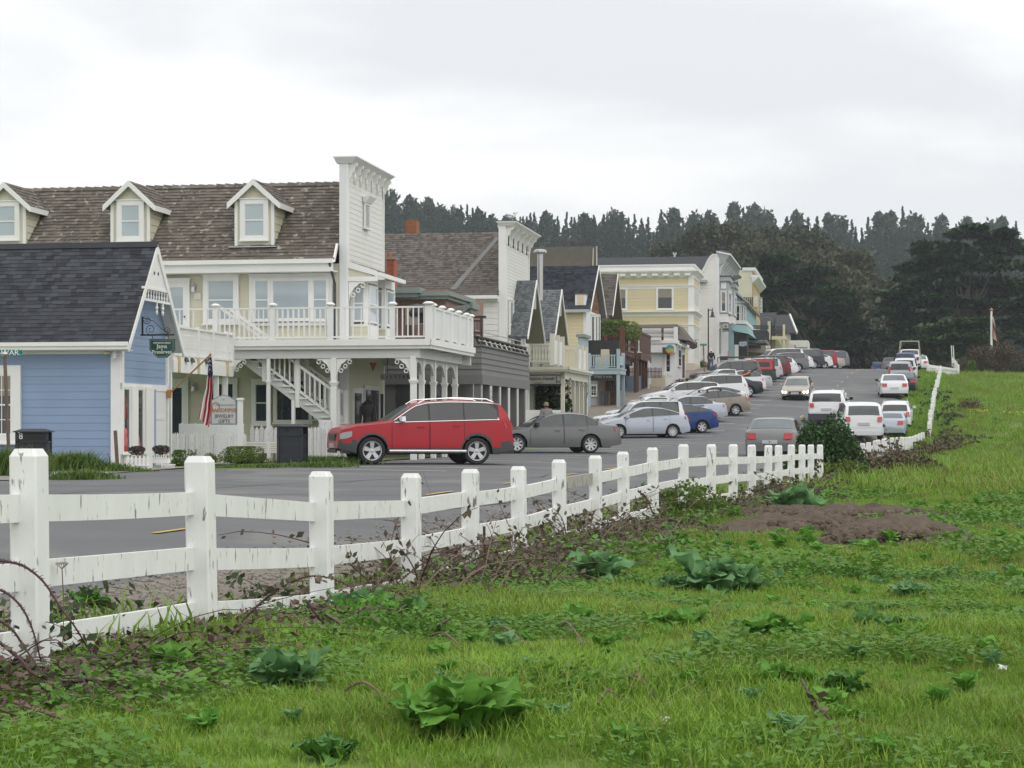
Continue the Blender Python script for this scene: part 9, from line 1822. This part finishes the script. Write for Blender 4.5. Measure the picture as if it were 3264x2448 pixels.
# low broad-leaved ground cover
COV=leafmat('clover_leaf',(.07,.17,.02),(.17,.33,.05),scale=1.5,tr=.3);
def cover_src(n,r,s,hgt):
    C=np.c_[RN.normal(size=(n,2))*r,RN.uniform(.3,1,n)*hgt];return cloud_mesh('cover',C,RN.uniform(.6,1.2,n)*s,COV,flat=.75,aspect=1.05,link=False)
cv1=cover_src(26,.09,.035,.09);cv2=cover_src(40,.16,.055,.14)
X,Y=rnd_field(9000,7,22,.62);k=(noise2(X+3,Y*1.3,1.5) > .60) & (soil_mask(X,Y) < .1);k |= (X < fencex(Y)+1.6) & (RN.random(len(X)) < .6);X,Y=X[k],Y[k];scatter('ground_cover',np.c_[X,Y,hg(X,Y)],RN.uniform(0,6.28,len(X)),RN.uniform(.6,1.3,len(X)),cv1,'low clover-like leaves carpeting the near field')
X,Y=rnd_field(5000,18,60,.75);k=(noise2(X+1,Y*.8,.8) > .62) & (soil_mask(X,Y) < .1);X,Y=X[k],Y[k];scatter('ground_cover',np.c_[X,Y,hg(X,Y)],RN.uniform(0,6.28,len(X)),RN.uniform(.7,1.6,len(X)),cv2,'patches of low leafy weeds in the middle field')
# bare earth: lumpy turned soil
SOILM=M('turned_soil',(.105,.078,.056),.95,.5,5,bump=1.0,bscale=22)
for (cx_,cy_,a,b),lab in zip(SOIL,('large heap of turned brown soil in the field beyond the leafy plants','turned soil ridge behind the main heap','soil mound next to the big cabbage-like plant by the fence','front tongue of spilled soil','small separate patch of bare soil at the right')):
    V=[];Fc=[];n=44
    for j in range(n+1):
        for i in range(n+1):
            u,v=i/n*2-1,j/n*2-1;x,y=cx_+u*a*1.05,cy_+v*b*1.05;d=1-(u*u+v*v);ns=.5+.5*sin(x*5+2*sin(y*4))*cos(y*6+sin(x*7));d -= .5*(.5+.5*sin(x*3.1+1.5*sin(y*2.3)))*(.4+.6*sin(y*3.7+x)**2);z=float(hg(x,y))+(.26*min(1,a/1.5)*max(0,d)**.6*(.3+.9*ns)+.075*R() if d > 0.02 else -.08);V.append((x,y,z-.02))
    for j in range(n):
        for i in range(n):q=j*(n+1)+i;Fc.append((q,q+1,q+n+2,q+n+1))
    o=mk('soil_mound',V,Fc,SOILM,None,True);tag(o,lab,None,None,'stuff')
CL=MB().lathe([(.002,-.02),(.03,-.012),(.036,.006),(.02,.024),(.003,.028)],(0,0,0),6);cl_o=mk('clod',CL.v,CL.f,SOILM,link=False);st_o=mk('pebble',CL.v,CL.f,M('pebble_stone',(.24,.22,.19),.9,.4,8),link=False)
X=np.concatenate([RN.normal(size=420)*a*.45+cx_ for (cx_,cy_,a,b) in SOIL[:4]]);Y=np.concatenate([RN.normal(size=420)*b*.45+cy_ for (cx_,cy_,a,b) in SOIL[:4]]);Zz=hg(X,Y)+np.clip(soil_mask(X,Y),0,1)**.6*.16;scatter('soil_clods',np.c_[X,Y,Zz],RN.uniform(0,6,len(X)),RN.uniform(.5,2.6,len(X)),cl_o,'clods of turned brown soil',tilt=.6)
Y=RN.uniform(9,60,7000);X=Xc(Y)+np.array([redge(v) for v in Y])+RN.normal(size=7000)*.5+.5;scatter('gravel',np.c_[X,Y,H(X,Y)+.055],RN.uniform(0,6,7000),RN.uniform(.2,.8,7000),st_o,'loose gravel on the road shoulder behind the fence',tilt=.5)
# far bare streaks
for (c,x,y,a,b,lab) in (('d7',1640,75,6.5,2.2,'dark streak of bare soil across the upper field'),('d7',1400,210,3.0,1.2,'thin soil streak in the middle distance of the field'),('e5',1040,1160,8,2.5,'dark bare track below the gate fence')):
    p=onground(c,x,y);V=[];Fc=[];n=24
    for j in range(n+1):
        for i in range(n+1):u,v=i/n*2-1,j/n*2-1;xx,yy_=p.x+u*a,p.y+v*b;d=1-(u*u+v*v);V.append((xx,yy_,float(hg(xx,yy_))+(.10*max(0,d)**.5*(.5+.6*R()) if d > 0 else -.1)))
    for j in range(n):
        for i in range(n):q=j*(n+1)+i;Fc.append((q,q+1,q+n+2,q+n+1))
    tag(mk('bare_soil',V,Fc,SOILM,None,True),lab,None,None,'stuff')
# ---------------------------------------------------------------- brambles
CANE=M('purple_brown_cane',(.075,.032,.036),.6,.25,12);CANE2=M('dead_brown_cane',(.17,.11,.085),.75,.3,8);BRL=leafmat('bramble_leaf',(.05,.06,.03),(.19,.13,.10),scale=5,tr=.1);BRG=leafmat('bramble_green_leaf',(.03,.05,.02),(.08,.12,.04),scale=5,tr=.2)
def cane_pts(p,a,L,rise,n=14,droop=1.0,wob=.05):
    pts=[];q=Vector(p);d=Vector((cos(a),sin(a),rise)).normalized();st=L/n
    for i in range(n+1):pts.append(q.copy());d=(d+Vector((U(-wob,wob),U(-wob,wob),-droop*2.0/n*.55+U(-wob,wob)))).normalized();q=q+d*st;g=float(hg(q.x,q.y));q.z=max(q.z,g+.03)
    return pts
def cane(pts,r,label,mat=CANE,leaves=0):
    p=pts[0];e=empty('bramble_cane',p,0,label,'bramble');P=[v-p for v in pts];MB().tube([tuple(v) for v in P],r,6,r*.45).build('stem',mat,e,True);m=MB()
    for i in range(1,len(P)-1):
        for k in range(3):v=P[i].lerp(P[i+1],R());a=U(0,2*pi);dv=Vector((U(-1,1),U(-1,1),U(-1,1))).normalized();m.tube([tuple(v),tuple(v+dv*r*3.2)],r*.45,3,r*.05,cap=False)
    tag(m.build('thorns',mat,e),kind='stuff')
    if leaves:
        C=[]
        for k in range(leaves):i=random.randrange(2,len(P)-1);v=P[i];C+=[tuple(v+Vector((U(-.05,.05),U(-.05,.05),U(-.04,.05)))) for _ in range(3)]
        cloud_mesh('leaves',C,RN.uniform(.035,.06,len(C)),BRL,e,aspect=1.3)
    return e
def from_px(lst,c,Z):return [at(c,x,y,Z+dz) for (x,y,dz) in lst]
def smoothpts(P,n=5):
    out_=[]
    for i in range(len(P)-1):
        p0,p1,p2,p3=P[max(0,i-1)],P[i],P[i+1],P[min(len(P)-1,i+2)]
        for k in range(n):t=k/n;out_.append(.5*((2*p1)+(p2-p0)*t+(2*p0-5*p1+4*p2-p3)*t*t+(3*p1-p0-3*p2+p3)*t*t*t))
    return out_+[P[-1]]
cane(smoothpts(from_px([(-40,600,.2),(20,615,.1),(120,640,0),(220,720,0),(300,840,0),(380,950,0),(460,1080,.1)],'d5',10.0)),.0085,'thick arching thorny cane rising over the first fence post',leaves=0)
cane(smoothpts(from_px([(-30,750,0),(40,780,0),(110,850,0),(160,950,0),(190,1050,0),(205,1120,.1)],'d5',9.9)),.0075,'second thorny cane crossing low over the first fence post')
cane(smoothpts(from_px([(-30,900,0),(60,960,0),(130,1060,0),(200,1160,-.2),(260,1260,-.4),(310,1390,-.7)],'d5',9.9)),.0075,'steep cane running down in front of the first post to the grass',leaves=5)
cane(smoothpts(from_px([(-20,1010,0),(100,1110,0),(180,1190,-.1),(330,1225,-.1),(500,1215,-.1),(640,1250,-.2),(770,1295,-.3),(900,1190,.3),(1000,1150,.3)],'d5',9.7)),.009,'long reddish cane lying across the foot of the first two posts',leaves=4)
cane(smoothpts(from_px([(640,1240,0),(760,1200,0),(900,1190,0),(1020,1200,-.1),(1160,1260,-.2),(1290,1320,-.4),(1460,1370,-.6),(1560,1410,-.7)],'d5',10.0)),.009,'purple cane sweeping right from the second post into the grass',leaves=3)
cane(smoothpts(from_px([(70,1325,0),(200,1370,0),(350,1420,0),(480,1480,0),(580,1550,0),(660,1610,0)],'d5',8.75)),.0105,'pale brown bare cane lying in the near left corner grass',CANE2)
cane(smoothpts(from_px([(80,1480,0),(250,1465,0),(400,1450,0),(560,1425,0),(680,1415,0)],'d5',8.9)),.006,'thin straight twig crossing the yellow flowers',CANE2)
cane(smoothpts(from_px([(1220,920,0),(1300,840,0),(1400,760,0),(1500,710,0),(1580,690,0),(1680,705,0),(1760,740,0)],'d5',12.6)),.009,'thin cane arching over the rail between second and third posts',leaves=4)
cane(smoothpts(from_px([(1550,815,0),(1600,890,0),(1660,950,0),(1740,1010,-.3),(1840,1080,-.6),(1900,1120,-.8)],'d5',13.2)),.010,'stout dark cane leaning from the rail past the third post',leaves=4)
cane(smoothpts(from_px([(860,440,0),(862,520,0),(868,600,0),(875,680,0),(880,740,0)],'d6',20.0)),.016,'upright dark stick standing before the fifth post',leaves=2)
cane(smoothpts(from_px([(1635,260,0),(1680,300,0),(1710,370,0),(1740,420,0),(1765,470,0)],'d6',29)),.016,'tall dark cane curving before the tenth post',leaves=6)
cane(smoothpts(from_px([(1145,430,0),(1160,470,0),(1190,530,0),(1210,570,0),(1250,600,0)],'d6',23.6)),.013,'branched dark cane between the sixth and seventh posts',leaves=6)
for (x0,y0,x1,y1,lab) in ((900,1010,1105,1110,'bare stick lying in the grass below the brambles'),(590,1040,790,1130,'thorny stick lying in the grass right of the fourth post'),(1590,1280,1730,1390,'pale forked stick lying in the lower middle grass'),(1430,1400,1600,1380,'thin horizontal twig in the lower middle grass'),(160,1330,420,1380,'thorny stick lying left of the large rosette'),(1250,990,1350,1080,'short stick lying in the central grass')):
    a,b=onground('d6',x0,y0),onground('d6',x1,y1);a.z+=.06;b.z+=.05;cane(smoothpts([a,a.lerp(b,.35)+Vector((0,.05,.05)),a.lerp(b,.7)+Vector((.03,0,.0)),b]),.008,lab,CANE2)
a,b=onground('d7',720,1430),onground('d7',960,1640);a.z+=.18;b.z+=.03;cane(smoothpts([a,a.lerp(b,.3)+Vector((0,.0,-.01)),a.lerp(b,.6)+Vector((.02,0,.0)),b]),.006,'dark twig with withered leaves at the bottom of the picture',CANE,leaves=3)
# tangle of canes and dry leaves along the fence: one mass per run
def tangle(y0,y1,n,nl,hmax,side=(-.5,.9),lab='',rr=.007,ls=.06,seeds=None,stem=CANE,leaf=BRL,kk=1.0):
    m=MB();C=[]
    for i in range(n):
        y=U(y0,y1);x=float(fencex(y))+U(*side);g=float(hg(x,y));dens=.5+.5*sin(y*1.9)+.3*sin(y*.77);L=U(.4,1.3)*kk*(.6+.6*max(0,dens));pts=cane_pts((x,y,g+.02),U(0,2*pi),L,U(.3,2.2)*hmax,9,U(.6,1.5),.12)
        m.tube([tuple(p) for p in pts],rr*U(.6,1.3),3,rr*.4,cap=False)
        for p in pts[2:]:
            for _ in range(int(nl/n/7+R())):C.append((p.x+U(-.07,.07),p.y+U(-.07,.07),p.z+U(-.05,.05)))
    t=m.build('bramble_tangle',stem);tag(t,lab,kind='stuff');c=cloud_mesh('bramble_leaves',C,RN.uniform(.5,1.3,len(C))*ls,leaf);tag(c,lab.replace('canes','leaves'),kind='stuff')
tangle(8.6,11.6,95,520,.38,(-.2,.9),'tangled purple-brown canes at the foot of the first posts',.0045,.035)
tangle(11.2,15.5,80,500,.35,(-.1,.7),'tangled canes between the second and third posts',.0045,.035)
tangle(16.0,28,420,3200,.55,(-.3,1.1),'tangled dead bramble canes heaped along the middle of the fence',.006,.045,stem=CANE2)
tangle(17.0,27,90,900,.9,(-.2,.5),'dark upright bramble canes along the middle of the fence',.007,.05)
tangle(26.0,44,240,2600,.55,(-.3,.8),'thin bramble canes along the farther posts',.008,.06,stem=CANE2)
tangle(40,62,220,3500,.6,(-.1,1.3),'brown bramble canes near the fence gap',.011,.08,stem=CANE2)
tangle(82,107,300,5000,.75,(-.3,2.4),'brown bramble canes round the second stretch of fence',.018,.12,stem=CANE2,leaf=DRYB,kk=1.3)
tangle(103,140,200,3500,.7,(-.8,1.7),'brown and green bramble canes at the bend of the fence',.018,.14,stem=CANE2,leaf=BRG,kk=1.3)
tangle(9,16,40,600,.45,(-.8,-.2),'green leaved canes behind the lower rail at the left',.005,.05,leaf=BRG)
Y=RN.uniform(8.6,34,9000);X=fencex(Y)+RN.normal(size=9000)*.35+.3;tag(cloud_mesh('leaf_litter',np.c_[X,Y,hg(X,Y)+RN.uniform(.01,.14,9000)],RN.uniform(.02,.05,9000),leafmat('litter_leaf',(.06,.035,.03),(.20,.13,.09),scale=3,tr=.1),flat=.4),'brown dead leaves and stalks littering the foot of the fence',kind='stuff')
# leafy shrubs along the fence foot
thicket('d6',1830,560,33,1.9,1.2,.75,1800,HEDY,.06,'bright green weeds at the foot of the tenth and eleventh posts');thicket('d7',100,470,35,1.4,1.0,.6,1300,HEDY,.06,'bright green weeds in front of the twelfth post')
thicket('d6',400,1060,13.2,1.1,.6,.28,1600,COV,.035,'fern-like low foliage in front of the third post');thicket('d6',260,960,14.3,.8,.5,.3,1100,LF1,.035,'low ferny green clump at the foot of the tall leafy plant')
thicket('d7',900,230,56.5,2.4,1.4,.75,2600,HEDG,.08,'low green and yellow leaves with white flowers below the leafy bush');thicket('d7',1140,190,66,4.5,2.5,.9,3000,DRYB,.1,'brown dried weed heap right of the leafy bush',canes=30,cm=CANE2)
thicket('e5',1000,1500,128,1.9,1.2,1.0,900,DRYB,.08,'clump of tall dry brown stalks in the upper field',canes=60,cm=CANE2);thicket('e5',740,1500,122,2.2,1.5,.5,1500,DRYB,.08,'low dry brown weeds left of the stalks',canes=30,cm=CANE2);thicket('e5',1345,1575,120,.75,.6,.28,900,CYP,.05,'round dark green tuft in the upper field')
# yellow oxalis flowers at the left
YF=M('yellow_petals',(.62,.60,.05),.5,.1,spec=.3);YF2=M('soft_yellow_petals',(.60,.52,.08),.5)
def flower(c,x,y,Z,s,label,grp):
    p=at(c,x,y,Z);g=float(hg(p.x,p.y));e=empty('oxalis_flower',p,U(0,6),label,'flower',grp);m=MB();a0=U(-.6,.6)
    for k in range(5):
        a=2*pi*k/5;b=a+pi/5*.9;c2=a-pi/5*.9;m.poly((0,0,0),(s*.5*cos(c2),s*.5*sin(c2),-s*.9),(s*.75*cos(a),s*.75*sin(a),-s*1.25),(s*.5*cos(b),s*.5*sin(b),-s*.9))
    m.build('petals',YF,e);MB().tube([(0,0,0),(.01,.01,.015),(.02,.02,-.03),(.02,.02,g-p.z)],.0018,4).build('stem',LF1,e);return e
for i,(x,y) in enumerate(((18,1290),(34,1285),(12,1330),(30,1335),(75,1330),(100,1345),(90,1345),(145,1400),(175,1390),(45,1450),(60,1460),(65,1500),(150,1500),(165,1510),(430,1315),(462,1330),(448,1340),(612,1360),(672,1395),(590,1440),(688,1475),(878,1430),(1680,1200),(1676,1190))):flower('d5',x,y,8.9+.001*y if x < 1000 else 12.2,.022,'small yellow drooping flower in the grass at lower left' if x < 1000 else 'small yellow flower on the large leafy plant before the third post','yellow oxalis flowers at the lower left' if x < 1000 else 'yellow flowers on the leafy plant')
YD=[];
for (x,y,n_) in ((1080,1570,26),(1130,1580,18),(1370,1600,10),(1540,1600,12),(1610,1610,22)):
    p=onground('e5',x,y)
    for _ in range(n_):YD.append((p.x+RN.normal()*.22,p.y+RN.normal()*.8,p.z+U(.15,.3)))
tag(cloud_mesh('daffodils',YD,.09,YF2),'scattered yellow flowers in the upper field',kind='stuff')
# small white things: seed heads, litter, blossom
def seedhead(c,x,y,Z,lab):
    p=at(c,x,y,Z);g=float(hg(p.x,p.y));e=empty('seed_head',(p.x,p.y,g),0,lab,'flower');hh_=p.z-g;m=MB();m.tube([(0,0,0),(.01,0,hh_*.6),(0,0,hh_)],.003,5);[m.tube([(0,0,hh_),(.035*cos(a),.035*sin(a),hh_+.03)],.0012,3) for a in np.linspace(0,6.28,14)];m.build('stalk',CANE2,e);C=[(.035*sqrt(R())*cos(a),.035*sqrt(R())*sin(a),hh_+.03+U(-.004,.006)) for a in np.linspace(0,60,90)];cloud_mesh('umbel',C,.008,M('dry_umbel',(.45,.40,.34),.8),e)
seedhead('d5',313,655,10.9,'dry pale umbel seed head on a thin stalk between first and second posts')
for (c,x,y,lab) in (('d7',1735,1215,'small crumpled white litter in the right grass'),('d7',30,1490,'small pale grey leaf or litter at the lower middle')):
    p=onground(c,x,y);o=MB();
    for k in range(7):v=[Vector((U(-.03,.03),U(-.03,.03),U(0,.04))) for _ in range(3)];o.poly(*[tuple(q) for q in v])
    o=o.build('crumpled_paper',WHITE);o.location=(p.x,p.y,p.z+.04);tag(o,lab,'litter')
WB=[]
p=onground('d7',975,165)
for _ in range(40):WB.append((p.x+RN.normal()*.5,p.y+RN.normal()*.3,p.z+U(.1,.8)))
for c,x,y,Z in (('e1',1600,1010,50.6),('e1',960,1050,50.6),('e1',830,915,52.9),('e2',930,1510,46)):
    p=at(c,x,y,Z)
    for _ in range(30):WB.append((p.x+RN.normal()*.18,p.y+RN.normal()*.1-.1,p.z+RN.normal()*.06))
tag(cloud_mesh('white_blossom',WB,.045,WHITE),'tiny white flowers in the verge and weeds',kind='stuff')
# ---------------------------------------------------------------- haze
hz=MB().box(-330,400,-12,900,-6,135).build('haze',None);vm=bpy.data.materials.new('haze_air');vm.use_nodes=True;vn=vm.node_tree.nodes;vl=vm.node_tree.links
for q in list(vn):vn.remove(q)
vo=vn.new('ShaderNodeOutputMaterial');pv=vn.new('ShaderNodeVolumePrincipled');pv.inputs['Color'].default_value=(.86,.91,.97,1);pv.inputs['Density'].default_value=0.00026;pv.inputs['Anisotropy'].default_value=0.3;vl.new(pv.outputs[0],vo.inputs['Volume']);hz.data.materials.append(vm);tag(hz,'thin sea haze over the town',kind='stuff')
